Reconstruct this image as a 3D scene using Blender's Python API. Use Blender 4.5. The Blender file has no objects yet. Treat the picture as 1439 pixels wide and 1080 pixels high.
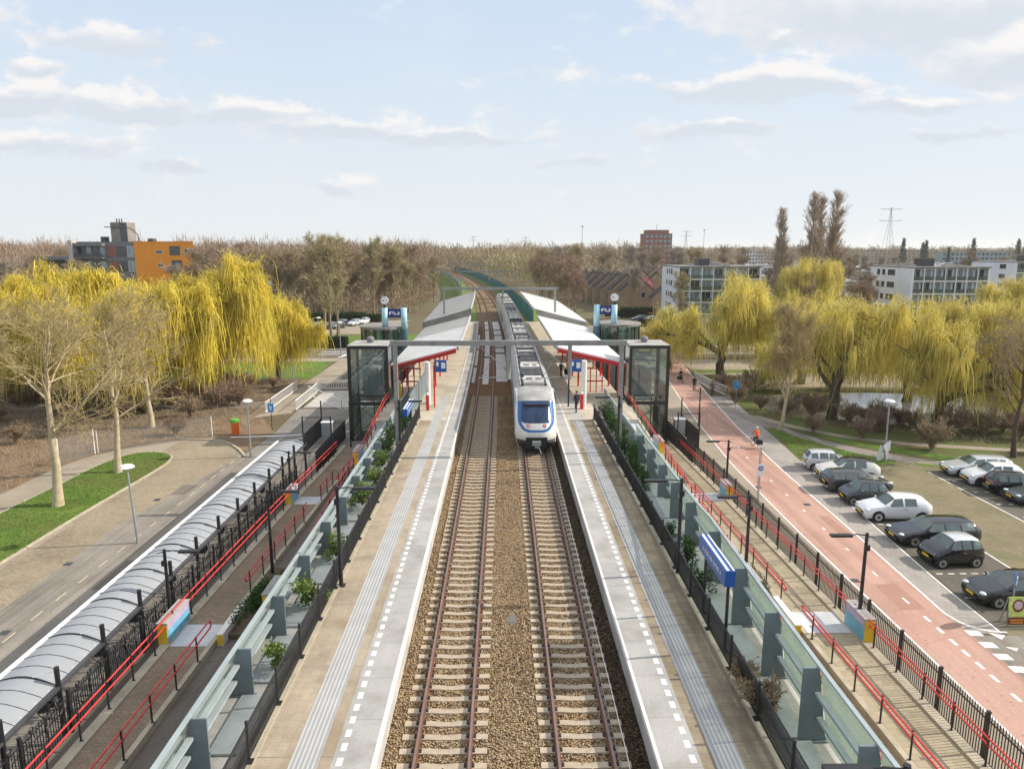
import bpy, math, random
import numpy as np
from mathutils import Vector, Matrix
R = math.radians
S = bpy.context.scene
COL = S.collection
rnd = random.Random(7)
PI = math.pi

def cv(y):
    """sideways shift of the line where it bends left beyond the station"""
    d = max(0.0, y - 55.0)
    return -d * d / 5000.0

# ---------------------------------------------------------------- materials
def nt(name):
    m = bpy.data.materials.new(name); m.use_nodes = True
    n = m.node_tree; b = n.nodes['Principled BSDF']
    return m, n, b

def ramp(n, fac, stops):
    r = n.nodes.new('ShaderNodeValToRGB')
    e = r.color_ramp.elements
    while len(e) < len(stops): e.new(0.5)
    for k, (p, c) in enumerate(stops):
        e[k].position = p; e[k].color = (*c, 1)
    n.links.new(fac, r.inputs[0])
    return r.outputs[0]

def coords(n, scale=(1, 1, 1), rot=(0, 0, 0)):
    t = n.nodes.new('ShaderNodeTexCoord'); mp = n.nodes.new('ShaderNodeMapping')
    mp.inputs['Scale'].default_value = scale; mp.inputs['Rotation'].default_value = rot
    n.links.new(t.outputs['Object'], mp.inputs['Vector'])
    return mp.outputs[0]

def noise(n, vec, scale, detail=4, rough=.55):
    t = n.nodes.new('ShaderNodeTexNoise')
    t.inputs['Scale'].default_value = scale; t.inputs['Detail'].default_value = detail
    t.inputs['Roughness'].default_value = rough
    n.links.new(vec, t.inputs['Vector'])
    return t.outputs['Fac']

def mixc(n, fac, a, b, mode='MIX'):
    m = n.nodes.new('ShaderNodeMix'); m.data_type = 'RGBA'; m.blend_type = mode
    for sock, v in ((m.inputs[0], fac), (m.inputs[6], a), (m.inputs[7], b)):
        if hasattr(v, 'is_linked'): n.links.new(v, sock)
        elif isinstance(v, (int, float)): sock.default_value = v
        else: sock.default_value = (*v, 1)
    return m.outputs[2]

def bump(n, b, h, strength=.4, dist=.02):
    u = n.nodes.new('ShaderNodeBump'); u.inputs['Strength'].default_value = strength
    u.inputs['Distance'].default_value = dist
    n.links.new(h, u.inputs['Height']); n.links.new(u.outputs[0], b.inputs['Normal'])

def mul(c, k): return tuple(min(1, x * k) for x in c)

def plain(name, col, rough=.6, metal=0, var=.12, scale=3, bmp=0, spec=.5, coat=0):
    m, n, b = nt(name)
    v = coords(n)
    f = noise(n, v, scale, 5)
    f2 = noise(n, v, scale * 9, 3)
    c = ramp(n, f, [(.3, mul(col, 1 - var)), (.7, mul(col, 1 + var))])
    c = mixc(n, var * .8, c, ramp(n, f2, [(.35, mul(col, .6)), (.65, mul(col, 1.3))]))
    n.links.new(c, b.inputs['Base Color'])
    b.inputs['Roughness'].default_value = rough; b.inputs['Metallic'].default_value = metal
    b.inputs['Specular IOR Level'].default_value = spec
    b.inputs['Coat Weight'].default_value = coat
    if bmp: bump(n, b, f2, bmp, .01)
    return m

def ground(name, stops, scale=1.0, fine=25, rough=.95, bmp=.3, stain=None, streak=0):
    """mottled loose ground: large patches, fine grain"""
    m, n, b = nt(name)
    v = coords(n)
    f = noise(n, v, scale, 8, .65)
    c = ramp(n, f, stops)
    g = noise(n, v, fine, 3, .7)
    c = mixc(n, .35, c, ramp(n, g, [(.3, (.25, .25, .25)), (.7, (.95, .95, .95))]), 'OVERLAY')
    if streak:                                          # wear drawn out along the carriageway, and thin cracks
        sv_ = coords(n, (1.6, .05, 1)); w1 = noise(n, sv_, 1.0, 6, .6)
        c = mixc(n, streak, c, ramp(n, w1, [(.32, (.62, .6, .58)), (.5, (1, 1, 1)), (.68, (1.22, 1.2, 1.18))]), 'MULTIPLY')
        vo = n.nodes.new('ShaderNodeTexVoronoi'); vo.feature = 'DISTANCE_TO_EDGE'; vo.inputs['Scale'].default_value = .22
        wv = n.nodes.new('ShaderNodeMix'); wv.data_type = 'VECTOR'; wv.inputs[0].default_value = .35; nn = n.nodes.new('ShaderNodeTexNoise'); nn.inputs['Scale'].default_value = .8
        n.links.new(v, nn.inputs['Vector']); n.links.new(v, wv.inputs[4]); n.links.new(nn.outputs['Color'], wv.inputs[5]); n.links.new(wv.outputs[1], vo.inputs['Vector'])
        c = mixc(n, .3, c, ramp(n, vo.outputs['Distance'], [(.0, (.45, .43, .42)), (.006, (1, 1, 1))]), 'MULTIPLY')
    if stain:
        st = noise(n, v, stain[0], 5, .6)
        c = mixc(n, ramp(n, st, [(.45, (0, 0, 0)), (.62, (1, 1, 1))]), c, stain[1])
    n.links.new(c, b.inputs['Base Color']); b.inputs['Roughness'].default_value = rough
    b.inputs['Specular IOR Level'].default_value = .25
    if bmp: bump(n, b, g, bmp, .03)
    return m

def paving(name, c1, c2, mortar, bw, bh, rot=0, offset=.5, msize=.006, rough=.9, patch=.3, stain=None, squash=1):
    m, n, b = nt(name)
    v = coords(n, rot=(0, 0, rot))
    t = n.nodes.new('ShaderNodeTexBrick')
    t.inputs['Color1'].default_value = (*c1, 1); t.inputs['Color2'].default_value = (*c2, 1)
    t.inputs['Mortar'].default_value = (*mortar, 1)
    t.inputs['Scale'].default_value = 1; t.inputs['Mortar Size'].default_value = msize
    t.inputs['Brick Width'].default_value = bw; t.inputs['Row Height'].default_value = bh
    t.offset = offset
    n.links.new(v, t.inputs['Vector'])
    big = noise(n, v, patch, 7, .65)
    c = mixc(n, .8, t.outputs[0], ramp(n, big, [(.3, (.62, .6, .58)), (.5, (.95, .95, .95)), (.72, (1.15, 1.13, 1.1))]), 'MULTIPLY')
    g = noise(n, v, 22, 3, .7)
    c = mixc(n, .3, c, ramp(n, g, [(.3, (.3, .3, .3)), (.7, (.85, .85, .85))]), 'OVERLAY')
    if stain:
        st = noise(n, v, stain[0], 6, .65)
        c = mixc(n, ramp(n, st, [(.5, (0, 0, 0)), (.66, (.8, .8, .8))]), c, stain[1])
    n.links.new(c, b.inputs['Base Color']); b.inputs['Roughness'].default_value = rough
    b.inputs['Specular IOR Level'].default_value = .25
    return m

def glass(name, tint, refl=.12, rough=.02, dirt=0, dcol=(.55, .6, .48), base=0, tl_=.5):
    m = bpy.data.materials.new(name); m.use_nodes = True
    n = m.node_tree; n.nodes.clear()
    o = n.nodes.new('ShaderNodeOutputMaterial'); t = n.nodes.new('ShaderNodeBsdfTransparent')
    t.inputs[0].default_value = (*tint, 1)
    g = n.nodes.new('ShaderNodeBsdfGlossy'); g.inputs['Roughness'].default_value = rough
    fr = n.nodes.new('ShaderNodeFresnel'); fr.inputs[0].default_value = 1.5
    ad = n.nodes.new('ShaderNodeMath'); ad.operation = 'ADD'; ad.use_clamp = True
    ad.inputs[1].default_value = refl
    n.links.new(fr.outputs[0], ad.inputs[0])
    mx = n.nodes.new('ShaderNodeMixShader')
    n.links.new(ad.outputs[0], mx.inputs[0]); n.links.new(t.outputs[0], mx.inputs[1]); n.links.new(g.outputs[0], mx.inputs[2])
    out = mx.outputs[0]
    if dirt:
        d = n.nodes.new('ShaderNodeBsdfDiffuse'); d.inputs[0].default_value = (*dcol, 1)
        v = coords(n); f = noise(n, v, 1.3, 6, .7)
        m2 = n.nodes.new('ShaderNodeMixShader')
        k = n.nodes.new('ShaderNodeMath'); k.operation = 'MULTIPLY_ADD'; k.inputs[1].default_value = dirt; k.inputs[2].default_value = base
        n.links.new(f, k.inputs[0]); n.links.new(k.outputs[0], m2.inputs[0])
        tl = n.nodes.new('ShaderNodeBsdfTranslucent'); tl.inputs[0].default_value = (*dcol, 1); m3 = n.nodes.new('ShaderNodeMixShader'); m3.inputs[0].default_value = tl_
        n.links.new(d.outputs[0], m3.inputs[1]); n.links.new(tl.outputs[0], m3.inputs[2])
        n.links.new(out, m2.inputs[1]); n.links.new(m3.outputs[0], m2.inputs[2]); out = m2.outputs[0]
    n.links.new(out, o.inputs[0])
    return m

def foliage(name, c1, c2, c3=None, scale=.5, rough=.7, trans=.25):
    """leaf or twig mass: colour varies by leaf (island) and by clump"""
    m, n, b = nt(name)
    g = n.nodes.new('ShaderNodeNewGeometry')
    v = coords(n)
    f = noise(n, v, scale, 3)
    a = mixc(n, g.outputs['Random Per Island'], c1, c2)
    if c3: a = mixc(n, ramp(n, f, [(.42, (0, 0, 0)), (.62, (1, 1, 1))]), a, c3)
    n.links.new(a, b.inputs['Base Color']); b.inputs['Roughness'].default_value = rough
    b.inputs['Specular IOR Level'].default_value = .2
    if trans:
        o = n.nodes['Material Output']; t = n.nodes.new('ShaderNodeBsdfTranslucent')
        n.links.new(a, t.inputs[0])
        mx = n.nodes.new('ShaderNodeMixShader'); mx.inputs[0].default_value = trans
        n.links.new(b.outputs[0], mx.inputs[1]); n.links.new(t.outputs[0], mx.inputs[2])
        n.links.new(mx.outputs[0], o.inputs[0])
    return m

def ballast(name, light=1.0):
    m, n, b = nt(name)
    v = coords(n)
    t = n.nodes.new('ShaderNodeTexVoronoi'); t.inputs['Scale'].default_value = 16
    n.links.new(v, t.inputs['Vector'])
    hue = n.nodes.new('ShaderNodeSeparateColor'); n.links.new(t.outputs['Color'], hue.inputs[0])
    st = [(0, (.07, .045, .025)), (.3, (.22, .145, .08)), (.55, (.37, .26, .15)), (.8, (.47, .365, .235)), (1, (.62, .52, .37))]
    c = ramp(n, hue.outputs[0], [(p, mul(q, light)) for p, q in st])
    d = ramp(n, t.outputs['Distance'], [(.25, (1, 1, 1)), (.75, (.25, .22, .2))])
    c = mixc(n, .9, c, d, 'MULTIPLY')
    big = noise(n, v, .35, 6, .6)
    c = mixc(n, .75, c, ramp(n, big, [(.35, (.7, .58, .42)), (.65, (1.1, 1.05, 1.0))]), 'MULTIPLY')
    n.links.new(c, b.inputs['Base Color']); b.inputs['Roughness'].default_value = .95
    b.inputs['Specular IOR Level'].default_value = .2
    inv = n.nodes.new('ShaderNodeMath'); inv.operation = 'SUBTRACT'; inv.inputs[0].default_value = 1
    n.links.new(t.outputs['Distance'], inv.inputs[1])
    bump(n, b, inv.outputs[0], .9, .06)
    return m

def tactile(name):
    m, n, b = nt(name)
    v = coords(n)
    w = n.nodes.new('ShaderNodeTexWave'); w.wave_type = 'BANDS'; w.bands_direction = 'X'
    w.inputs['Scale'].default_value = 2.6; n.links.new(v, w.inputs['Vector'])
    f = noise(n, v, 1.2, 6, .65)
    c = ramp(n, w.outputs['Fac'], [(.55, (.34, .34, .345)), (.8, (.50, .50, .49))])
    c = mixc(n, .7, c, ramp(n, f, [(.3, (.78, .77, .75)), (.7, (1.05, 1.05, 1.05))]), 'MULTIPLY')
    n.links.new(c, b.inputs['Base Color']); b.inputs['Roughness'].default_value = .85
    bump(n, b, w.outputs['Fac'], .4, .01)
    return m

MT = {}
def mats():
    P = plain
    MT.update(
    earth=ground('earth_mat', [(.3, (.085, .065, .042)), (.5, (.13, .105, .06)), (.72, (.11, .12, .045))], .03, 3),
    grass=ground('grass_mat', [(.25, (.05, .09, .018)), (.45, (.085, .15, .022)), (.6, (.12, .19, .03)), (.75, (.19, .22, .06))], .45, 9, bmp=.8, stain=(.16, (.135, .155, .04))),
    verge=ground('verge_mat', [(.3, (.11, .075, .045)), (.5, (.10, .11, .035)), (.68, (.08, .14, .025))], .25, 18, bmp=.5),
    litter=ground('leaf_litter_mat', [(.3, (.11, .08, .05)), (.5, (.21, .14, .085)), (.62, (.19, .155, .11)), (.75, (.15, .15, .07))], .6, 9, bmp=.8),
    dirt=ground('dirt_mat', [(.3, (.10, .075, .05)), (.6, (.17, .13, .09)), (.75, (.12, .12, .05))], .4, 16, bmp=.5),
    sand=ground('sandy_strip_mat', [(.3, (.22, .17, .11)), (.6, (.36, .29, .19)), (.75, (.2, .17, .09))], .5, 12),
    asphalt=ground('asphalt_mat', [(.3, (.11, .095, .08)), (.6, (.165, .148, .125))], .25, 30, rough=.9, bmp=.2, streak=.7),
    asphalt2=ground('pale_asphalt_mat', [(.3, (.185, .165, .14)), (.6, (.25, .225, .195))], .3, 30, rough=.9, bmp=.2, streak=.9),
    path=ground('path_mat', [(.3, (.24, .20, .155)), (.6, (.32, .275, .215))], .35, 18),
    lane=paving('clinker_lane_mat', (.36, .30, .21), (.27, .225, .16), (.12, .10, .07), .21, .105, patch=.22),
    plaza=paving('plaza_mat', (.20, .19, .175), (.26, .245, .225), (.10, .095, .09), .3, .15, patch=.18),
    redroad=ground('cycle_road_mat', [(.3, (.36, .215, .17)), (.55, (.425, .265, .212)), (.72, (.40, .265, .22))], .18, 28, rough=.9, bmp=.2, streak=.6),
    redpatch=ground('red_patch_mat', [(.3, (.30, .165, .125)), (.6, (.36, .21, .16))], .3, 26),
    lot=paving('car_park_mat', (.25, .205, .125), (.19, .16, .10), (.09, .085, .05), .21, .105, patch=.2, stain=(.6, (.13, .14, .06))),
    bay=paving('bay_mat', (.15, .135, .11), (.12, .11, .09), (.07, .06, .05), .21, .105, patch=.3),
    strip=paving('grey_strip_mat', (.36, .325, .295), (.32, .29, .265), (.13, .12, .11), .3, .3, patch=.3),
    ramp=paving('ramp_brick_mat', (.30, .23, .165), (.23, .18, .13), (.11, .09, .06), .21, .105, patch=.5),
    ramp2=paving('ramp_slab_mat', (.40, .34, .235), (.33, .285, .20), (.16, .14, .09), .6, .3, patch=.5),
    kerb=P('kerb_mat', (.42, .37, .28), .9, var=.25, scale=1.5, bmp=.2),
    platform=paving('platform_paving_mat', (.395, .33, .25), (.355, .295, .225), (.29, .235, .175), .3, .3, offset=0, msize=.006, patch=.5, stain=(.35, (.27, .21, .14))),
    platformdirty=paving('dirty_shaded_platform_mat', (.29, .24, .175), (.25, .205, .145), (.18, .145, .10), .3, .3, offset=0, msize=.007, patch=.5, stain=(.4, (.16, .125, .08))),  # right platform: grime, with the glass screen's shade mixed into the colour
    fadedmark=plain('faded_marking_mat', (.52, .45, .31), .85, var=.2, scale=5),
    platform2=paving('concourse_slab_mat', (.52, .46, .37), (.46, .41, .33), (.30, .27, .22), 1.2, 1.2, patch=.3),
    edge=paving('edge_slab_mat', (.385, .375, .36), (.35, .34, .33), (.24, .235, .23), 8.0, 2.0, offset=0, msize=.012, patch=.6, stain=(.7, (.30, .285, .26))),
    concrete=P('concrete_mat', (.46, .44, .41), .9, var=.25, scale=.8, bmp=.15),
    darkconc=P('dark_concrete_mat', (.23, .215, .195), .9, var=.3, scale=.6, bmp=.15),
    whiteconc=P('pale_deck_plate_mat', (.56, .55, .55), .8, var=.12, scale=1.5),
    rustdeck=ground('rusty_deck_mat', [(.3, (.10, .055, .03)), (.6, (.19, .10, .05)), (.75, (.13, .09, .06))], .4, 10),
    wallwhite=P('white_edge_mat', (.74, .72, .68), .85, var=.12, scale=1),
    tact=tactile('tactile_mat'),
    ballast=ballast('ballast_mat'), 
    stone=foliage('stone_mat', (.13, .085, .048), (.58, .47, .33), (.42, .31, .185), scale=.8, trans=0, rough=.95),
    sleeper=P('sleeper_mat', (.42, .345, .26), .9, var=.25, scale=2, bmp=.2),
    rail=P('rail_side_mat', (.20, .085, .05), .8, metal=.1, var=.3, scale=3),
    railtop=P('rail_top_mat', (.24, .165, .145), .5, metal=.3, var=.2, scale=2),
    black=P('black_paint_mat', (.018, .018, .02), .45, var=.3),
    gasket=P('rubber_mat', (.02, .02, .02), .8),
    red=P('red_paint_mat', (.62, .04, .037), .4, var=.15, scale=4),
    steel=P('galvanised_mat', (.34, .37, .38), .5, metal=.35, var=.2, scale=2),
    mast=P('mast_steel_mat', (.30, .30, .285), .55, metal=.3, var=.22, scale=1.5),
    fin=P('fin_paint_mat', (.165, .205, .22), .5, var=.12, scale=1.5),
    beam=P('glass_beam_mat', (.32, .375, .39), .5, var=.12, scale=1.5),
    trough=P('trough_plate_mat', (.36, .40, .40), .55, var=.2, scale=.8, metal=.1),
    tile=paving('ramp_plate_mat', (.56, .58, .60), (.50, .52, .54), (.34, .35, .36), 1.0, .8, offset=0, patch=.5),
    white=P('white_paint_mat', (.80, .80, .79), .5, var=.05),
    mark=P('road_marking_mat', (.74, .73, .70), .8, var=.26, scale=3),
    yellow=P('yellow_paint_mat', (.75, .50, .03), .5, var=.12, scale=3),
    blue=P('blue_box_mat', (.13, .37, .53), .5, var=.25, scale=2),
    lilac=P('lilac_box_mat', (.42, .34, .52), .55, var=.25, scale=3),
    signblue=P('sign_blue_mat', (.016, .09, .34), .35, var=.08),
    navy=P('navy_sign_mat', (.01, .025, .17), .35, var=.08),
    paleblue=P('pale_blue_column_mat', (.36, .60, .70), .5, var=.12, scale=2),
    tealdark=P('dark_teal_mat', (.05, .12, .15), .5),
    orange=P('orange_render_mat', (.80, .30, .025), .8, var=.06, scale=.6),
    greypanel=P('grey_panel_mat', (.16, .165, .17), .6, var=.2, scale=.4),
    darkpanel=P('dark_panel_mat', (.06, .06, .065), .5, var=.3, scale=.5),
    render=P('white_render_mat', (.74, .76, .80), .8, var=.07, scale=.3),
    brick=P('brick_wall_mat', (.36, .26, .17), .9, var=.2, scale=.8),
    redbrick=P('red_brick_mat', (.30, .12, .085), .9, var=.2, scale=.3),
    tileroof=P('dark_roof_mat', (.055, .052, .055), .8, var=.3, scale=1),
    flatroof=P('flat_roof_mat', (.20, .195, .19), .9, var=.35, scale=.3),
    paleroof=P('pale_roof_mat', (.42, .38, .34), .9, var=.25, scale=.4),
    window=P('window_mat', (.03, .04, .05), .12, var=.4, scale=.8, spec=.8),
    windowpale=P('pale_window_mat', (.24, .33, .36), .15, var=.5, scale=.7, spec=.8),
    glasswall=glass('screen_glass_mat', (.88, .94, .89), .04, .03, dirt=.35, dcol=(.54, .63, .55), base=.10),
    liftglass=glass('lift_glass_mat', (.93, .975, .955), .035, .02, dirt=.05, dcol=(.6, .72, .68), base=.02),
    shelterglass=glass('shelter_sheet_mat', (.62, .66, .70), .05, .3, dirt=.25, dcol=(.40, .42, .45), base=.68, tl_=.12),
    noiseglass=glass('noise_screen_mat', (.30, .52, .54), .10, .05, dirt=.25),
    screenteal=glass('teal_screen_mat', (.25, .45, .47), .05, .1, dirt=.2, dcol=(.10, .25, .27), base=.62, tl_=.3),
    darkgravel=ballast('dark_ballast_mat', .28),
    bark=P('bark_mat', (.24, .19, .12), .95, var=.35, scale=5, bmp=.5),
    palebark=P('pale_bark_mat', (.46, .38, .25), .95, var=.3, scale=4, bmp=.4),
    darkbark=P('dark_bark_mat', (.085, .065, .045), .95, var=.35, scale=4, bmp=.5),
    twig=foliage('twig_mat', (.40, .31, .15), (.58, .47, .24), (.36, .29, .14), trans=0),
    twigp=foliage('poplar_twig_mat', (.34, .25, .185), (.54, .43, .34), (.40, .30, .23), scale=.2, trans=0),
    twigb=foliage('brown_twig_mat', (.24, .175, .11), (.42, .32, .205), (.30, .235, .155), scale=.3, trans=0),
    twigr=foliage('reddish_twig_mat', (.25, .165, .115), (.41, .285, .205), (.27, .195, .14), scale=.3, trans=0),
    twigo=foliage('olive_twig_mat', (.32, .265, .14), (.49, .41, .24), (.37, .31, .18), scale=.3, trans=0),
    twigg=foliage('grey_twig_mat', (.25, .215, .17), (.41, .35, .285), (.29, .25, .205), scale=.3, trans=0),
    willow=foliage('willow_mat', (.66, .52, .06), (.90, .76, .14), (.57, .48, .09), scale=.45, trans=.3),
    willow2=foliage('olive_willow_mat', (.66, .54, .11), (.89, .78, .23), (.55, .47, .14), scale=.45, trans=.3),
    leaf=foliage('leaf_mat', (.025, .065, .015), (.07, .14, .03), (.035, .075, .02), scale=1.5),
    leaflight=foliage('light_leaf_mat', (.10, .17, .03), (.24, .30, .08), (.07, .13, .03), scale=1.5),
    heath=foliage('dry_shrub_mat', (.14, .10, .045), (.25, .19, .09), (.08, .11, .03), scale=1.2),
    hedge=foliage('hedge_mat', (.015, .04, .012), (.045, .085, .025), (.03, .05, .02), scale=.8),
    blossom=foliage('blossom_mat', (.45, .16, .20), (.62, .28, .32), None, trans=.2),
    conifer=foliage('conifer_mat', (.02, .04, .02), (.05, .08, .04), None, trans=0),
    water=P('water_mat', (.15, .16, .15), .08, var=.2, scale=.3, spec=.8),
    carwhite=P('white_car_paint_mat', (.78, .79, .81), .25, var=.03, coat=.6),
    carsilver=P('silver_car_paint_mat', (.62, .64, .66), .25, metal=.3, var=.03, coat=.6),
    carblack=P('black_car_paint_mat', (.012, .013, .016), .2, var=.05, coat=.8),
    cargrey=P('grey_car_paint_mat', (.07, .075, .08), .25, metal=.3, var=.05, coat=.6),
    carred=P('red_car_paint_mat', (.45, .015, .02), .25, var=.05, coat=.6),
    carcream=P('cream_car_paint_mat', (.76, .74, .68), .25, var=.03, coat=.6),
    carglass=P('car_glass_mat', (.085, .115, .11), .05, var=.3, spec=1.0),
    tyre=P('tyre_mat', (.02, .02, .02), .85),
    rim=P('rim_mat', (.48, .48, .49), .3, metal=.7, var=.05),
    lamp=P('lamp_glass_mat', (.70, .74, .76), .15, var=.1, spec=.9),
    taillamp=P('tail_lamp_mat', (.40, .01, .012), .2),
    plate=P('number_plate_mat', (.80, .50, .02), .4, var=.04),
    trainwhite=P('train_white_mat', (.74, .72, .68), .35, var=.14, scale=1, coat=.3),
    trainblue=P('train_blue_mat', (.01, .125, .36), .35, var=.05, coat=.3),
    trainroof=P('train_roof_mat', (.36, .355, .345), .6, var=.4, scale=.9),
    traindark=P('train_dark_mat', (.045, .045, .047), .6, var=.4, scale=2),
    trainbox=P('train_box_mat', (.50, .48, .45), .7, var=.45, scale=1.5),
    trainglass=P('train_glass_mat', (.018, .045, .11), .1, var=.4, scale=.8, spec=.45),
    trainlight=P('train_red_lamp_mat', (.65, .06, .07), .3),
    roofwhite=P('white_roof_sheet_mat', (.72, .72, .70), .55, var=.07, scale=.5),
    roofgrey=P('grey_roof_sheet_mat', (.43, .42, .40), .7, var=.15, scale=.5),
    skin=P('skin_mat', (.50, .30, .22), .6, var=.05), hair=P('hair_mat', (.05, .03, .02), .8),
    suit=P('dark_cloth_mat', (.02, .022, .035), .9), clothblack=P('black_cloth_mat', (.012, .012, .014), .9),
    clothorange=P('orange_cloth_mat', (.75, .11, .03), .8), clothgrey=P('grey_cloth_mat', (.12, .12, .13), .9),
    binorange=P('orange_bin_mat', (.75, .16, .02), .5), bingreen=P('green_lid_mat', (.12, .38, .05), .5),
    poster=P('poster_mat', (.55, .62, .16), .5, var=.3, scale=4), posterdark=P('poster_dark_mat', (.16, .05, .03), .5, var=.3, scale=6),
    posterpink=P('poster_pink_mat', (.6, .42, .42), .5),
    roundblue=P('round_sign_blue_mat', (.01, .16, .55), .35), lightblue=P('light_blue_sign_mat', (.03, .32, .75), .4),
    )
# ---------------------------------------------------------------- mesh building
class MB:
    def __init__(s): s.v = []; s.f = []; s.m = []; s.k = 0
    def mat(s, k): s.k = k; return s
    def add(s, vs, fs):
        o = len(s.v); s.v.extend([tuple(p) for p in vs])
        s.f.extend([tuple(i + o for i in q) for q in fs]); s.m.extend([s.k] * len(fs)); return s
    def box(s, c, d, rz=0):
        x, y, z = d[0] / 2, d[1] / 2, d[2] / 2; ca, sa = math.cos(rz), math.sin(rz)
        P = [(c[0] + a * x * ca - b * y * sa, c[1] + a * x * sa + b * y * ca, c[2] + e * z) for e in (-1, 1) for a, b in ((-1, -1), (1, -1), (1, 1), (-1, 1))]
        return s.add(P, [(3, 2, 1, 0), (4, 5, 6, 7), (0, 1, 5, 4), (1, 2, 6, 5), (2, 3, 7, 6), (3, 0, 4, 7)])
    def bx(s, x0, x1, y0, y1, z0, z1): return s.box(((x0 + x1) / 2, (y0 + y1) / 2, (z0 + z1) / 2), (x1 - x0, y1 - y0, z1 - z0))
    def beam(s, a, b, w, h):
        a, b = Vector(a), Vector(b); d = (b - a).normalized()
        u = Vector((0, 0, 1)) if abs(d.z) < .95 else Vector((0, 1, 0))
        r = d.cross(u).normalized(); u = r.cross(d)
        P = [q + r * (i * w / 2) + u * (j * h / 2) for q in (a, b) for i, j in ((-1, -1), (1, -1), (1, 1), (-1, 1))]
        return s.add(P, [(0, 1, 2, 3), (7, 6, 5, 4), (0, 4, 5, 1), (1, 5, 6, 2), (2, 6, 7, 3), (3, 7, 4, 0)])
    def tube(s, pts, r, n=6, cap=True):
        pts = [Vector(p) for p in pts]; k = len(pts); rr = r if isinstance(r, (list, tuple)) else [r] * k
        V = []; pr = None
        for i, p in enumerate(pts):
            d = (pts[min(i + 1, k - 1)] - pts[max(i - 1, 0)]).normalized()
            if pr is None:
                u = Vector((0, 0, 1)) if abs(d.z) < .9 else Vector((1, 0, 0)); pr = d.cross(u).normalized()
            pr = (pr - d * pr.dot(d)).normalized(); q = d.cross(pr)
            V += [p + (pr * math.cos(2 * PI * j / n) + q * math.sin(2 * PI * j / n)) * rr[i] for j in range(n)]
        F = [(i * n + j, i * n + (j + 1) % n, (i + 1) * n + (j + 1) % n, (i + 1) * n + j) for i in range(k - 1) for j in range(n)]
        if cap: F += [tuple(range(n - 1, -1, -1)), tuple(range((k - 1) * n, k * n))]
        return s.add(V, F)
    def prism(s, poly, z0, z1):
        n = len(poly); V = [(x, y, z0) for x, y in poly] + [(x, y, z1) for x, y in poly]
        a = sum(poly[i][0] * poly[(i + 1) % n][1] - poly[(i + 1) % n][0] * poly[i][1] for i in range(n))
        F = [tuple(range(n - 1, -1, -1)), tuple(range(n, 2 * n))] + [(i, (i + 1) % n, n + (i + 1) % n, n + i) for i in range(n)]
        if a < 0: F = [tuple(reversed(q)) for q in F]
        return s.add(V, F)
    def exty(s, poly, y0, y1):
        """x-z outline pushed along y"""
        n = len(poly); V = [(x, y0, z) for x, z in poly] + [(x, y1, z) for x, z in poly]
        F = [tuple(range(n)), tuple(range(2 * n - 1, n - 1, -1))] + [(i, n + i, n + (i + 1) % n, (i + 1) % n) for i in range(n)]
        a = sum(poly[i][0] * poly[(i + 1) % n][1] - poly[(i + 1) % n][0] * poly[i][1] for i in range(n))
        if a < 0: F = [tuple(reversed(q)) for q in F]
        return s.add(V, F)
    def extx(s, poly, x0, x1):
        n = len(poly); V = [(x0, y, z) for y, z in poly] + [(x1, y, z) for y, z in poly]
        F = [tuple(range(n - 1, -1, -1)), tuple(range(n, 2 * n))] + [(i, (i + 1) % n, n + (i + 1) % n, n + i) for i in range(n)]
        a = sum(poly[i][0] * poly[(i + 1) % n][1] - poly[(i + 1) % n][0] * poly[i][1] for i in range(n))
        if a < 0: F = [tuple(reversed(q)) for q in F]
        return s.add(V, F)
    def quad(s, *p): return s.add(p, [tuple(range(len(p)))])
    def cyl(s, c, r, h, n=16, r2=None):
        return s.tube([c, (c[0], c[1], c[2] + h)], [r, r if r2 is None else r2], n)
    def disc(s, c, nrm, r, t=.01, n=20):
        c = Vector(c); d = Vector(nrm).normalized()
        return s.tube([c - d * t / 2, c + d * t / 2], r, n)
    def ball(s, c, r, n=8, sq=(1, 1, 1)):
        V = []; F = []
        for i in range(n + 1):
            a = PI * i / n
            for j in range(2 * n):
                b = PI * j / n
                V.append((c[0] + sq[0] * r * math.sin(a) * math.cos(b), c[1] + sq[1] * r * math.sin(a) * math.sin(b), c[2] + sq[2] * r * math.cos(a)))
        for i in range(n):
            for j in range(2 * n):
                F.append((i * 2 * n + j, (i + 1) * 2 * n + j, (i + 1) * 2 * n + (j + 1) % (2 * n), i * 2 * n + (j + 1) % (2 * n)))
        return s.add(V, F)
    def sheet(s, xl, xr, ys, z):
        """strip between two edges; xl, xr, z may depend on y"""
        fn = lambda q, y: q(y) if callable(q) else q
        V = []
        for y in ys: V += [(fn(xl, y), y, fn(z, y)), (fn(xr, y), y, fn(z, y))]
        return s.add(V, [(2 * i, 2 * i + 1, 2 * i + 3, 2 * i + 2) for i in range(len(ys) - 1)])
    def solid(s, xl, xr, ys, z0, z1):
        """closed bar along y between two edges"""
        fn = lambda q, y: q(y) if callable(q) else q
        V = []
        for y in ys:
            a, b, c, d = fn(xl, y), fn(xr, y), fn(z0, y), fn(z1, y)
            V += [(a, y, c), (b, y, c), (b, y, d), (a, y, d)]
        n = len(ys); F = [(0, 1, 2, 3), tuple(4 * (n - 1) + i for i in (3, 2, 1, 0))]
        for i in range(n - 1):
            for j in range(4):
                F.append((4 * i + j, 4 * i + 4 + j, 4 * i + 4 + (j + 1) % 4, 4 * i + (j + 1) % 4))
        return s.add(V, F)
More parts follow.
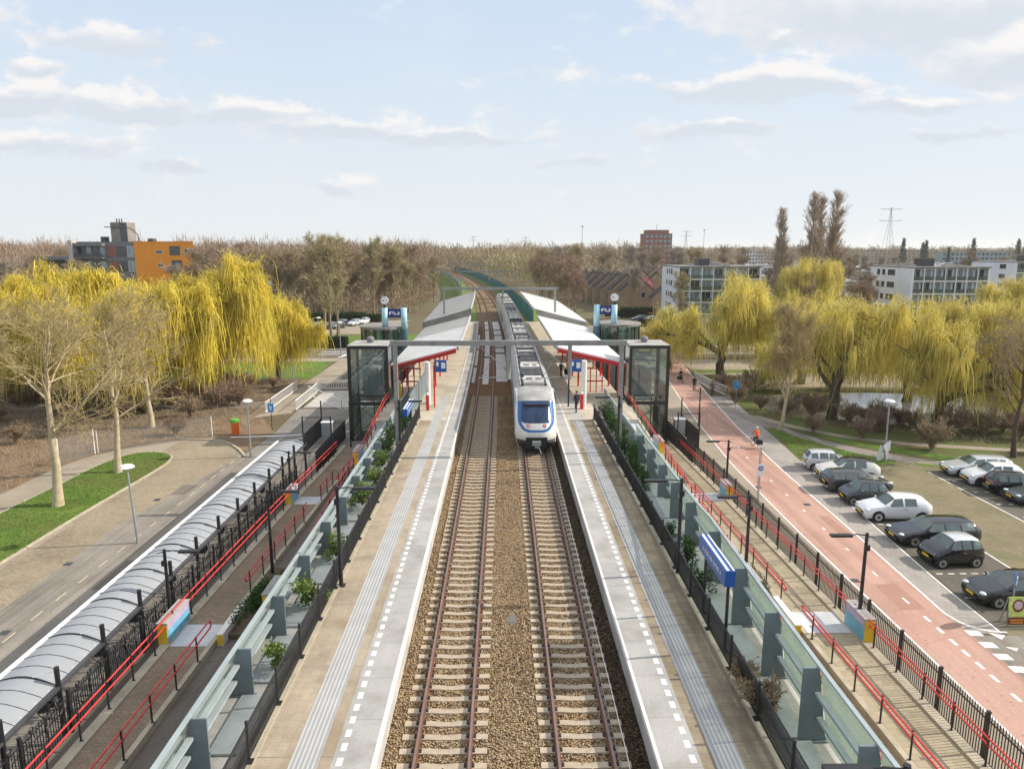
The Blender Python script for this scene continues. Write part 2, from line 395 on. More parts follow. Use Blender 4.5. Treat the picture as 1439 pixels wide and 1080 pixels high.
    def build(s, name, m, parent=None, smooth=False):
        off = Vector((0, 0, 0))
        if parent is not None:
            p = parent
            while p is not None: off += p.location; p = p.parent
        me = bpy.data.meshes.new(name)
        V = [(x - off.x, y - off.y, z - off.z) for x, y, z in s.v] if off.length else s.v
        me.from_pydata(V, [], s.f)
        ms = m if isinstance(m, (list, tuple)) else [m]
        for q in ms: me.materials.append(MT[q])
        if len(ms) > 1: me.polygons.foreach_set('material_index', s.m)
        if smooth: me.polygons.foreach_set('use_smooth', [True] * len(me.polygons))
        me.update()
        o = bpy.data.objects.new(name, me); COL.objects.link(o); o.parent = parent
        return o

def npmesh(name, V, F, m, parent=None, smooth=False):
    me = bpy.data.meshes.new(name); V = np.asarray(V, np.float32); F = np.asarray(F, np.int32); k = F.shape[1]
    me.vertices.add(len(V)); me.vertices.foreach_set('co', V.ravel())
    me.loops.add(F.size); me.loops.foreach_set('vertex_index', F.ravel())
    me.polygons.add(len(F)); me.polygons.foreach_set('loop_start', np.arange(0, F.size, k, dtype=np.int32))
    if smooth: me.polygons.foreach_set('use_smooth', np.ones(len(F), bool))
    me.materials.append(MT[m]); me.update(calc_edges=True)
    o = bpy.data.objects.new(name, me); COL.objects.link(o); o.parent = parent
    return o

def thing(name, label, cat, loc=(0, 0, 0), group=None, rz=0):
    o = bpy.data.objects.new(name, None); COL.objects.link(o); o.location = loc; o.rotation_euler = (0, 0, rz)
    o.empty_display_size = .3
    return tag(o, label, cat, group)
def tag(o, label, cat, group=None):
    o['label'] = label; o['category'] = cat
    if group: o['group'] = group
    return o
def struct(o, label=None, cat=None, kind='structure'):
    o['kind'] = kind
    if label: o['label'] = label
    if cat: o['category'] = cat
    return o
def dup(root, loc=None, rz=None, label=None, scale=None, group=None):
    r = root.copy(); COL.objects.link(r)
    if loc is not None: r.location = loc
    if rz is not None: r.rotation_euler = (0, 0, rz)
    if scale is not None: r.scale = scale if isinstance(scale, tuple) else (scale,) * 3
    if label: r['label'] = label
    if group: r['group'] = group
    for ch in list(root.children):
        c = ch.copy(); COL.objects.link(c); c.parent = r
        for g in list(ch.children):
            d = g.copy(); COL.objects.link(d); d.parent = c
    return r
def part(mesh_obj, parent, loc=(0, 0, 0), rz=0):
    """another child sharing a part's mesh"""
    o = mesh_obj.copy(); COL.objects.link(o); o.parent = parent; o.location = loc; o.rotation_euler = (0, 0, rz); return o
def recolour(root, names, m):
    for ch in root.children:
        if ch.name.split('.')[0] in names:
            ch.data = ch.data.copy(); ch.data.materials[0] = MT[m]
def lin(a, b, n): return [a + (b - a) * i / (n - 1) for i in range(n)]
def interp(pts):
    xs = [p[0] for p in pts]; ys = [p[1] for p in pts]
    return lambda y: float(np.interp(y, xs, ys))

# ---------------------------------------------------------------- trees
def tubes_np(P, Rr, n=3):
    """P (N,k,3) polylines, Rr (N,k) radii -> verts, quads"""
    N, k, _ = P.shape
    D = np.gradient(P, axis=1); D /= np.linalg.norm(D, axis=2, keepdims=True) + 1e-9
    ref = np.where(np.abs(D[..., 2:3]) < .9, np.array([0, 0, 1.]), np.array([1., 0, 0]))
    U = np.cross(D, ref); U /= np.linalg.norm(U, axis=2, keepdims=True) + 1e-9; W = np.cross(D, U)
    a = np.arange(n) * 2 * PI / n
    V = P[:, :, None, :] + Rr[:, :, None, None] * (U[:, :, None, :] * np.cos(a)[:, None] + W[:, :, None, :] * np.sin(a)[:, None])
    base = (np.arange(N) * k * n)[:, None, None] + (np.arange(k - 1) * n)[None, :, None]
    j = np.arange(n)[None, None, :]; j2 = (j + 1) % n
    F = np.stack([base + j, base + j2, base + n + j2, base + n + j], -1).reshape(-1, 4)
    return V.reshape(-1, 3), F
def ribbons_np(P, W, rng):
    N, k, _ = P.shape
    a = rng.uniform(0, PI, N); sd = np.stack([np.cos(a), np.sin(a), rng.normal(0, .15, N)], -1)
    wk = np.ones(k); wk[-1] = .3
    L = P - sd[:, None, :] * (W[:, None] * wk)[:, :, None] * .5; Q = P + sd[:, None, :] * (W[:, None] * wk)[:, :, None] * .5
    V = np.stack([L, Q], 2).reshape(-1, 3)
    b = (np.arange(N) * k * 2)[:, None] + (np.arange(k - 1) * 2)[None, :]
    F = np.stack([b, b + 1, b + 3, b + 2], -1).reshape(-1, 4)
    return V, F
def children(P, Rr, nc, rng, t=(.3, 1), ang=(.6, .9), ln=(1, 1.5), k=4, up=.15, wob=.15, rr=.55, taper=.25, short=.45):
    N, kp, _ = P.shape
    pi = np.repeat(np.arange(N), nc); M = len(pi)
    tt = rng.uniform(t[0], t[1], M); f = tt * (kp - 1); i = np.minimum(f.astype(int), kp - 2); fr = (f - i)[:, None]
    pos = P[pi, i] * (1 - fr) + P[pi, i + 1] * fr; d = P[pi, i + 1] - P[pi, i]; d /= np.linalg.norm(d, axis=1, keepdims=True) + 1e-9
    rad = (Rr[pi, i] * (1 - fr[:, 0]) + Rr[pi, i + 1] * fr[:, 0]) * rr
    x = rng.normal(size=(M, 3)); x -= d * np.sum(x * d, 1, keepdims=True); x /= np.linalg.norm(x, axis=1, keepdims=True) + 1e-9
    a = rng.uniform(ang[0], ang[1], M)[:, None]
    nd = d * np.cos(a) + x * np.sin(a); nd[:, 2] += up; nd /= np.linalg.norm(nd, axis=1, keepdims=True)
    L = rng.uniform(ln[0], ln[1], M) * (1 - short * (tt - t[0]) / max(1e-6, t[1] - t[0]))
    Q = np.zeros((M, k, 3)); Q[:, 0] = pos
    for s in range(1, k):
        nd = nd + rng.normal(0, wob, (M, 3)); nd[:, 2] += up * .5; nd /= np.linalg.norm(nd, axis=1, keepdims=True)
        Q[:, s] = Q[:, s - 1] + nd * (L / (k - 1))[:, None]
    Rq = rad[:, None] * np.linspace(1, taper, k)[None, :]
    return Q, Rq
def trunkline(h, r, rng, k=7, lean=.25, taper=.2, z0=-.2):
    P = np.zeros((1, k, 3)); P[0, :, 2] = np.linspace(z0, h, k)
    P[0, 1:, :2] = np.cumsum(rng.normal(0, lean / 3, (k - 1, 2)), 0)
    Rr = (r * np.linspace(1, taper, k))[None, :].copy(); Rr[0, 0] *= 1.25
    return P, Rr
def join(parts):
    V = []; F = []; o = 0
    for v, f in parts: V.append(v); F.append(f + o); o += len(v)
    return np.concatenate(V), np.concatenate(F)

def bare_tree(name, label, seed, h, r, spread, counts, bark, twig, tw=.012, clear=.35, ang=(.55, .95), up=.18, group=None, cat='tree', lens=None):
    rng = np.random.default_rng(seed); root = thing(name, label, cat, (0, 0, 0), group)
    P0, R0 = trunkline(h * .82, r, rng, 8, .35, .18)
    L1 = spread * 1.05
    P1, R1 = children(P0, R0, counts[0], rng, (clear, .98), ang, (L1 * .85, L1 * 1.15), 6, up, .12, .5, .25, .45)
    P2, R2 = children(P1, R1, counts[1], rng, (.2, 1), (.45, .85), (L1 * .38, L1 * .55), 5, up * .6, .16, .55, .3)
    P3, R3 = children(P2, R2, counts[2], rng, (.2, 1), (.4, .9), (L1 * .18, L1 * .3), 4, up * .5, .2, .6, .4)
    P4, R4 = children(P3, R3, counts[3], rng, (.15, 1), (.4, 1.), (L1 * .09, L1 * .17), 3, up * .4, .2, .7, .6)
    R2 = np.maximum(R2, tw * 1.3); R3 = np.maximum(R3, tw); R4 = np.full_like(R4, tw * .7)
    V, F = join([tubes_np(P0, R0, 9), tubes_np(P1, R1, 6)])
    npmesh('trunk', V, F, bark, root, True)
    V, F = join([tubes_np(P2, R2, 4), tubes_np(P3, R3, 3), tubes_np(P4, R4, 3)])
    npmesh('crown', V, F, twig, root)
    return root

def willow(name, label, seed, h, r, spread, nstrand, m, group=None, bark='darkbark', hang=(2.5, 6.5), wide=.045, fork=.28, nl=8):
    rng = np.random.default_rng(seed); root = thing(name, label, 'willow tree', (0, 0, 0), group)
    P0, R0 = trunkline(h * fork, r, rng, 5, .5, .75)
    P1, R1 = children(P0, R0, nl, rng, (.75, 1), (.25, .75), (h * .55, h * .72), 7, .10, .17, .62, .3, .1)
    flat = P1 - P1[:, :1]; P1[..., :2] += flat[..., :2] * (spread / (h * .45) - 1) * .6
    P2, R2 = children(P1, R1, 9, rng, (.3, 1), (.4, .9), (h * .22, h * .36), 5, .12, .2, .55, .3)
    P3, R3 = children(P2, R2, 8, rng, (.2, 1), (.4, .9), (h * .09, h * .18), 4, .12, .22, .6, .4)
    R3 = np.maximum(R3, .015)
    V, F = join([tubes_np(P0, R0, 10), tubes_np(P1, R1, 7), tubes_np(P2, R2, 5), tubes_np(P3, R3, 3)])
    npmesh('trunk', V, F, bark, root, True)
    # hanging shoots start on the outer branches, rise a little, then fall
    T3 = P3.reshape(-1, 3); T2 = P2[:, 2:].reshape(-1, 3)
    src = np.concatenate([T3, T2[rng.integers(0, len(T2), len(T2) // 2)]])
    idx = rng.integers(0, len(src), nstrand); p = src[idx] + rng.normal(0, .12, (nstrand, 3))
    c = np.array([0, 0, h * .45]); d = p - c; d /= np.linalg.norm(d, axis=1, keepdims=True); d[:, 2] = np.abs(d[:, 2]) * .6 + .25
    d += rng.normal(0, .9, (nstrand, 3)); d /= np.linalg.norm(d, axis=1, keepdims=True)
    tip = rng.uniform(.25, 1.15, len(src))[idx]                         # shoots of one branch hang to a like length
    k = 8; Q = np.zeros((nstrand, k, 3)); Q[:, 0] = p; L = rng.uniform(hang[0], hang[1], nstrand) * rng.choice([.3, .45, .8, 1], nstrand) * tip
    L = np.minimum(L, (p[:, 2] - rng.uniform(.6, 2.6, nstrand)) * 1.15).clip(.8)
    sw = rng.normal(0, .12, (nstrand, 3)); g = rng.uniform(.6, 1.1, nstrand)
    for s in range(1, k):
        d = d * .6 + sw * .6; d[:, 2] -= g; d += rng.normal(0, .16, (nstrand, 3)); d /= np.linalg.norm(d, axis=1, keepdims=True)
        Q[:, s] = Q[:, s - 1] + d * (L / (k - 1))[:, None]
    W = rng.uniform(wide * .6, wide * 1.5, nstrand)
    v1, f1 = ribbons_np(Q, W, rng)
    # short upright sprays that break the top outline
    n2 = int(nstrand * 1.1); top = src[rng.integers(0, len(src), n2)] + rng.normal(0, .4, (n2, 3)); d = rng.normal(0, .7, (n2, 3)); d[:, 2] = rng.uniform(-.2, 1.1, n2); d /= np.linalg.norm(d, axis=1, keepdims=True)
    Q2 = np.zeros((n2, 3, 3)); Q2[:, 0] = top; l2 = rng.uniform(.35, 1.1, n2)[:, None]
    Q2[:, 1] = top + d * l2 * .5; Q2[:, 2] = top + d * l2 + np.array([0, 0, -.22])
    v2, f2 = ribbons_np(Q2, rng.uniform(wide * .6, wide * 1.3, n2), rng)
    V, F = join([(v1, f1), (v2, f2)])
    npmesh('crown', V, F, m, root)
    return root

def leaf_clump(n, size, leaf, rng, shape=None):
    """n leaf quads in a volume; shape maps unit-ball points to positions"""
    p = rng.normal(size=(n, 3)); p /= np.linalg.norm(p, axis=1, keepdims=True); p *= rng.uniform(.35, 1, (n, 1)) ** .6
    p = p * np.array(size) if shape is None else shape(p)
    p += rng.normal(0, leaf * .8, (n, 3))
    a = rng.normal(size=(n, 3)); a /= np.linalg.norm(a, axis=1, keepdims=True)
    b = rng.normal(size=(n, 3)); b -= a * np.sum(a * b, 1, keepdims=True); b /= np.linalg.norm(b, axis=1, keepdims=True)
    l = rng.uniform(.6, 1.3, (n, 1)) * leaf
    V = np.stack([p - a * l, p - b * l * .55, p + a * l, p + b * l * .55], 1).reshape(-1, 3)
    return V, np.arange(4 * n).reshape(-1, 4)
# ---------------------------------------------------------------- the ground and its surfaces
mats()
PZ = 3.53          # platform top
SZ = 2.60          # sleeper top
def flat(name, pts, z, m):
    mb = MB(); mb.quad(*[(x, y, z) for x, y in pts])
    a = sum(pts[i][0] * pts[(i + 1) % len(pts)][1] - pts[(i + 1) % len(pts)][0] * pts[i][1] for i in range(len(pts)))
    if a < 0: mb.f = [tuple(reversed(q)) for q in mb.f]
    return struct(mb.build(name, m))
def strips(name, lst, z, m):
    mb = MB()
    for pts in lst: mb.quad(*[(x, y, z) for x, y in pts])
    return struct(mb.build(name, m))
def band(pts, w):
    """outline of a path of width w along a line"""
    L = []; Q = []
    for i, p in enumerate(pts):
        a = Vector(pts[max(0, i - 1)]); b = Vector(pts[min(len(pts) - 1, i + 1)]); d = (b - a).normalized()
        L.append((p[0] - d.y * w / 2, p[1] + d.x * w / 2)); Q.append((p[0] + d.y * w / 2, p[1] - d.x * w / 2))
    return L + Q[::-1]
def smooth(pts, n=6):
    out = []
    for i in range(len(pts) - 1):
        p0, p1, p2, p3 = (Vector(pts[max(0, min(len(pts) - 1, j))]) for j in (i - 1, i, i + 1, i + 2))
        for k in range(n):
            t = k / n; out.append(tuple(.5 * (2 * p1 + (p2 - p0) * t + (2 * p0 - 5 * p1 + 4 * p2 - p3) * t * t + (3 * p1 - p0 - 3 * p2 + p3) * t ** 3)))
    return out + [tuple(pts[-1])]

flat('ground', [(-6000, -200), (6000, -200), (6000, 9000), (-6000, 9000)], 0, 'earth')
# west side
flat('leaf_litter_ground', [(-75, 20), (-34.4, 20), (-34.4, 53.5), (-33, 58.5), (-28.6, 61.7), (-21.5, 58), (-21, 64), (-25.2, 72), (-25.2, 92), (-75, 92)], .004, 'litter')
flat('dirt_under_willows', [(-75, 64), (-40, 62), (-30, 67), (-26, 72), (-26, 92), (-75, 92)], .008, 'dirt')
flat('footpath_west', smooth([(-35, -10), (-34.6, 30), (-34.6, 48), (-34.2, 54.5), (-32.4, 58.4), (-28.6, 61.5), (-25, 61), (-22.4, 58.6), (-20.9, 56)]) + [(-23.4, 42), (-23.4, -10)], .008, 'path')
flat('brick_lane', [(-26.8, -10), (-23.45, -10), (-23.45, 42)] + smooth([(-21.4, 56.2), (-22.7, 58.4), (-25, 60.6), (-28.4, 61.0)])[:] + [(-28.3, 57.6), (-27, 56.4), (-26.3, 54)], .012, 'lane')
flat('bus_road', [(-23.45, -10), (-14.6, -10), (-14.6, 58), (-21.2, 58), (-21.4, 56), (-23.45, 42)], .014, 'asphalt2')
lawn = smooth([(-31.9, -10), (-32, 30), (-32, 43.5), (-31.7, 49), (-31.6, 53), (-30.9, 56.3), (-29.4, 57.4), (-27.6, 56.9), (-26.5, 54.6), (-26.6, 48), (-26.85, 41), (-27, 20), (-27, -10)], 5)
flat('lawn_island', lawn, .10, 'grass')
struct_kerb = MB()
for i in range(len(lawn) - 1):
    a, b = lawn[i], lawn[i + 1]; struct_kerb.beam((a[0], a[1], .05), (b[0], b[1], .05), .14, .12)
struct(struct_kerb.build('lawn_kerb', 'kerb'))
kb = MB()
arc = smooth([(-28.7, 61.6), (-25.0, 61.0), (-22.6, 58.7), (-20.9, 56.0)], 6)
for a, b in zip(arc, arc[1:]): kb.beam((a[0], a[1], .06), (b[0], b[1], .06), .2, .14)
struct(kb.build('plaza_kerb', 'kerb'))
flat('garden_path', [(-62, 73.2), (-25, 74.6), (-25, 77.8), (-62, 76.6)], .02, 'asphalt2')
flat('plaza', [(-21.2, 58), (-14, 58), (-9.5, 60), (-9.5, 74), (-21.6, 74), (-21, 64)], .0128, 'plaza')
flat('plaza_path', [(-25, 70), (-21.8, 72), (-21.8, 112), (-25, 108), (-25, 84)], .0175, 'path')
strips('plaza_white_line', [[(-24.5, 62.2), (-20, 62.6), (-20, 62.9), (-24.5, 62.5)], [(-20, 62.6), (-13.6, 64.4), (-13.6, 64.7), (-20, 62.9)]], .022, 'mark')
strips('bus_road_dashes', [[(-21.49, y), (-21.41, y), (-21.41, y + .85), (-21.49, y + .85)] for y in np.arange(6, 56, 1.85)], .020, 'fadedmark')
strips('bus_road_seam', [[(-18.9, -10), (-18.8, -10), (-18.8, 56), (-18.9, 56)]], .018, 'asphalt')
flat('approach_road', [(-21.8, 84), (-10, 84), (-10, 112), (-21.8, 112)], .012, 'asphalt')
flat('grass_by_street', [(-80, 92), (-25, 92), (-25, 96), (-26, 107), (-80, 107)], .014, 'grass')
flat('pavement_west', [(-90, 107), (-22, 107), (-22, 110), (-90, 110)], .016, 'path')
flat('cross_street', [(-160, 110), (140, 110), (140, 121), (-160, 121)], .02, 'asphalt')
flat('pavement_north', [(-160, 121), (140, 121), (140, 125), (-160, 125)], .016, 'path')
strips('street_marks', [[(-30, 114.2), (-23, 114.2), (-23, 114.6), (-30, 114.6)], [(-30, 116.8), (-23, 116.8), (-23, 117.2), (-30, 117.2)], [(-26, 111), (-25.4, 111), (-24.8, 114), (-25.4, 114)], [(26, 114.6), (60, 114.6), (60, 114.9), (26, 114.9)]], .026, 'mark')
flat('grass_north', [(-90, 125), (-16, 125), (-16, 142), (-90, 142)], .012, 'grass')
flat('car_park_north', [(-90, 143), (-28, 143), (-22, 172), (-90, 172)], .012, 'path')
# east side
xl = interp([(-10, 17.4), (40, 17.6), (53, 17.9), (65.5, 18.84), (80, 20.2), (95, 21.9), (110, 23.8)])
xr = interp([(-10, 20.3), (29.5, 20.45), (40, 20.95), (53, 21.45), (66, 22.4), (78.7, 23.7), (95, 25.6), (110, 27.6)])
x2 = interp([(28.4, 21.8), (32.6, 21.95), (41, 22.6), (50, 23.35), (63, 24.5), (80, 26.0)])
ys = lin(-10, 110, 49)
def sh(name, a, b, yy, z, m):
    mb = MB(); mb.sheet(a, b, yy, z); return struct(mb.build(name, m))
sh('pavement_by_fence', 14.6, lambda y: xl(y), ys, .008, 'path')
sh('cycle_road', lambda y: xl(y) - .02, lambda y: xr(y) + .02, ys, .012, 'redroad')
sh('grey_strip', lambda y: xr(y), lambda y: x2(y) + .05, lin(28.4, 80, 25), .010, 'strip')
flat('entry_road', [(20.3, -10), (60, -10), (60, 28.2), (20.45, 28.2)], .009, 'asphalt2')
sh('road_line_left', lambda y: xl(y), lambda y: xl(y) + .11, ys, .018, 'mark')
sh('road_line_right', lambda y: xr(y) - .11, xr, lin(30.2, 100, 30), .018, 'mark')
bend = smooth([(xr(30.2) - .055, 30.2), (20.62, 29.4), (21.0, 28.85), (21.6, 28.55), (22.15, 28.45)], 5)
strips('road_line_bend', [band(bend, .11)], .018, 'mark')
sh('bay_front_line', lambda y: x2(y), lambda y: x2(y) + .1, lin(28.4, 52, 14), .022, 'mark')
flat('car_park', [(22, 28.2), (60, 28.2), (60, 46), (38.5, 52), (34, 53.4), (31.4, 54.4), (30.6, 53), (26, 52.1), (23.4, 51.6)], .011, 'lot')
flat('parking_bays_west', [(x2(28.5) + .1, 28.6), (26.75, 28.6), (26.75, 52.0), (x2(51.6), 51.6)], .015, 'bay')
flat('parking_bays_east', [(32.3, 18), (37.3, 18), (37.3, 51.3), (32.3, 51.5)], .015, 'bay')
strips('bay_lines', [[(26.75, 28), (26.85, 28), (26.85, 52), (26.75, 52)], [(32.2, 20), (32.3, 20), (32.3, 51.4), (32.2, 51.4)]], .022, 'mark')
dl = []
for yb in (34.2, 39.2, 41.0, 43.2, 47.4, 31.6):
    for q in np.arange(x2(yb) + .4, 26.5, .62): dl.append([(q, yb - .05), (q + .34, yb - .05), (q + .34, yb + .05), (q, yb + .05)])
for yb in np.arange(30, 51, 2.4):
    for q in np.arange(32.7, 37, .8): dl.append([(q, yb - .05), (q + .32, yb - .05), (q + .32, yb + .05), (q, yb + .05)])
strips('bay_dashes', dl, .026, 'mark')
strips('bay_corner_stones', [[(26.1, 33.6), (26.6, 33.55), (26.6, 33.95), (26.1, 34)], [(27.2, 34.6), (27.55, 34.55), (27.55, 34.8), (27.2, 34.85)]], .027, 'yellow')
rd = [[(19.3 - .05, y), (19.3 + .06, y), (19.3 + .06, y + .55), (19.3 - .05, y + .55)] for y in (34.0, 31.1)]
rd += [[(19.24 + k * -.01, y), (19.40 + k * -.01, y), (19.4 + k * -.01, y + .5), (19.24 + k * -.01, y + .5)] for k, y in enumerate((29.4, 28.4, 27.45, 26.6, 25.7, 24.8, 23.6, 22.2, 20.6))]
rd += [[(19.3 + (xl(y) - 17.6), y), (19.42 + (xl(y) - 17.6), y), (19.42 + (xl(y) - 17.6), y + .35), (19.3 + (xl(y) - 17.6), y + .35)] for y in (37.2, 40.2, 43.2, 46.2, 49.3, 52.2, 55.2, 58.2, 61.2, 64.2, 67.2, 70.2, 73.2, 76.2)]
strips('road_dashes', rd, .018, 'mark')
strips('give_way_blocks', [[(20.35, y), (20.95, y - .05), (20.95, y + .4), (20.35, y + .45)] for y in (28.2, 27.25, 26.35, 25.45, 24.5, 23.5)], .018, 'mark')
strips('give_way_teeth', [[(21.3, 28.45), (21.9, 28.2), (21.5, 27.85)], [(21.25, 27.3), (21.75, 27.2), (21.5, 26.95)]], .018, 'mark')
flat('lawn_east', smooth([(25.3, 65.4), (24.2, 57.5), (23.7, 52.6), (24.5, 52.3), (27.5, 52.7), (30.6, 53.5), (30.7, 54.2), (28.9, 57.2), (27.0, 60.8), (25.5, 65)], 4), .016, 'grass')
flat('verge_east', [(24.3, 53), (34, 53.6), (60, 45.5), (90, 40), (90, 84), (26, 84), (25.6, 70), (24.6, 62)], .005, 'verge')
flat('asphalt_footpath', band(smooth([(23.4, 76), (24.5, 70.4), (27.1, 61.5), (31.1, 55.9), (35.1, 52.9), (39, 50.8), (60, 42.5)]), 1.7), .0135, 'asphalt2')
flat('sandy_footpath', band(smooth([(25.4, 70.4), (28.3, 64.7), (33.4, 60.2), (43.75, 57.1), (70, 51.5)]), 1.1), .0150, 'path')
flat('grass_verge_east', smooth([(29.5, 60), (33, 56.6), (37, 54), (36, 56.2), (33, 58.8), (29.9, 61.6), (28.2, 63)], 3), .010, 'grass')
flat('grass_verge_bay', smooth([(32.2, 53.2), (35, 51.9), (37.4, 51.3), (36.8, 52.0), (34.4, 53.0), (32.6, 53.9)], 3), .016, 'grass')
pond = smooth([(28, 72), (33, 68.5), (42, 65), (58, 62), (90, 58), (90, 78), (56, 80), (40, 82), (30, 80), (28, 76)], 4)
flat('pond_water', pond, .012, 'water')
flat('square_east', [(26, 86), (90, 84), (90, 108), (27, 108)], .0065, 'path')
strips('grass_bands_east', [[(26.3, 96), (60, 95), (60, 98.2), (26.6, 98.6)], [(25.7, 91.5), (36, 90.5), (36, 94), (26.0, 94.4)], [(26, 126), (70, 126), (70, 136), (27, 136)]], .018, 'grass')
flat('car_park_far_east', [(18, 140), (38, 140), (38, 158), (18, 158)], .012, 'asphalt2')

# ---------------------------------------------------------------- the railway
YB = lin(-6, 68.5, 24)
mb = MB(); mb.solid(-3.42, 4.1, YB, 0, SZ - .05); struct(mb.build('ballast_bed', 'ballast'))
sh('dark_ballast_strip', 3.50, 4.04, lin(-6, 68, 10), SZ - .045, 'darkgravel')  # ballast pattern in darker colours along the foot of the right platform
yd = lin(68.5, 142, 20)
mb = MB(); mb.solid(lambda y: -3.42 + cv(y), lambda y: 4.1 + cv(y), yd, 1.5, SZ - .06); struct(mb.build('bridge_deck', 'rustdeck'))
yf = lin(142, 760, 70)
mb = MB()
V = []
for y in yf:
    c = cv(y); V += [(c - 14, y, -.1), (c - 6.5, y, 2.45), (c + 7, y, 2.45), (c + 14, y, -.1)]
mb.add(V, [(4 * i + j, 4 * i + j + 1, 4 * i + j + 5, 4 * i + j + 4) for i in range(len(yf) - 1) for j in range(3)])
struct(mb.build('railway_embankment', 'grass'))
mb = MB(); mb.solid(lambda y: -3.6 + cv(y), lambda y: 4.3 + cv(y), yf, 2.3, SZ - .05); struct(mb.build('ballast_far', 'ballast'))
# pale plates lying between the rails of the bridge
pl = MB()
r2 = random.Random(3)
for lane, (a, b, ends) in enumerate(((-3.28, -2.96, (75, 120)), (-2.1, -1.45, (74, 138)), (-.62, .62, (75.5, 139)), (3.2, 3.5, (72, 120)))):
    y = ends[0]
    while y < ends[1]:
        l = r2.uniform(3, 9)
        pl.solid(lambda q, a=a: a + cv(q), lambda q, b=b: b + cv(q), lin(y, y + l, 3), SZ - .03, SZ + .03); y += l + r2.choice([.15, .3, .3, 1.6])
tag(pl.build('deck_plates', 'whiteconc'), 'pale walkway plates lying between the rails on the rusty bridge deck', 'deck plates')

def sleeper_mesh():
    m = MB()
    for sx in (-1, 1):
        m.exty([(sx * 1.25, 0), (sx * 1.24, .14), (sx * .45, .14), (sx * .15, .118), (sx * .15, 0)], -.115, .115)
    m.bx(-.15, .15, -.105, .105, 0, .116)
    m.mat(1)
    for sx in (-.755, .755):
        for q in (-.11, .11): m.bx(sx + q - .035, sx + q + .035, -.07, .07, .138, .175)
    return m
yr = lin(-6, 60, 12) + lin(64, 760, 130)
for k, (xc, lb) in enumerate(((-1.70, 'empty left-hand railway track with rust-brown rails on concrete sleepers'), (2.28, 'railway track the white train stands on, beside the darker ballast strip'))):
    t = thing('railway_track', lb, 'railway track', (xc, 20, SZ), 'railway tracks')
    for s in (-1, 1):
        m = MB()
        f = lambda d: (lambda y: xc + s * .755 + d + cv(y))
        m.solid(f(-.034), f(.034), yr, SZ + .13, SZ + .18); m.mat(1)
        m.solid(f(-.012), f(.012), yr, SZ + .03, SZ + .13); m.solid(f(-.07), f(.07), yr, SZ, SZ + .03)
        m.build('rail', ['railtop', 'rail'], t)
    y = 14.3; first = None
    while y < 68.3:
        if first is None:
            m = sleeper_mesh(); first = m.build('sleeper', ['sleeper', 'gasket']); first.parent = t; o = first
        else: o = part(first, t)
        o.location = (cv(y) + rnd.uniform(-.012, .012), y - 20, -.14); y += .6
# loose stones over the ballast nearest the camera
rng = np.random.default_rng(5)
N = 42000
sx = rng.uniform(-3.35, 3.5, N); sy = 13.5 + 30 * rng.uniform(0, 1, N) ** 1.6
keep = np.ones(N, bool)
for xc in (-1.70, 2.28):
    keep &= ~((np.abs(np.abs(sx - xc) - .755) < .09))
    on = (np.abs(sx - xc) < 1.27) & (np.abs(((sy - 14.3 + .3) % .6) - .3) < .13)
    keep &= ~(on & (rng.uniform(0, 1, N) < .97))
sx, sy = sx[keep], sy[keep]; N = len(sx)
o8 = np.array([(1, 0, 0), (-1, 0, 0), (0, 1, 0), (0, -1, 0), (0, 0, 1), (0, 0, -1)], float)
F8 = np.array([(0, 2, 4), (2, 1, 4), (1, 3, 4), (3, 0, 4), (2, 0, 5), (1, 2, 5), (3, 1, 5), (0, 3, 5)])
sz = rng.uniform(.018, .042, N)[:, None, None]
V = o8[None] * sz * rng.uniform(.6, 1.3, (N, 6, 1)); a = rng.uniform(0, 2 * PI, N); ca, sa = np.cos(a)[:, None], np.sin(a)[:, None]
V = np.stack([V[..., 0] * ca - V[..., 1] * sa, V[..., 0] * sa + V[..., 1] * ca, V[..., 2] * .8], -1)
V += np.stack([sx, sy, np.full(N, SZ - .045) + rng.uniform(0, .02, N)], -1)[:, None]
F = (F8[None] + (np.arange(N) * 6)[:, None, None]).reshape(-1, 3)
struct(npmesh('ballast_gravel', V.reshape(-1, 3), F, 'stone'), 'loose brown and grey ballast stones between the tracks', 'gravel', 'stuff')

# cables lying on the ballast and a marker plate between the tracks
def cable(x, r, m, lb, y0=14, y1=62):
    q = MB(); r3 = random.Random(int(x * 100)); pts = [(x + r3.uniform(-.03, .03), y, SZ + .02) for y in lin(y0, y1, 26)]
    q.tube(pts, r, 5); tag(q.build('cable', m), lb, 'cable', 'cables beside the tracks')
cable(3.44, .016, 'white', 'single pale cable nearest the right platform, lying on shaded ballast')
cable(3.22, .013, 'steel', 'grey cable just right of the right rail, outer of the close pair')
cable(3.14, .013, 'kerb', 'beige cable hugging the right rail, inner of the close pair')
cable(-2.95, .013, 'kerb', 'thin cable left of the left track below the platform wall', 30, 66)
def marker(x, y, s, m, lb):
    t = thing('marker_sign', lb, 'track marker', (x, y, SZ - .05), 'diamond marker signs between the tracks')
    q = MB(); q.beam((x, y, SZ - .05), (x, y, SZ + .42), .03, .03); q.build('post', 'rail', t)
    q = MB(); c = Vector((x, y - .03, SZ + .55)); n = Vector((0, -.75, .66)); u = Vector((1, 0, 0)); v = Vector((0, .66, .75))
    P = [c + v * s, c + u * s, c - v * s, c - u * s]
    q.add(P + [p + n * .02 for p in P], [(0, 1, 2, 3), (7, 6, 5, 4), (0, 4, 5, 1), (1, 5, 6, 2), (2, 6, 7, 3), (3, 7, 4, 0)])
    q.build('plate', m, t)
marker(.32, 24.2, .23, 'darkconc', 'rusty brown diamond marker plate on the ballast near the camera')
marker(.30, 64.0, .26, 'rustdeck', 'small diamond marker on dark ballast beside the train nose')

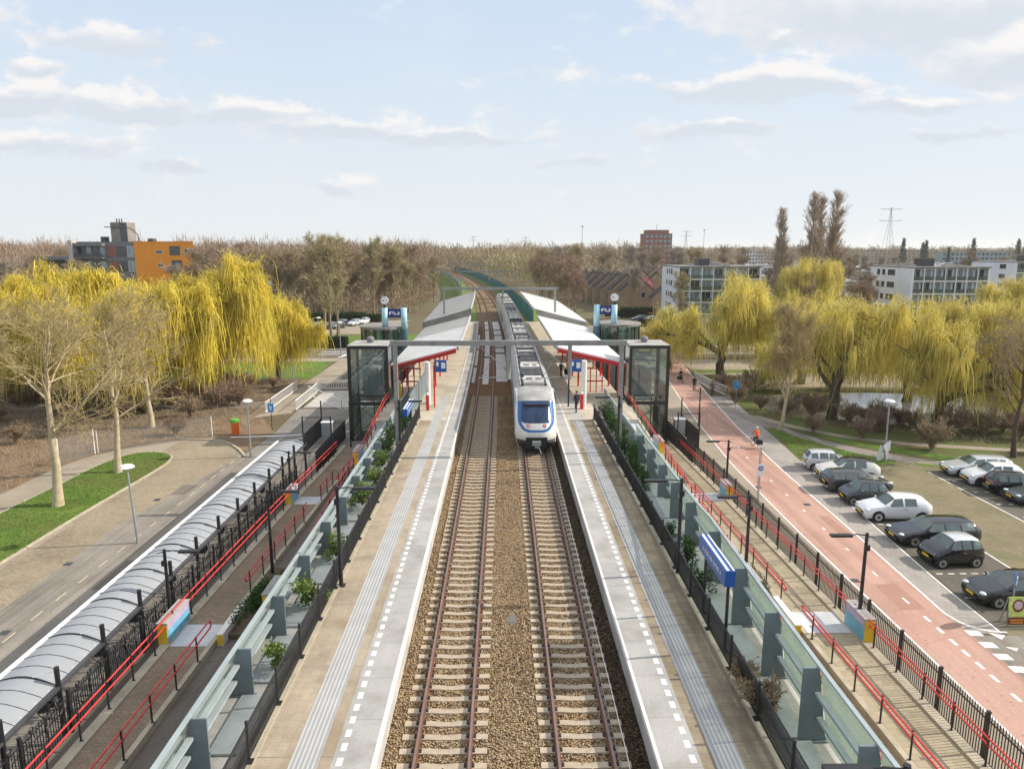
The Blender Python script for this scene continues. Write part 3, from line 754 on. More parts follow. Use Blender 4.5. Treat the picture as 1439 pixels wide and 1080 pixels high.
# ---------------------------------------------------------------- platforms
def platform(side, xin, xout, lbl):
    """xin: edge by the track, xout: fence side"""
    s = -1 if side == 'L' else 1
    yy = lin(-6, 54, 16); y2 = lin(54, 132, 24)
    lo, hi = (xout, xin) if s < 0 else (xin, xout)
    m = MB(); m.solid(lo, hi, yy, 0, PZ)
    m.solid(lambda y: min(xin, xin + s * 6.6) + cv(y), lambda y: max(xin, xin + s * 6.6) + cv(y), y2, 1.9, PZ)
    m.build_name = 0
    struct(m.build('platform', 'concrete'))
    def st(name, a, b, yl, dz, mt):
        q = MB(); A, B = sorted((xin + s * a, xin + s * b)); q.sheet(lambda y: A + cv(y), lambda y: B + cv(y), yl, PZ + dz); return struct(q.build(name, mt))
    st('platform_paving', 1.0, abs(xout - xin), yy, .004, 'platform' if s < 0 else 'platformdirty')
    st('concourse_paving', 1.0, 6.55, y2, .004, 'platform2')
    st('edge_slabs', 0.02, 1.06, yy + y2[1:], .008, 'edge')
    st('tactile_strip', 1.40, 2.14, yy + lin(54, 64, 4)[1:], .008, 'tact')
    q = MB(); y = -4.
    while y < 100:
        xx = xin + s * .86 + cv(y); q.quad((xx - .08, y, PZ + .012), (xx + .08, y, PZ + .012), (xx + .08, y + .3, PZ + .012), (xx - .08, y + .3, PZ + .012)); y += .56
    struct(q.build('platform_dashes', 'mark'))
    q = MB(); y = -4.
    while y < 66:
        q.quad((xin + s * 1.0 - .012, y, PZ + .010), (xin + s * 1.0 + .012, y, PZ + .010), (xout + .012, y, PZ + .010), (xout - .012, y, PZ + .010)) if 0 else None
        A, B = sorted((xin + s * 1.06, xout)); q.quad((A, y, PZ + .0065), (B, y, PZ + .0065), (B, y + .03, PZ + .0065), (A, y + .03, PZ + .0065)); y += 4.1
    struct(q.build('paving_joints', 'darkconc'))
    q = MB(); A, B = sorted((xin - s * .07, xin + s * .03)); q.solid(lambda y: A + cv(y), lambda y: B + cv(y), yy + y2[1:], PZ - .16, PZ + .006)
    struct(q.build('platform_lip', 'wallwhite'))
    q = MB(); A, B = sorted((xout - s * .22, xout + s * .04)); q.solid(A, B, yy, PZ - .02, PZ + .05); struct(q.build('platform_kerb', 'kerb'))
platform('L', -3.38, -6.65, 'left')
platform('R', 4.05, 7.2, 'right')
# ---------------------------------------------------------------- ramps beside the platforms
LU = interp([(-6, .95), (28, 1.0), (34, 1.2), (40, 1.75), (46, 2.15), (48.5, 2.2), (58, 3.45), (64, 3.5)])       # upper ramp floors
RU = interp([(-6, 1.35), (20, 1.55), (28, 1.8), (32, 2.05), (39, 2.4), (46, 2.85), (49, 2.95), (58, 3.45), (64, 3.5)])
LL = interp([(-6, 1.15), (26, .95), (28.6, .95), (43.5, .62), (45, .6), (57, .12), (60, .1)])                     # lower ramp floors
RL = interp([(-6, 1.3), (26.5, 1.05), (28.6, 1.02), (43.5, .65), (45.2, .62), (57, .2), (60, .12)])
ya = lin(-6, 59, 40)
rwx = lambda y: 8.02 + max(0, min(1, (y - 17) / 22)) * .36      # inner line of the right glass wall
lwx = lambda y: -7.45 - max(0, min(1, (y - 19) / 22)) * .08
def bar(name, a, b, z0, z1, m, yy=ya):
    q = MB(); q.solid(a, b, yy, z0, z1); return struct(q.build(name, m))
bar('trough_base', -8.42, -6.9, 0, 3.42, 'concrete'); bar('trough_base', 7.42, 9.05, 0, 3.34, 'concrete')
bar('upper_ramp', -9.95, -8.42, 0, LU, 'tile'); bar('upper_ramp', 9.05, 10.75, 0, RU, 'tile')
bar('ramp_kerb', -10.02, -9.85, 0, lambda y: LU(y) + .09, 'kerb'); bar('ramp_kerb', 10.68, 10.85, 0, lambda y: RU(y) + .09, 'kerb')
bar('service_strip', -11.62, -10.02, 0, lambda y: LL(y) - .16, 'asphalt'); bar('service_strip', 10.85, 12.28, 0, lambda y: RL(y) - .1, 'sand')
bar('lower_ramp', -13.35, -11.80, 0, LL, 'ramp'); bar('lower_ramp', 12.48, 14.35, 0, RL, 'ramp2')
bar('lower_ramp_kerb', -11.80, -11.62, 0, lambda y: LL(y) + .1, 'kerb'); bar('lower_ramp_kerb', 12.28, 12.48, 0, lambda y: RL(y) + .1, 'kerb')
bar('lower_ramp_kerb', -13.72, -13.35, 0, lambda y: LL(y) + .07, 'kerb'); bar('lower_ramp_kerb', 14.35, 14.72, 0, lambda y: RL(y) + .07, 'kerb')
bar('fence_bed', -14.55, -13.72, 0, lambda y: LL(y) - .25, 'asphalt'); bar('fence_bed', 14.72, 15.15, 0, lambda y: RL(y) - .35, 'dirt')
for a, b, y0, y1, f in ((-13.35, -11.62, 26.2, 27.9, LL), (-13.35, -11.62, 43.3, 44.8, LL), (12.3, 14.35, 26.7, 28.5, RL), (12.3, 14.35, 43.6, 45.2, RL)):
    q = MB(); q.sheet(a, b, [y0, y1], lambda y: f(y) + .012); struct(q.build('ramp_landing', 'tile'))
def soil(name, a, b, y0, y1, f, m='dirt'):
    q = MB(); q.solid(a, b, lin(y0, y1, 6), 0, f); return struct(q.build(name, m))
soil('planting_bed', -11.60, -10.05, 27, 33.5, lambda y: LL(y) + .05); soil('planting_bed', 10.9, 12.26, 27.5, 34.5, lambda y: RL(y) + .12)

# glass screens: painted fins, sloping glass, horizontal beams, cover plates
def glass_screen(sd, wx, y0, y1, fins, ztop, zfl, lb):
    t = thing('glass_screen', lb, 'glass wall', (wx(20), 20, zfl), 'glass screens beside the platforms')
    for y in fins:
        x = wx(y); zt = ztop(y)
        q = MB(); q.exty([(x, zfl), (x, zt), (x + sd * .42, zt), (x + sd * .52, zt - .45), (x + sd * .50, zt - .5), (x + sd * .72, zfl + .25), (x + sd * .78, zfl)], y - .03, y + .03)
        q.bx(x + sd * .4 - .45, x + sd * .4 + .45, y - .09, y + .09, zfl - .01, zfl + .03)
        q.build('fin', 'fin', t)
    ends = [y0] + list(fins) + [y1]
    pane = lambda y, k: (wx(y) + sd * (.46 + .30 * k), ztop(y) - .05 - (ztop(y) - zfl - .1) * k)
    for a, b in zip(ends, ends[1:]):
        a, b = a + .05, b - .05
        q = MB(); P = []
        for y, k in ((a, 0), (b, 0), (b, 1), (a, 1)): x, z = pane(y, k); P.append((x, y, z))
        n = [(p[0] + sd * .012, p[1], p[2]) for p in P]
        q.add(P + n, [(0, 1, 2, 3), (7, 6, 5, 4), (0, 4, 5, 1), (1, 5, 6, 2), (2, 6, 7, 3), (3, 7, 4, 0)])
        q.build('glass_pane', 'glasswall', t)
    q = MB(); xs = lambda o: (lambda y: wx(y) + o)
    A, B = sorted((sd * .40, sd * .52)); q.solid(xs(A), xs(B), lin(y0, y1, 20), lambda y: ztop(y) - .01, lambda y: ztop(y) + .05); q.build('top_rail', 'beam', t)
    for k in (.34, .68):
        for a, b in zip(ends, ends[1:]):
            q = MB(); o = sd * (.40 + .30 * k); A, B = sorted((o - sd * .16, o))
            q.solid(xs(A), xs(B), [a + .04, b - .04], lambda y: ztop(y) - (ztop(y) - zfl) * k - .04, lambda y: ztop(y) - (ztop(y) - zfl) * k + .05)
            q.build('cross_beam', 'beam', t)
    for i, (a, b) in enumerate(zip(ends, ends[1:])):
        q = MB(); A, B = sorted((-sd * .42, sd * .34))
        q.solid(xs(A), xs(B), [a + (.06 if sd > 0 else .6), b - .04], zfl + .0, zfl + .06); q.build('cover_plate', 'trough', t)
    return t
zr = interp([(-6, 5.55), (28, 5.55), (30, 5.4), (34, 5.25), (60, 5.0)]); zl = interp([(0, 5.05), (60, 4.8)])
fr = [5.3, 8.2, 11.2, 14.15, 17.2, 20.15, 23.25, 26.6, 30.4, 33.5, 36.6, 39.8, 43.0]
fl = [9.6, 12.8, 16.1, 19.3, 22.6, 25.9, 29.4, 32.6, 35.9, 39.2, 42.6]
glass_screen(1, rwx, 3, 46, fr, zr, 3.36, 'slanted glass screen on grey fins beside the shaded right-hand platform')
glass_screen(-1, lwx, 3, 46, fl, zl, 3.44, 'slanted glass screen on grey fins beside the sunlit left-hand platform')
q = MB(); q.solid(9.0, 9.07, [46, 62], 3.3, 4.4); q.solid(8.98, 9.09, [46, 62], 4.4, 4.46)
tag(q.build('low_glass_parapet', 'beam'), 'low grey parapet between ivy trough and ramp beside right lift', 'parapet', 'ramp parapets')
q = MB(); q.solid(-8.46, -8.39, [46, 62], 3.4, 4.3); q.solid(-8.48, -8.37, [46, 62], 4.3, 4.36)
tag(q.build('low_glass_parapet', 'beam'), 'low grey parapet between ivy trough and ramp beside left lift', 'parapet', 'ramp parapets')
q = MB(); q.bx(-7.3, -7.22, 54.5, 68, PZ, PZ + 1.9); tag(q.build('wind_screen', 'fin'), 'grey upright wind screen at the top of the left ramp', 'wind screen')

# red double handrails on black posts
def handrail(lb, x, segs, f, posts=1.65, hooks=(), cat='handrail', grp='red double handrails along the ramps'):
    y0 = segs[0]
    t = thing('handrail', lb, cat, (x, y0, f(y0)), grp)
    y0, y1 = segs; yy = lin(y0, y1, max(3, int((y1 - y0) / 1.5)))
    for i, h in enumerate((.98, .72)):
        pts = [(x + (.05 if i else -.0), y, f(y) + h) for y in yy]
        q = MB()
        if i == 0 and hooks:
            if 'a' in hooks: pts = [(x + .05, y0, f(y0) + .72), (x + .03, y0 - .16, f(y0) + .78), (x, y0 - .16, f(y0) + .92)] + pts
            if 'b' in hooks: pts = pts + [(x, y1 + .16, f(y1) + .92), (x + .03, y1 + .16, f(y1) + .78), (x + .05, y1, f(y1) + .72)]
        q.tube(pts, .033, 7); q.build('rail', 'red', t, True)
    y = y0 + .35; first = None
    while y < y1:
        if first is None:
            q = MB(); q.tube([(0, 0, -.03), (0, 0, 1.04)], .032, 8); q.bx(-.075, .075, -.06, .06, -.03, .02); q.bx(-.02, .07, -.015, .015, .70, .735); q.bx(-.02, .03, -.015, .015, .93, .96)
            first = q.build('post', 'black'); first.parent = t; o = first
        else: o = part(first, t)
        o.location = (.035, y - y0, f(y) - f(y0)); y += posts
    return t
handrail('long red rail down the outer edge of the left upper ramp', -9.88, (2, 60.5), lambda y: LU(y) + .02)
handrail('long red rail down the outer edge of the right upper ramp', 10.72, (2, 60.5), lambda y: RU(y) + .02)
handrail('red rail in front of the curly black fence on the left', -13.58, (2, 56.5), lambda y: LL(y) + .05)
handrail('red rail in front of the black picket fence on the right', 14.54, (2, 56.5), lambda y: RL(y) + .05)
handrail('near red rail between left brick ramp and asphalt strip', -11.72, (3, 26.2), lambda y: LL(y) + .08, 1.8, 'b')
handrail('red rail ending above the dark hedge of the left brick ramp', -11.72, (30.4, 40.6), lambda y: LL(y) + .08, 1.8, 'a')
handrail('short red rail by the far landing of the left brick ramp', -11.72, (43.4, 47.2), lambda y: LL(y) + .08, 1.6)
handrail('far red rail between left ramp and upper ramp near lift', -11.2, (46.2, 51), lambda y: LL(y) + .08, 1.6, 'a')
handrail('near red rail between right slab ramp and sandy strip', 12.38, (3, 27.0), lambda y: RL(y) + .08, 1.75, 'b')
handrail('red rail ending above the dry shrub bed of the right ramp', 12.38, (29.0, 43.9), lambda y: RL(y) + .08, 1.8, 'ab')
handrail('short curved red rail of right ramp just before the lift', 12.2, (45.0, 52), lambda y: RL(y) + .08, 1.7, 'a')

# painted boxes at the landings
def box_thing(lb, x, y0, y1, z0, z1, face):
    """face: which side of the box (sign of x) carries the blue paint"""
    t = thing('painted_wall_block', lb, 'wall block', (x, (y0 + y1) / 2, z0), 'painted wall blocks at the ramp landings')
    q = MB(); q.bx(x - .2, x + .2, y0, y1, z0 - .3, z1); q.build('body', 'concrete', t)
    q = MB(); q.bx(x - .23, x + .23, y0 - .03, y1 + .03, z1, z1 + .06); q.build('coping', 'edge', t)
    q = MB(); q.bx(*sorted((x + face * .2, x + face * .215)), y0 + .02, y1 - .02, z0, z1 - .28); q.build('blue_panel', 'blue', t)
    q = MB(); q.bx(*sorted((x + face * .2, x + face * .215)), y0 + .02, y1 - .02, z1 - .28, z1 - .005); q.build('lilac_panel', 'lilac', t)
    q = MB(); q.bx(x - .19, x + .19, y0 - .016, y0, z0 - .1, z1 - .005); q.build('yellow_end', 'yellow', t)
box_thing('blue and yellow block by the near left landing, beside curly fence', -13.62, 26.3, 28.3, .95, 1.85, 1)
box_thing('blue and yellow block by the far left landing, beside curly fence', -13.62, 43.2, 44.7, .62, 1.5, 1)
box_thing('blue and yellow block against the left glass screen, hedge at its foot', -10.02, 28.1, 29.9, 1.05, 2.15, 1)
box_thing('blue and yellow block on the left upper ramp below the lift', -9.98, 46.6, 48.4, 2.1, 3.1, 1)
box_thing('blue and yellow block by the near right landing, beside picket fence', 14.6, 25.9, 27.5, 1.05, 2.05, -1)
box_thing('blue and yellow block by the far right landing, beside picket fence', 14.6, 43.6, 45.0, .65, 1.6, -1)
box_thing('pale block with yellow end where lamp post rises on right ramp', 11.05, 28.7, 31.2, 1.4, 2.35, -1)
box_thing('blue and yellow block on the right upper ramp below the lift', 10.75, 46.6, 48.3, 2.75, 3.75, -1)
def low_wall(lb, x, y0, y1, z):
    t = thing('low_wall', lb, 'low wall', (x, y0, z - .4), 'low white walls at the ramp landings')
    q = MB(); q.bx(x - .13, x + .13, y0, y1, z - .6, z); q.build('body', 'wallwhite', t)
    q = MB(); q.bx(x - .12, x + .12, y0 - .014, y0, z - .45, z - .03); q.build('yellow_end', 'yellow', t)
low_wall('low white wall with yellow end beside hedge on left landing', -11.45, 26.5, 29.2, 1.3)
low_wall('low white wall with yellow end beside dry shrubs on right landing', 12.1, 26.7, 29.2, 1.42)

# ---------------------------------------------------------------- fences
def mesh_fence(lb, x, y0, y1, step):
    t = thing('mesh_fence', lb, 'fence', (x, y0, PZ), 'black mesh fences along the platforms')
    n = int((y1 - y0) / step); pm = mm = None
    for i in range(n + 1):
        if pm is None:
            q = MB(); q.tube([(0, 0, 0), (0, 0, 1.14)], .045, 8); q.bx(-.1, .1, -.1, .1, .0, .03); q.ball((0, 0, 1.14), .05, 4); pm = q.build('post', 'black'); pm.parent = t; o = pm
        else: o = part(pm, t)
        o.location = (0, i * step, .05)
        if i == n: break
        if mm is None:
            q = MB(); L = step - .1
            for z in (.10, 1.03): q.bx(-.018, .018, .05, .05 + L, z - .02, z + .02)
            w = .0045
            for k in range(int(L / .05)): q.bx(-w, w, .06 + k * .05 - w, .06 + k * .05 + w, .11, 1.02)
            for k in range(1, 18): q.bx(.008 - w, .008 + w, .05, .05 + L, .1 + k * .052 - w, .1 + k * .052 + w)
            mm = q.build('panel', 'black'); mm.parent = t; o = mm
        else: o = part(mm, t)
        o.location = (0, i * step, .05)
mesh_fence('black mesh fence along the back of the left platform', -6.55, 4.3, 55, 2.4)
mesh_fence('black mesh fence along the back of the right platform', 7.12, 3.3, 55, 2.42)
def picket_fence(lb, x, y0, y1, step, f, h, curly=False, grp='black fences between ramps and street'):
    t = thing('iron_fence', lb, 'fence', (x, y0, f(y0)), grp)
    n = int((y1 - y0) / step); pm = mm = None; r4 = random.Random(9)
    for i in range(n + 1):
        y = y0 + i * step
        if pm is None:
            q = MB(); q.bx(-.045, .045, -.045, .045, -.25, h + .05); q.bx(-.055, .055, -.055, .055, h + .05, h + .08); pm = q.build('post', 'black'); pm.parent = t; o = pm
        else: o = part(pm, t)
        o.location = (0, i * step, f(y) - f(y0))
        if i == n: break
        if mm is None:
            q = MB(); L = step
            for z in (.12, h - .22): q.bx(-.02, .02, .045, L - .045, z - .02, z + .02)
            k = .13
            while k < L - .06:
                if not curly:
                    q.bx(-.012, .012, k - .012, k + .012, .05, h - .04); q.tube([(0, k, h - .04), (0, k, h + .05)], [.016, .002], 4)
                else:
                    q.bx(-.011, .011, k - .011, k + .011, .05, h - .25 + r4.uniform(0, .22))
                k += .125
            if curly:
                for c in (.45, 1.15, 1.85):
                    q.tube([(.02, c, .05), (.03, c + .04, h * .4), (.03, c - .02, h * .7), (.02, c + .05, h * .9)] + [(.02, c + .05 + .1 * math.sin(a), h * .9 + .1 - .1 * math.cos(a)) for a in lin(.5, 5.6, 8)], .022, 5)
                    for z, d in ((.3, .22), (.5, -.25), (.68, .26), (.8, -.2)):
                        q.tube([(.03, c, h * z), (.03, c + d * .6, h * z + .1), (.03, c + d, h * z + .24)], [.018, .014, .008], 5)
            mm = q.build('panel', 'black'); mm.parent = t; o = mm
        else: o = part(mm, t)
        o.location = (0, i * step, f(y + step / 2) - f(y0))
picket_fence('black iron picket fence between right ramp and red cycle road', 15.0, 2.6, 56, 2.42, lambda y: RL(y) - .35, 1.7)
picket_fence('black iron fence with curly branch motif below the bike shelter roof', -14.38, 2.2, 50, 2.4, lambda y: LL(y) - .25, 1.5, True)
def gate(lb, x0, x1, y, s):
    t = thing('gate_fence', lb, 'gate', (x0, y, .1), 'dark gate enclosures by the lifts')
    for (a, b) in (((x0, y), (x0, y + 6)), ((x1, y - 5), (x1, y + 5)), ((x0, y + 5.2), (x1, y + 5.2))):
        q = MB(); d = Vector((b[0] - a[0], b[1] - a[1], 0)); n = int(d.length / .12)
        for z in (.25, 1.5): q.beam((a[0], a[1], z), (b[0], b[1], z), .04, .04)
        for k in range(n + 1): p = Vector((a[0], a[1], 0)) + d * k / n; q.beam((p.x, p.y, .1), (p.x, p.y, 1.75), .03, .03)
        q.build('panel', 'black', t)
    for a in ((x0, y), (x1, y), (x0, y + 6)):
        q = MB(); q.tube([(a[0], a[1], 0), (a[0], a[1], 3.3)], .06, 8); q.build('post', 'black', t)
    q = MB(); q.beam((x0, y, 3.2), (x1, y, 3.2), .06, .06); q.build('lintel', 'black', t)
gate('black gate enclosure with red rail at the foot of left ramp', -16.3, -14.0, 56.5, -1)
gate('black gate enclosure with red rail at the foot of right ramp', 16.4, 14.6, 57.5, 1)
handrail('red rail inside the black gate enclosure left of the lift', -14.4, (57, 61.5), lambda y: .1, 1.5)
handrail('red rail inside the black gate enclosure right of the lift', 15.0, (58, 62), lambda y: .1, 1.5)
def cabinet(lb, x, y):
    t = thing('ticket_gate_cabinet', lb, 'cabinet', (x, y, .05), 'pale cabinets inside the gate enclosures')
    q = MB(); q.bx(x - .45, x + .45, y - .35, y + .35, .05, 1.9); q.build('body', 'steel', t)
    q = MB(); q.bx(x - .5, x + .5, y - .4, y + .4, 1.9, 1.97); q.build('lid', 'white', t)
cabinet('pale metal cabinet inside the gate enclosure left of the lift', -15.2, 60.2)
cabinet('pale metal cabinet inside the gate enclosure right of the lift', 15.6, 61.0)

# ---------------------------------------------------------------- bicycle shelter
t = thing('bike_shelter', 'long arched grey bicycle shelter roof beside the bus road', 'bike shelter', (-16, 5, 0))
ypost = [5.3 + 2.75 * i for i in range(18)]
arch = lambda k: (-16.97 + 1.95 * k, 2.27 - .12 * k + .26 * math.sin(PI * min(1, k * .92 + .05)))
for a, b in zip([4.0] + ypost, ypost + [52.4]):
    q = MB(); P = []
    for k in lin(0, 1, 9):
        x, z = arch(k); P += [(x, a + .02, z), (x, b - .02, z)]
    q.add(P, [(2 * i, 2 * i + 2, 2 * i + 3, 2 * i + 1) for i in range(8)]); q.build('roof_sheet', 'shelterglass', t, True)
for y in ypost:
    q = MB(); q.tube([(-14.93, y, 0), (-14.93, y, 2.85)], .085, 10); q.build('post', 'black', t)
    q = MB(); q.tube([(arch(k)[0], y, arch(k)[1] + .02) for k in lin(0, 1, 9)], [.014 + .02 * math.sin(PI * k) for k in lin(0, 1, 9)], 6); q.build('arch_rib', 'black', t)
    q = MB(); q.tube([(-14.93, y, 2.72), (-15.75, y, arch(.62)[1] + .04)], .018, 5); q.build('tie_rod', 'white', t)
    for d in (.69, 1.38, 2.06):
        q = MB(); q.tube([(arch(k)[0], y + d, arch(k)[1] + .01) for k in lin(0, 1, 7)], .012, 4); q.build('glazing_bar', 'black', t)
q = MB(); q.bx(-17.12, -16.96, 4, 52.4, 2.2, 2.36); q.build('edge_beam', 'white', t)
q = MB(); q.bx(-15.04, -14.86, 4, 52.4, 2.06, 2.17); q.build('gutter', 'darkpanel', t)
q = MB()
for i in range(140): q.bx(-15.12, -15.06, 4.2 + i * .345, 4.26 + i * .345, 2.17, 2.20)
q.build('clamp_row', 'white', t)
# bicycles under the shelter: a few frames seen between fence and gutter
def bicycle_parts(t, m='black'):
    for x in (-.52, .52):
        q = MB(); q.tube([(x + .34 * math.cos(a), 0, .35 + .34 * math.sin(a)) for a in lin(0, 2 * PI, 17)], .018, 5, False)
        for k in range(8): q.tube([(x, 0, .35), (x + .33 * math.cos(k * PI / 4), 0, .35 + .33 * math.sin(k * PI / 4))], .004, 3)
        q.build('wheel', 'gasket', t)
    q = MB()
    for a, b in (((-.52, 0, .35), (-.12, 0, .36)), ((-.12, 0, .36), (-.2, 0, .85)), ((-.2, 0, .80), (-.52, 0, .35)), ((-.12, 0, .36), (.34, 0, .78)), ((-.19, 0, .76), (.36, 0, .86)), ((.36, 0, .9), (.52, 0, .35))): q.tube([a, b], .02, 6)
    q.build('frame', m, t)
    q = MB(); q.tube([(.34, -.28, 1.02), (.40, -.1, 1.05), (.40, .1, 1.05), (.34, .28, 1.02)], .014, 5); q.tube([(.36, 0, .88), (.40, 0, 1.05)], .016, 5); q.build('handlebar', 'black', t)
    q = MB(); q.ball((-.22, 0, .92), .12, 5, (1.1, .6, .35)); q.build('saddle', 'black', t)

# ---------------------------------------------------------------- lift towers
def lift(lb, x0, x1, y0, y1, hub):
    cx, cy = (x0 + x1) / 2, (y0 + y1) / 2; H = 8.42
    t = thing('lift_tower', lb, 'lift tower', (cx, cy, 0), 'glass lift towers')
    q = MB()
    for x in (x0, x1):
        for y in (y0, y1): q.box((x, y, H / 2), (.24, .24, H))
    for z in (H - .12, 3.35):
        for y in (y0, y1): q.bx(x0 + .12, x1 - .12, y - .11, y + .11, z - .13, z + .13)
        for x in (x0, x1): q.bx(x - .11, x + .11, y0 + .12, y1 - .12, z - .13, z + .13)
    q.build('frame', 'black', t)
    for fx, fy in ((0, -1), (0, 1), (-1, 0), (1, 0)):
        for za, zb in ((.15, 3.22), (3.48, 5.3), (5.34, 6.9), (6.94, H - .25)):
            q = MB()
            if fy: y = (y0 if fy < 0 else y1) - .02 * fy; q.bx(x0 + .12, x1 - .12, y - .008, y + .008, za, zb)
            else: x = (x0 if fx < 0 else x1) - .02 * fx; q.bx(x - .008, x + .008, y0 + .12, y1 - .12, za, zb)
            q.build('glass_pane', 'liftglass', t)
    q = MB(); q.bx(x0 - .1, x1 + .1, y0 - .1, y1 + .1, H, H + .05); rf = q.build('roof', 'edge', t)
    q = MB(); q.ball((cx - .1, cy + .3, H + .35), .36, 7, (1, 1, .75)); q.cyl((cx - .1, cy + .3, H + .1), .3, .2); q.build('vent_dome', 'greypanel', rf)
    # cabin and rails inside
    q = MB(); a, b, c, d = cx - 1.0, cx + .75, cy - .8, cy + .9
    for x in (a, b):
        for y in (c, d): q.bx(x - .05, x + .05, y - .05, y + .05, 3.5, 6.2)
    q.bx(a, b, c, d, 3.42, 3.55); q.bx(a, b, c, d, 6.1, 6.35); q.bx(a, b, c, d, 6.9, 7.05); q.bx(a + .3, b - .3, c + .2, d - .3, 7.3, 7.6)
    q.build('cabin', 'steel', t)
    q = MB(); q.bx(a + .1, b - .1, d - .03, d + .03, 3.56, 6.0); q.build('cabin_door', 'beam', t)
    q = MB()
    for x in (cx - 1.25, cx + 1.1): q.bx(x - .06, x + .06, cy + .2, cy + .32, 0, 8.0)
    for k in range(4): q.tube([(cx - 1.25, cy + 1.2, .3 + k * 1.9), (cx + 1.1, cy + 1.2, 2.2 + k * 1.9)], .035, 5); q.tube([(cx + 1.1, cy + 1.25, .3 + k * 1.9), (cx - 1.25, cy + 1.25, 2.2 + k * 1.9)], .035, 5)
    q.bx(cx + .9, cx + 1.35, cy - .1, cy + .4, 0, 3.2); q.build('guide_rails', 'black', t)
    q = MB(); q.bx(cx - 1.2, cx + 1.3, y0 + .35, y0 + .42, 3.9, 4.0); q.bx(cx - 1.2, cx - 1.1, y0 + .3, y0 + .4, 0, 4.0); q.bx(cx + .3, cx + .4, y0 + .3, y0 + .4, 0, 4.0); q.build('door_portal', 'black', t)
lift('glass lift tower with black frame left of the tracks', -13.3, -10.02, 61.0, 64.6, 0)
lift('glass lift tower with black frame right of the tracks', 11.12, 14.4, 61.0, 64.6, 0)

# ---------------------------------------------------------------- platform canopies
def canopy(lb, sd, y0, y1, zin, zout, xin, xout, m, m2=None, ysplit=None, legs=True):
    t = thing('platform_canopy', lb, 'platform canopy', (sd * (xin + xout) / 2 + .3, (y0 + y1) / 2, PZ), 'sloping platform canopies')
    X = lambda a: (lambda y: .45 + sd * a + cv(y))
    yy = lin(y0, y1, 9)
    def slab(name, ya, yb, mt, dz0=0, dz1=.22, ins=0):
        q = MB(); V = []
        yl = lin(ya, yb, 9)
        for y in yl:
            for a, z in ((xin + ins, zin), (xout - ins, zout)): V += [(X(a)(y), y, z + dz0), (X(a)(y), y, z + dz1)]
        F = []
        for i in range(len(yl) - 1):
            b = 4 * i; F += [(b, b + 4, b + 6, b + 2), (b + 1, b + 3, b + 7, b + 5), (b, b + 1, b + 5, b + 4), (b + 2, b + 6, b + 7, b + 3)]
        F += [(0, 2, 3, 1), (4 * 8, 4 * 8 + 1, 4 * 8 + 3, 4 * 8 + 2)]
        if sd < 0: F = [tuple(reversed(f)) for f in F]
        q.add(V, F); return q.build(name, mt, t)
    if ysplit: slab('roof', y0, ysplit, m); slab('roof', ysplit + .004, y1, m2)
    else: slab('roof', y0, y1, m)
    q = MB(); n = int((y1 - y0) / .9)
    for k in range(1, n):                                   # standing seams
        y = y0 + (y1 - y0) * k / n; q.beam((X(xin)(y), y, zin + .23), (X(xout)(y), y, zout + .23), .03, .035)
    q.build('roof_seams', m2 or m, t)
    q = MB(); xg = xin + .25
    q.solid(X(xin - .08) if sd > 0 else X(xin + .06), X(xin + .06) if sd > 0 else X(xin - .08), yy, zin - .12, zin + .26); q.build('edge_gutter', 'concrete', t)
    q = MB(); q.beam((X(xin + .1)(y0), y0 - .06, zin + .02), (X(xout)(y0), y0 - .06, zout + .02), .08, .09); q.build('fascia', 'red' if legs else 'darkconc', t)
    if legs:
        for y in lin(y0 + .5, y1 - 2, 6):
            for a in (xin + 2.6, xout - .6):
                z = zin + (zout - zin) * (a - xin) / (xout - xin)
                q = MB(); q.tube([(X(a)(y), y, PZ), (X(a)(y), y, z)], .09, 8); q.build('post', 'red', t)
            q = MB(); q.beam((X(xin + .2)(y), y, zin - .25), (X(xout)(y), y, zout - .2), .12, .28); q.build('rafter', 'red', t)
    return t
canopy('lower left platform canopy, white sheets turning grey towards the back', -1, 62, 92.5, 8.0, 6.45, 4.35, 10.3, 'roofwhite', 'roofgrey', 80)
canopy('upper left platform canopy of grey sheets behind the white one', -1, 92.6, 131, 8.95, 7.2, 4.3, 10.5, 'roofgrey', legs=False)
canopy('lower right platform canopy of bright white sheets beside the train', 1, 62, 92.5, 8.0, 6.6, 4.35, 10.5, 'roofwhite')
canopy('upper right platform canopy of white sheets farther along the train', 1, 92.6, 131, 8.95, 7.2, 3.9, 10.8, 'roofwhite', legs=False)
for sd in (-1, 1):
    q = MB(); X = lambda a, y: .45 + sd * a + cv(y)
    q.add([(X(4.3, 92.55), 92.55, 8.0), (X(10.6, 92.55), 92.55, 6.4), (X(10.6, 92.55), 92.55, 7.25), (X(4.2, 92.55), 92.55, 9.0)], [(0, 1, 2, 3)])
    q.add([(X(4.3, 92.5), 92.75, 8.0), (X(10.6, 92.5), 92.75, 6.4), (X(10.6, 92.5), 92.75, 7.25), (X(4.2, 92.5), 92.75, 9.0)], [(3, 2, 1, 0)])
    tag(q.build('roof_step', 'darkconc'), 'dark upstand where the %s canopies step up' % ('left' if sd < 0 else 'right'), 'roof step', 'upstands between the canopies')
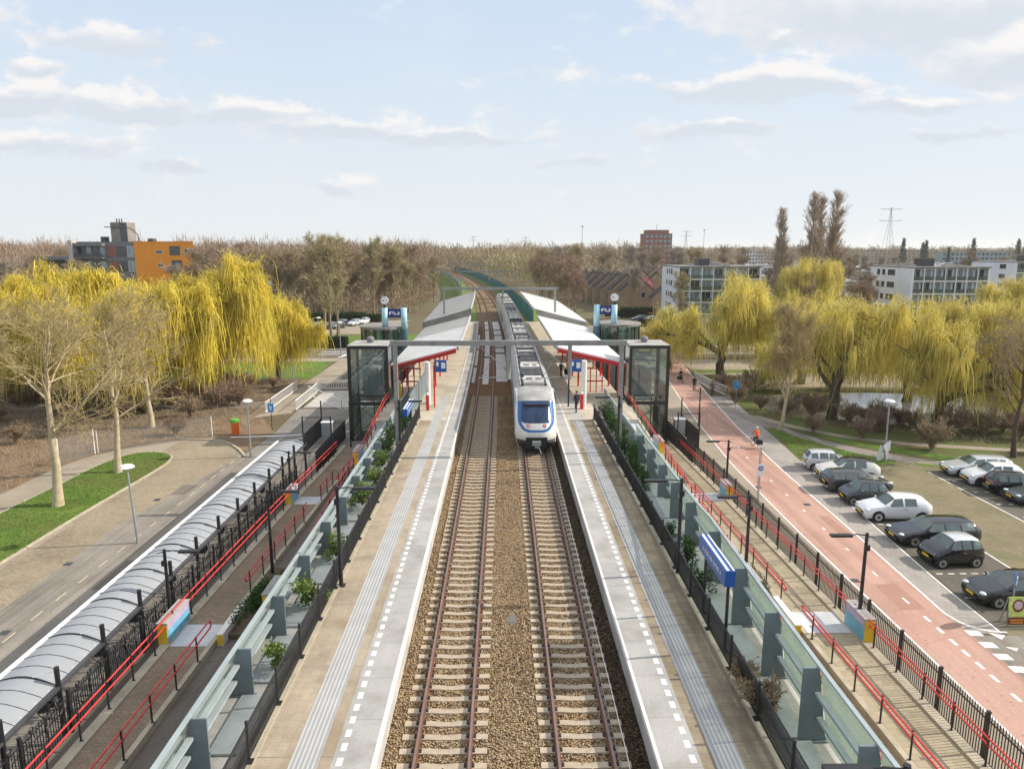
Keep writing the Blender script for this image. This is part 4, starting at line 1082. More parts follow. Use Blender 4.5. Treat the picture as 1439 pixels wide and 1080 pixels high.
# waiting furniture under the near canopy ends
def frame_shelter(lb, x, y):
    t = thing('waiting_frame', lb, 'waiting frame', (x, y, PZ), 'red waiting frames under the canopies')
    for i in range(4):
        q = MB(); q.tube([(x + i * .55, y, PZ), (x + i * .55, y, PZ + 2.3)], .05, 7); q.build('post', 'red', t)
    for z in (1.0, 2.2):
        q = MB(); q.bx(x - .1, x + 1.75, y - .05, y + .05, PZ + z, PZ + z + .11); q.build('bar', 'red', t)
frame_shelter('red waiting frame under the near end of left canopy', -9.3, 65); frame_shelter('red waiting frame under the near end of right canopy', 7.6, 65)
def pay_post(lb, x, y, m='red', h=1.25):
    t = thing('check_in_post', lb, 'check-in post', (x, y, PZ), 'check-in posts on the platforms')
    q = MB(); q.bx(x - .12, x + .12, y - .1, y + .1, PZ, PZ + h); q.build('body', m, t)
    q = MB(); q.ball((x, y, PZ + h + .1), .13, 5); q.build('head', 'white', t)
pay_post('red check-in post with white head by the right fence', 6.55, 57.8); pay_post('red check-in post with white head by the left fence', -6.2, 57.5)
pay_post('yellow check-in post at the top of the left ramp', -9.2, 62.5, 'yellow', 1.4)
def info_sign(lb, x, y, sx):
    t = thing('platform_sign', lb, 'platform sign', (x, y, PZ), 'blue platform signs on posts')
    q = MB(); q.tube([(x, y, PZ), (x, y, PZ + 3.6)], .07, 8); q.build('post', 'red' if sx < 0 else 'black', t)
    q = MB(); q.bx(x + .1, x + 1.05, y - .08, y + .08, PZ + 3.0, PZ + 4.0); b = q.build('panel', 'signblue', t)
    q = MB(); q.bx(x + .62, x + .95, y - .10, y - .08, PZ + 3.3, PZ + 3.8); q.bx(x + .2, x + .4, y - .10, y - .08, PZ + 3.5, PZ + 3.85); q.build('pictogram', 'white', b)
info_sign('blue platform sign on red post at left canopy end', -5.75, 58.8, -1); info_sign('blue platform sign on dark post at right canopy end', 5.55, 58.8, 1)
q = MB(); q.tube([(6.75, 58.0, PZ), (6.75, 58.0, 7.6)], .22, 14); tag(q.build('canopy_column', 'wallwhite'), 'white round column carrying the right canopy end', 'column', 'white columns at the canopy ends')
q = MB(); q.tube([(-6.4, 60.0, PZ), (-6.4, 60.0, 7.2)], .22, 14); tag(q.build('canopy_column', 'wallwhite'), 'white round column carrying the left canopy end', 'column', 'white columns at the canopy ends')

# ---------------------------------------------------------------- overhead line portals
def portal(lb, y, x0, x1, zb, arms):
    c = cv(y); t = thing('catenary_portal', lb, 'catenary portal', (c, y, SZ), 'grey portals carrying the overhead line')
    for x in (x0, x1):
        q = MB(); q.bx(x + c - .13, x + c + .13, y - .13, y + .13, 0 if y < 60 else 3, zb + .15); q.build('post', 'mast', t)
    q = MB(); q.bx(x0 + c - .3, x1 + c + .3, y - .14, y + .14, zb - .16, zb + .16)
    if arms:
        for k in range(22): q.bx(x0 + .4 + k * .66, x0 + .46 + k * .66, y - .16, y + .16, zb - .165, zb + .165)
    q.build('beam', 'mast', t)
    for x in ((.36, 4.3) if arms else (.36,)):
        q = MB(); q.tube([(x + c, y, zb - .15), (x + c, y, 8.4 if arms else zb - 2.2)], .17 if x < 1 and arms else .13, 10); d = q.build('dropper_mast', 'mast', t)
        if arms:
            q = MB(); q.tube([(x, y, 8.9), (x - 1.75, y, 10.45)], .035, 6); q.tube([(x, y, 8.55), (x - 1.95, y, 8.45)], .03, 6); q.tube([(x - 1.0, y, 9.78), (x - 1.75, y, 8.47)], .018, 5)
            q.build('cantilever', 'steel', d)
            q = MB()
            for k in range(4): q.disc((x - .1 - .04 * k, y, 8.98 + .035 * k), (-.75, 0, .66), .07, .02, 8)
            q.build('insulator', 'greypanel', d)
portal('tall grey catenary portal spanning both tracks in front of the canopies', 45, -6.85, 7.62, 10.72, True)
portal('catenary portal rising through the two lower canopies', 96, -7.5, 7.4, 11.5, False)
portal('catenary portal beyond the bridge, before the teal noise screens', 196, -7.4, 7.4, 10.9, False)
portal('catenary portal far along the bend by the noise screens', 275, -7.4, 7.4, 10.8, False)
portal('most distant catenary portal where the bend meets the trees', 360, -7.4, 7.4, 10.8, False)
# ---------------------------------------------------------------- lamps
def arm_lamp(lb, x, y, z0, z1, sx, L=1.42):
    t = thing('platform_lamp', lb, 'lamp post', (x, y, z0), 'black arm lamps along platforms and ramps')
    q = MB(); q.tube([(x, y, z0), (x, y, z0 + 1.2), (x, y, z1 + .08)], [.085, .075, .065], 10); q.bx(x - .15, x + .15, y - .15, y + .15, z0 - .02, z0 + .03); q.build('post', 'black', t)
    q = MB(); q.tube([(x - sx * .35, y, z1 - .12), (x, y, z1 - .02), (x + sx * .4, y, z1 + .03), (x + sx * .75, y, z1)], [.012, .025, .025, .02], 6); a = q.build('arm', 'black', t)
    q = MB(); q.bx(*sorted((x + sx * .62, x + sx * (.62 + L * .6))), y - .11, y + .11, z1 - .06, z1 + .03); h = q.build('lamp_head', 'black', t)
    q = MB(); q.bx(*sorted((x + sx * .66, x + sx * (.58 + L * .6))), y - .09, y + .09, z1 - .075, z1 - .061); q.build('diffuser', 'lamp', h)
    q = MB(); q.bx(x - .10, x + .10, y - .16, y - .04, z1 - .62, z1 - .4); q.build('control_box', 'black', t)
for a in (('black arm lamp standing at the left platform fence near the camera', -6.38, 26.2, PZ, 7.55, 1), ('black arm lamp at the left platform fence beside the portal post', -6.6, 44.3, PZ, 7.12, 1),
          ('black arm lamp at the right platform fence, third fin from camera', 7.12, 27.05, PZ, 7.52, -1), ('black arm lamp at the right platform fence beside the portal post', 7.12, 42.5, PZ, 7.72, -1),
          ('black arm lamp whose head just enters the bottom edge of the photo', 7.12, 11.0, PZ, 7.52, -1),
          ('black arm lamp between left ramps just beyond the dark hedge', -11.36, 32.9, .7, 5.12, 1), ('black arm lamp rising from the near left landing block', -14.3, 28.4, .7, 4.05, 1),
          ('black arm lamp rising by the far left landing block', -14.3, 46.0, .4, 3.3, 1), ('black arm lamp on the pale yellow-ended block of right ramp', 11.2, 30.6, 2.3, 5.56, -1),
          ('black arm lamp rising from the near right landing block', 14.6, 26.75, 1.0, 5.3, -1), ('black arm lamp rising from the far right landing block', 14.95, 45.4, .5, 4.12, -1),
          ('black arm lamp at the concourse fence under left canopy', -6.6, 60.6, PZ, 7.0, 1)): arm_lamp(*a)
def plain_post(lb, x, y, h):
    tag(MB().tube([(x, y, 0), (x, y, h)], [.07, .055], 9).build('black_post', 'black'), lb, 'post', 'plain black posts beside the paths')
plain_post('plain black post at the edge of the red cycle road', 18.75, 66, 3.75)
plain_post('plain black post by the left gate enclosure, next to lift', -12.9, 58.6, 4.1)
def street_light(lb, x, y, h, lean=0, grp='grey street lights with flat shade'):
    t = thing('street_light', lb, 'street light', (x, y, 0), grp)
    q = MB(); q.tube([(x, y, 0), (x + lean * .3, y, h * .3), (x + lean, y, h - .1)], [.085, .07, .05], 10); q.build('pole', 'steel', t)
    q = MB(); q.tube([(x + lean, y, h - .14), (x + lean, y, h - .06), (x + lean, y, h + .06)], [.10, .42, .30], 16); a = q.build('lamp_shade', 'white', t)
    q = MB(); q.tube([(x + lean, y, h - .22), (x + lean, y, h - .1)], [.08, .2], 12); q.build('lens', 'lamp', a)
street_light('grey street light on the kerb between brick lane and bus road', -20.95, 38.75, 4.6, -.2)
street_light('grey street light by the plaza near the end of bike shelter', -20.5, 56.1, 4.7)
street_light('grey street light on the grass right of the big left willow', -27.5, 92.2, 3.6)
street_light('grey street light with a white banner tied to its foot', 30.5, 54.4, 4.9, -.05)
street_light('slim street light beside the hedge at the cross street', -30.8, 119.4, 5.5)
street_light('slim street light at the kerb left of the round entrance roof', -25.5, 111.5, 5.5)
street_light('slim street light on the lawn right of the right lift', 40.0, 126, 6.0)
t = thing('banner', 'white crumpled banner tied to the foot of a street light', 'banner', (30.4, 54.2, 0))
q = MB(); q.add([(30.42, 54.3, 1.45), (30.75, 54.2, 1.75), (30.72, 54.12, .75), (30.5, 54.1, .1), (30.36, 54.18, .9), (30.2, 54.22, 1.3)], [(0, 1, 2, 3, 4, 5)])
q.add([(30.42, 54.33, 1.45), (30.75, 54.23, 1.75), (30.72, 54.15, .75), (30.5, 54.13, .1), (30.36, 54.21, .9), (30.2, 54.25, 1.3)], [(5, 4, 3, 2, 1, 0)]); q.build('cloth', 'white', t)
q = MB(); q.add([(30.6, 54.13, .95), (30.74, 54.1, .9), (30.66, 54.08, .55)], [(0, 1, 2)]); q.build('red_patch', 'red', t)
q = MB(); q.add([(30.1, 54.5, 1.3), (30.35, 54.45, 1.1), (30.25, 54.4, .02), (29.85, 54.4, .02)], [(0, 1, 2, 3)]); q.build('loose_sheet', 'lamp', t)

# ---------------------------------------------------------------- station name signs, street signs
def name_sign(lb, x, y0, y1, z, sd):
    t = thing('station_name_sign', lb, 'station sign', (x, (y0 + y1) / 2, PZ), 'blue station name signs')
    for y in (y0 + .12, y1 - .35):
        q = MB(); q.tube([(x, y, PZ), (x, y, z - .25)], .055, 8); q.bx(x - .12, x + .12, y - .12, y + .12, PZ, PZ + .03); q.build('post', 'black', t)
    q = MB(); q.bx(x - .17, x + .17, y0, y1, z - .28, z + .26); p = q.build('panel', 'signblue', t)
    q = MB(); q.bx(x - .11, x - .03, y0 + .02, y1 - .02, z + .26, z + .29); q.bx(x + .1, x + .15, y0 + .02, y1 - .02, z + .26, z + .28); q.build('top_trim', 'white', p)
    q = MB(); r5 = random.Random(4); y = y0 + .45; xs = x - sd * .175
    while y < y1 - .5:                                       # white lettering, too small to read in the photograph
        h = r5.choice([.13, .13, .13, .2]); q.bx(xs - .004, xs + .004, y, y + .025, z - .07, z - .07 + h)
        if r5.random() < .7: q.bx(xs - .004, xs + .004, y + .026, y + .07, z - .07, z - .045)
        if r5.random() < .6: q.bx(xs - .004, xs + .004, y + .026, y + .07, z + .03, z + .055)
        y += r5.choice([.11, .11, .12, .2])
    q.build('lettering', 'white', p)
name_sign('blue station name sign on two black posts, right platform', 7.28, 21.2, 24.2, 6.15, 1)
name_sign('blue station name sign among ivy by the left portal post', -6.85, 48.6, 52.2, 5.35, -1)
def board(lb, x, y, w, h, z, mt, cat, pole_h, pm='steel', rz=0):
    t = thing('street_sign', lb, cat, (x, y, 0))
    q = MB(); q.tube([(x, y, 0), (x, y, pole_h)], .035, 8); q.build('pole', pm, t)
    q = MB(); q.bx(x - w / 2, x + w / 2, y - .06, y - .035, z - h / 2, z + h / 2); p = q.build('plate', mt, t)
    return t, p
t, p = board('white plate sign with blue round symbol on a pole by the fence', 17.05, 45.05, .52, .78, 2.25, 'white', 'street sign', 3.8)
q = MB(); q.disc((17.05, 44.98, 2.36), (0, 1, 0), .17, .01); q.build('blue_disc', 'signblue', p)
q = MB(); q.disc((17.05, 44.972, 2.36), (0, 1, 0), .125, .01); q.build('white_ring', 'lilac', p)
q = MB(); q.beam((16.96, 44.965, 2.45), (17.14, 44.965, 2.27), .03, .012); q.beam((16.9, 44.985, 2.05), (17.2, 44.985, 2.05), .012, .02); q.build('bar', 'white', p)
t, p = board('pole top camera arm above white plate sign', 17.05, 45.3, .3, .05, 3.75, 'white', 'pole', 3.75)
t, p = board('small blue square parking sign beside the white railing', 24.6, 73.2, .62, .75, 2.65, 'lightblue', 'street sign', 4.2)
q = MB()
for a in (-.08, .08): q.bx(24.6 - .1, 24.6 - .04, 73.12, 73.135, 2.45, 2.85)
q.bx(24.56, 24.7, 73.12, 73.135, 2.79, 2.85); q.bx(24.56, 24.7, 73.12, 73.135, 2.62, 2.68); q.bx(24.66, 24.72, 73.12, 73.135, 2.64, 2.83); q.build('letter', 'white', p)
t, p = board('pale blue sign on a black post beside the plaza', -21.5, 64.7, .55, .8, 2.2, 'lightblue', 'street sign', 3.3, 'black')
q = MB(); q.bx(-21.6, -21.4, 64.62, 64.635, 2.0, 2.4); q.build('pictogram', 'white', p)
t, p = board('white notice sign on a post by the far left mesh fence', -34.5, 46.2, .5, .7, 1.7, 'white', 'street sign', 2.2)
# round blue sign and advertising board
t = thing('round_road_sign', 'round blue road sign on a short pole behind the poster board', 'road sign', (22.95, 29.4, 0))
q = MB(); q.tube([(22.95, 29.4, 0), (22.95, 29.4, 1.7)], .035, 8); q.build('pole', 'steel', t)
q = MB(); q.disc((22.95, 29.38, 2.0), (.8, -.6, 0), .36, .03); d = q.build('disc', 'roundblue', t)
q = MB(); q.tube([(22.975, 29.36, 2.15), (22.965, 29.36, 1.95), (22.86, 29.27, 1.82)], .035, 5); q.tube([(22.93, 29.33, 2.17), (22.97, 29.36, 2.2), (23.01, 29.39, 2.12)], .03, 5); q.build('arrow', 'white', d)
t = thing('poster_board', 'green and red poster board standing at the corner by black car', 'poster board', (22.9, 28.95, 0))
q = MB()
for x in (22.5, 23.3): q.beam((x, 28.95, 0), (x, 29.05, 1.35), .04, .04); q.beam((x, 29.45, 0), (x, 29.08, 1.35), .04, .04)
q.build('stand', 'steel', t)
def tilt(x0, x1, z0, z1, d): return [(x0, 28.93 + z0 * .074 - d, z0), (x1, 28.93 + z0 * .074 - d, z0), (x1, 28.93 + z1 * .074 - d, z1), (x0, 28.93 + z1 * .074 - d, z1)]
q = MB(); A = tilt(22.48, 23.32, .08, 1.38, 0); B = tilt(22.48, 23.32, .08, 1.38, -.03); q.add(A + B, [(0, 1, 2, 3), (7, 6, 5, 4), (0, 4, 5, 1), (1, 5, 6, 2), (2, 6, 7, 3), (3, 7, 4, 0)]); pb = q.build('panel', 'poster', t)
q = MB(); q.quad(*tilt(22.5, 23.3, .1, .46, .005)); q.build('dark_band', 'posterdark', pb)
q = MB(); q.quad(*tilt(22.62, 23.18, .17, .23, .01)); q.quad(*tilt(22.6, 23.2, .29, .35, .01)); q.build('lettering', 'orange', pb)
q = MB(); q.quad(*[(22.92 + .27 * math.cos(a), 28.93 + (.98 + .3 * math.sin(a)) * .074 - .006, .98 + .3 * math.sin(a)) for a in lin(0, 2 * PI, 13)[:-1]]); q.build('dark_badge', 'posterdark', pb)
q = MB(); q.quad(*[(22.92 + .2 * math.cos(a), 28.93 + (1.0 + .2 * math.sin(a)) * .074 - .011, 1.0 + .2 * math.sin(a)) for a in lin(0, 2 * PI, 13)[:-1]]); q.build('pink_badge', 'posterpink', pb)
t = thing('litter_bin', 'orange litter bin with green lid at the edge of the leaf litter', 'litter bin', (-24.4, 63.4, 0))
q = MB(); q.tube([(-24.4, 63.4, .05), (-24.4, 63.4, 1.15)], [.34, .38], 16); q.build('body', 'binorange', t)
q = MB(); q.tube([(-24.4, 63.4, 1.15), (-24.4, 63.4, 1.4), (-24.4, 63.4, 1.46)], [.40, .40, .3], 16); q.build('lid', 'bingreen', t)

# ---------------------------------------------------------------- station entrances
def entrance(sd, cols, ztop, zroof, cx, rx, lb1, lb2, lb3, clock_i, y=85):
    t = thing('entrance_pavilion', lb1, 'station entrance', (cx, y + 1, PZ), 'round station entrance roofs')
    n = 28; P = [(cx + rx * math.cos(a), y + 1.5 + 3.2 * math.sin(a)) for a in lin(0, 2 * PI, n + 1)[:-1]]
    q = MB(); q.prism(P, zroof - .1, zroof + .16); rf = q.build('roof', 'darkconc', t)
    for k in range(0, n, 2):
        q = MB(); px, py = P[k]; px = cx + (px - cx) * .95; q.tube([(px, py, 0), (px, py, zroof - .1)], .09, 7); q.build('post', 'black', t)
    q = MB(); P2 = [(cx + (a - cx) * .9, y + 1.5 + (b - y - 1.5) * .9) for a, b in P]
    for k in range(n):
        a, b = P2[k], P2[(k + 1) % n]; q.quad((a[0], a[1], PZ), (b[0], b[1], PZ), (b[0], b[1], zroof - .2), (a[0], a[1], zroof - .2))
    q.build('glass_wall', 'noiseglass', t)
    q = MB(); q.prism([(cx + rx * .96 * math.cos(a), y + 1.5 + 3.1 * math.sin(a)) for a in lin(0, 2 * PI, 25)[:-1]], 0, PZ - .05); q.build('base', 'darkconc', t)
    g = thing('station_gantry', lb2, 'station sign', (sum(cols) / 2, y - .3, zroof), 'pale blue columns with railway sign')
    for x in cols:
        q = MB(); q.tube([(x, y - .5, PZ if 0 else zroof - 3.9), (x, y - .5, zroof - .1)], .42, 14); q.build('lower_column', 'tealdark', g)
        q = MB(); q.tube([(x, y - .5, zroof - .1), (x, y - .5, ztop)], .36, 18); q.build('column', 'paleblue', g, True)
    a, b = cols[0] + .36, cols[1] - .36; z0, z1 = ztop - 1.15, ztop - .1; yy = y - .5
    q = MB(); q.bx(a, b, yy - .06, yy + .06, z0, z1); p = q.build('sign_panel', 'navy', g)
    # white railway emblem: two interlocked arrows
    m, zc, w = (a + b) / 2, (z0 + z1) / 2, (b - a) * .40; h = .20; e = yy - .075
    q = MB()
    def stroke(pts): 
        for u, v in zip(pts, pts[1:]): q.beam((m + u[0] * w, e, zc + u[1] * h), (m + v[0] * w, e, zc + v[1] * h), .02, .085)
    stroke([(-.85, 0), (-.6, .75), (-.05, .75), (.25, -.05), (.05, -.1)]); stroke([(.85, 0), (.6, -.75), (.0, -.75), (-.25, 0), (-.45, .05)])
    q.add([(m - w * 1.1, e - .012, zc), (m - w * .72, e - .012, zc + h * 1.35), (m - w * .72, e - .012, zc - h * 1.35)], [(0, 2, 1)])
    q.add([(m + w * 1.1, e - .012, zc), (m + w * .72, e - .012, zc - h * 1.35), (m + w * .72, e - .012, zc + h * 1.35)], [(0, 2, 1)])
    q.build('emblem', 'white', p)
    x = cols[clock_i]; c = thing('station_clock', lb3, 'clock', (x, yy, ztop), 'station clocks on blue columns')
    q = MB(); q.bx(x - .12, x + .12, yy - .1, yy + .1, ztop, ztop + .42); q.build('stem', 'black', c)
    zc = ztop + .86; q = MB(); q.disc((x, yy, zc), (0, 1, 0), .47, .2, 24); f = q.build('face', 'white', c)
    q = MB()
    for k in range(12): s_, c_ = math.sin(k * PI / 6), math.cos(k * PI / 6); q.beam((x + .37 * s_, yy - .105, zc + .37 * c_), (x + .44 * s_, yy - .105, zc + .44 * c_), .02, .035)
    q.beam((x, yy - .108, zc), (x - .36, yy - .108, zc + .0), .02, .05); q.beam((x, yy - .112, zc), (x - .24, yy - .112, zc + .05), .02, .07); q.build('hands', 'black', f)
entrance(-1, (-13.93, -11.68), 9.85, 7.45, -14.4, 2.9, 'round dark entrance roof on posts left of the platforms', 'two pale blue columns with navy railway sign, left entrance', 'white station clock on pale blue column of left entrance', 0)
entrance(1, (11.2, 13.27), 10.2, 7.75, 14.1, 2.7, 'round dark entrance roof on posts right of the platforms', 'two pale blue columns with navy railway sign, right entrance', 'white station clock on pale blue column of right entrance', 1)

# white railings of the underpass and the small bridges
def railing(lb, pts, h=1.1, m='white', grp='white railings around the underpass and bridges'):
    x, y = pts[0][:2]; t = thing('white_railing', lb, 'railing', (x, y, 0), grp)
    for a, b in zip(pts, pts[1:]):
        a, b = Vector(a), Vector(b); q = MB(); n = max(2, int((b - a).length / .28))
        for z in (.12, h): q.beam(a + Vector((0, 0, z)), b + Vector((0, 0, z)), .06, .07)
        for k in range(n + 1): p = a + (b - a) * k / n; q.beam(p + Vector((0, 0, .12)), p + Vector((0, 0, h)), .035, .035)
        q.build('panel', m, t)
railing('white railing along the left edge of the pale plaza path', [(-24.3, 71.5, .15), (-24.6, 84, .15)])
railing('white railing along the right edge of the pale plaza path', [(-21.5, 72.5, .15), (-21.8, 84, .15)])
railing('white railing across the far side of the sunken underpass', [(-21.7, 84.2, .15), (-14.5, 84.2, .15)])
railing('white sloping railing down the underpass stair', [(-21.2, 76.5, .9), (-17.0, 73.6, -.05), (-14, 73.6, -.05)])
flat('underpass_floor', [(-21.3, 74.5), (-13.8, 74.5), (-13.8, 83.9), (-21.3, 83.9)], .03, 'concrete')
railing('white railing beside the pedestrians at the right path', [(24.7, 90, .1), (25.0, 84, .1), (25.9, 77.8, .1)])
def wire_fence(lb, x, y, L, h, rz):
    t = thing('wire_fence', lb, 'fence', (x, y, 0), 'pale wire fence panels by the leaf litter', rz)
    q = MB()
    for k in range(int(L / .12) + 1): q.bx(k * .12 - .006, k * .12 + .006, -.006, .006, .05, h)
    for k in range(int(h / .14)): q.bx(0, L, .006, .018, .1 + k * .14, .112 + k * .14)
    q.build('panel', 'steel').parent = t
    for xx in (0, L):
        q = MB(); q.bx(xx - .03, xx + .03, -.03, .03, 0, h + .1); q.build('post', 'white').parent = t
wire_fence('pale wire fence panel nearest the left edge of the photo', -36.8, 47, 2.6, 2.0, R(80))
wire_fence('pale wire fence panel behind the first bare plane tree', -34.8, 54.2, 3.2, 2.0, R(70))
wire_fence('long wire fence running along the leaf litter under willows', -33.6, 57.5, 9, 1.8, R(35))

# ---------------------------------------------------------------- train
def train():
    t = thing('passenger_train', 'white and blue passenger train standing at the right platform', 'train', (2.3, 46.9, SZ + .18))
    zr = SZ + .18; xc0 = 2.30; y0 = 46.95
    prof0 = [(.50, .42, .84), (.16, .80, .95), (.06, 1.18, .99), (.08, 1.45, 1.0), (.18, 1.80, 1.0), (.34, 2.16, .995), (.75, 2.62, .985), (1.30, 3.22, .97), (1.62, 3.44, .95), (2.4, 3.74, .93), (3.4, 3.90, .92), (4.4, 3.96, .92)]
    sub_ = 9; prof = []
    for i in range(len(prof0) - 1):
        for k in range(sub_): f = k / sub_; prof.append(tuple(prof0[i][m] * (1 - f) + prof0[i + 1][m] * f for m in range(3)))
    prof.append(prof0[-1]); T_ = lambda i: i / sub_
    sv = [math.sin(a) ** 1 for a in lin(-PI / 2, PI / 2, 71)]
    W = 1.44
    def pt(i, s):
        o, z, w = prof[i]; e = abs(s) ** 3.2; k = T_(i)
        push = (.95 + (.2 - .95) * min(1, max(0, (k - 7) / 2))) * e * (1 if k > 1 else .7)
        zz = z - (.06 + .14 * min(1, max(0, (k - 6.5) / 2))) * e
        return (xc0 + s * W * w, y0 + o + push, zr + zz)
    G = [[pt(i, s) for s in sv] for i in range(len(prof))]
    sel = {'nose': [], 'windscreen': [], 'blue_band': [], 'bumper': [], 'front_roof': []}
    def inside(s, z, hw, zb, zt, r):
        """rounded at the lower corners"""
        if abs(s) > hw or z < zb or z > zt: return False
        dx, dz = abs(s) - (hw - r), (zb + r * 1.6) - z
        return not (dx > 0 and dz > 0 and (dx / r) ** 2 + (dz / (r * 1.6)) ** 2 > 1)
    for i in range(len(prof) - 1):
        for j in range(len(sv) - 1):
            s_ = abs((sv[j] + sv[j + 1]) / 2); z = (prof[i][1] + prof[i + 1][1]) / 2; k = T_(i)
            if z < .98 and s_ < .97: kk = 'bumper'
            elif inside(s_, z, .71, 2.14, 3.44, .08): kk = 'windscreen'
            elif inside(s_, z, .90, 1.52, 3.44, .60) and not inside(s_, z, .76, 1.70, 2.14, .48): kk = 'blue_band'
            elif k >= 8 and s_ < .93: kk = 'front_roof'
            else: kk = 'nose'
            sel[kk].append((i, j))
    mt = {'nose': 'trainwhite', 'windscreen': 'trainglass', 'blue_band': 'trainblue', 'bumper': 'traindark', 'front_roof': 'trainroof'}
    for k, cells in sel.items():
        q = MB(); idx = {}
        def vid(i, j):
            if (i, j) not in idx: idx[(i, j)] = len(q.v); q.v.append(G[i][j])
            return idx[(i, j)]
        for i, j in cells: q.f.append((vid(i, j), vid(i, j + 1), vid(i + 1, j + 1), vid(i + 1, j))); q.m.append(0)
        if k == 'nose':
            for s in (0, len(sv) - 1):
                for i in range(0, len(prof) - 1):
                    a, b = G[i][s], G[i + 1][s]; sx = -1 if s == 0 else 1
                    A = (xc0 + sx * W, y0 + 4.4, a[2]); B = (xc0 + sx * W, y0 + 4.4, b[2])
                    q.quad(*([a, b, B, A] if sx > 0 else [a, A, B, b]))
        o = q.build(k, mt[k], t, True)
        if k == 'windscreen':
            w = MB(); w.beam((xc0 + .05, y0 + .33, zr + 2.2), (xc0 + .02, y0 + 1.05, zr + 2.95), .03, .02); w.beam((xc0 + .1, y0 + .33, zr + 2.2), (xc0 + .6, y0 + .92, zr + 2.8), .025, .02); w.build('wiper', 'black', o)
            w = MB(); w.bx(xc0 - .9, xc0 + .9, y0 + 1.17, y0 + 1.2, zr + 3.1, zr + 3.26); w.build('destination_bar', 'black', o)
    for sx in (-.56, .56):
        q = MB(); q.disc((xc0 + sx, y0 + .29, zr + 1.96), (0, -1, .35), .13, .04, 14); l = q.build('marker_light', 'trainlight', t)
        q = MB(); q.disc((xc0 + sx, y0 + .265, zr + 1.97), (0, -1, .35), .055, .03, 10); q.build('lens', 'lamp', l)
    q = MB(); q.bx(xc0 - .72, xc0 + .72, y0 + .0, y0 + .12, zr + .52, zr + 1.2); q.build('coupler_recess', 'gasket', t)
    q = MB(); q.bx(xc0 - .3, xc0 + .3, y0 - .28, y0 + .06, zr + .7, zr + .98); q.bx(xc0 - .12, xc0 + .12, y0 - .2, y0, zr + .5, zr + .7); q.tube([(xc0 + .1, y0 - .2, zr + .7), (xc0 + .3, y0 - .4, zr + .2)], .03, 5); q.build('coupler', 'steel', t)
    q = MB(); q.bx(xc0 - 1.0, xc0 + 1.0, y0 + 1.2, y0 + 4, zr + .05, zr + .45); q.build('underframe', 'traindark', t)
    # carriages follow the bend
    yA = y0 + 4.4; L = 16.2; first = None
    for c in range(7):
        ya_, yb_ = yA + c * L, yA + (c + 1) * L - .45
        def cx(y): return xc0 + cv(y)
        yl = lin(ya_, yb_, 5)
        sec = [(-1.36, .45), (-1.44, .9), (-1.44, 3.0), (-1.40, 3.55), (-1.18, 3.86), (-.7, 3.96), (0, 3.99), (.7, 3.96), (1.18, 3.86), (1.40, 3.55), (1.44, 3.0), (1.44, .9), (1.36, .45)]
        q = MB(); n = len(sec)
        for y in yl: q.v += [(cx(y) + a, y, zr + z) for a, z in sec]
        for i in range(len(yl) - 1):
            for j in range(n):
                q.f.append((i * n + j, (i + 1) * n + j, (i + 1) * n + (j + 1) % n, i * n + (j + 1) % n)); q.m.append(1 if 2 <= j <= 9 else 0)
        q.f += [tuple(range(n)), tuple((len(yl) - 1) * n + i for i in range(n - 1, -1, -1))]; q.m += [0, 0]
        q.f = [tuple(reversed(f)) for f in q.f]
        car = q.build('carriage', ['trainwhite', 'trainroof'], t)
        if c < 6:
            y = yb_ + .225; q = MB(); q.bx(cx(y) - 1.2, cx(y) + 1.2, yb_ - .05, yb_ + .5, zr + .6, zr + 3.75); q.build('gangway', 'gasket', t)
        q = MB()
        for sx in (-1, 1):
            for k in range(6):
                y = ya_ + 1.2 + k * 2.5; q.beam((cx(y) + sx * 1.443, y, zr + 2.25), (cx(y + 1.9) + sx * 1.443, y + 1.9, zr + 2.25), .012, .85)
        q.build('window_band', 'trainglass', car)
        q = MB()
        for sx in (-1, 1): q.beam((cx(ya_) + sx * 1.443, ya_ + .2, zr + 1.25), (cx(yb_) + sx * 1.443, yb_ - .2, zr + 1.25), .012, .45)
        q.build('blue_stripe', 'trainblue', car)
        dk = MB(); bxs = MB(); r6 = random.Random(c + 2); y = ya_ + (.4 if c else 0.1)
        dk.beam((cx(ya_ + .3), ya_ + .2, zr + 3.985), (cx(yb_ - .3), yb_ - .3, zr + 3.985), 1.9, .10)
        while y < yb_ - 1.6:
            l = r6.choice([.55, .75, 1.1, 1.6]); w = r6.choice([1.5, 1.6, 1.6, 1.35])
            (bxs if r6.random() < .72 else dk).beam((cx(y), y, zr + 4.12), (cx(y + l), y + l, zr + 4.12), w, .22)
            if l > 1: dk.beam((cx(y) - .3, y + l * .5 - .25, zr + 4.24), (cx(y) - .3, y + l * .5 + .25, zr + 4.24), .45, .04); dk.beam((cx(y) + .35, y + l * .5 - .2, zr + 4.24), (cx(y) + .35, y + l * .5 + .2, zr + 4.24), .35, .04)
            y += l + r6.choice([.12, .3, .5, .9])
        for sx in (-1, 1): bxs.beam((cx(ya_) + sx * .98, ya_ + .1, zr + 4.03), (cx(yb_) + sx * .98, yb_ - .1, zr + 4.03), .06, .12)
        dk.build('roof_recess', 'traindark', car); bxs.build('roof_units', 'trainbox', car)
        if c in (1, 4):
            ym = (ya_ + yb_) / 2; q = MB(); X = cx(ym)
            for a, b in (((-.5, -.8, 4.2), (-.5, .9, 4.6)), ((.5, -.8, 4.2), (.5, .9, 4.6)), ((-.9, .9, 4.6), (.9, .9, 4.6)), ((-.9, 1.1, 4.6), (.9, 1.1, 4.6))): q.tube([(X + a[0], ym + a[1], zr + a[2]), (X + b[0], ym + b[1], zr + b[2])], .035, 5)
            q.build('pantograph', 'traindark', car)
train()

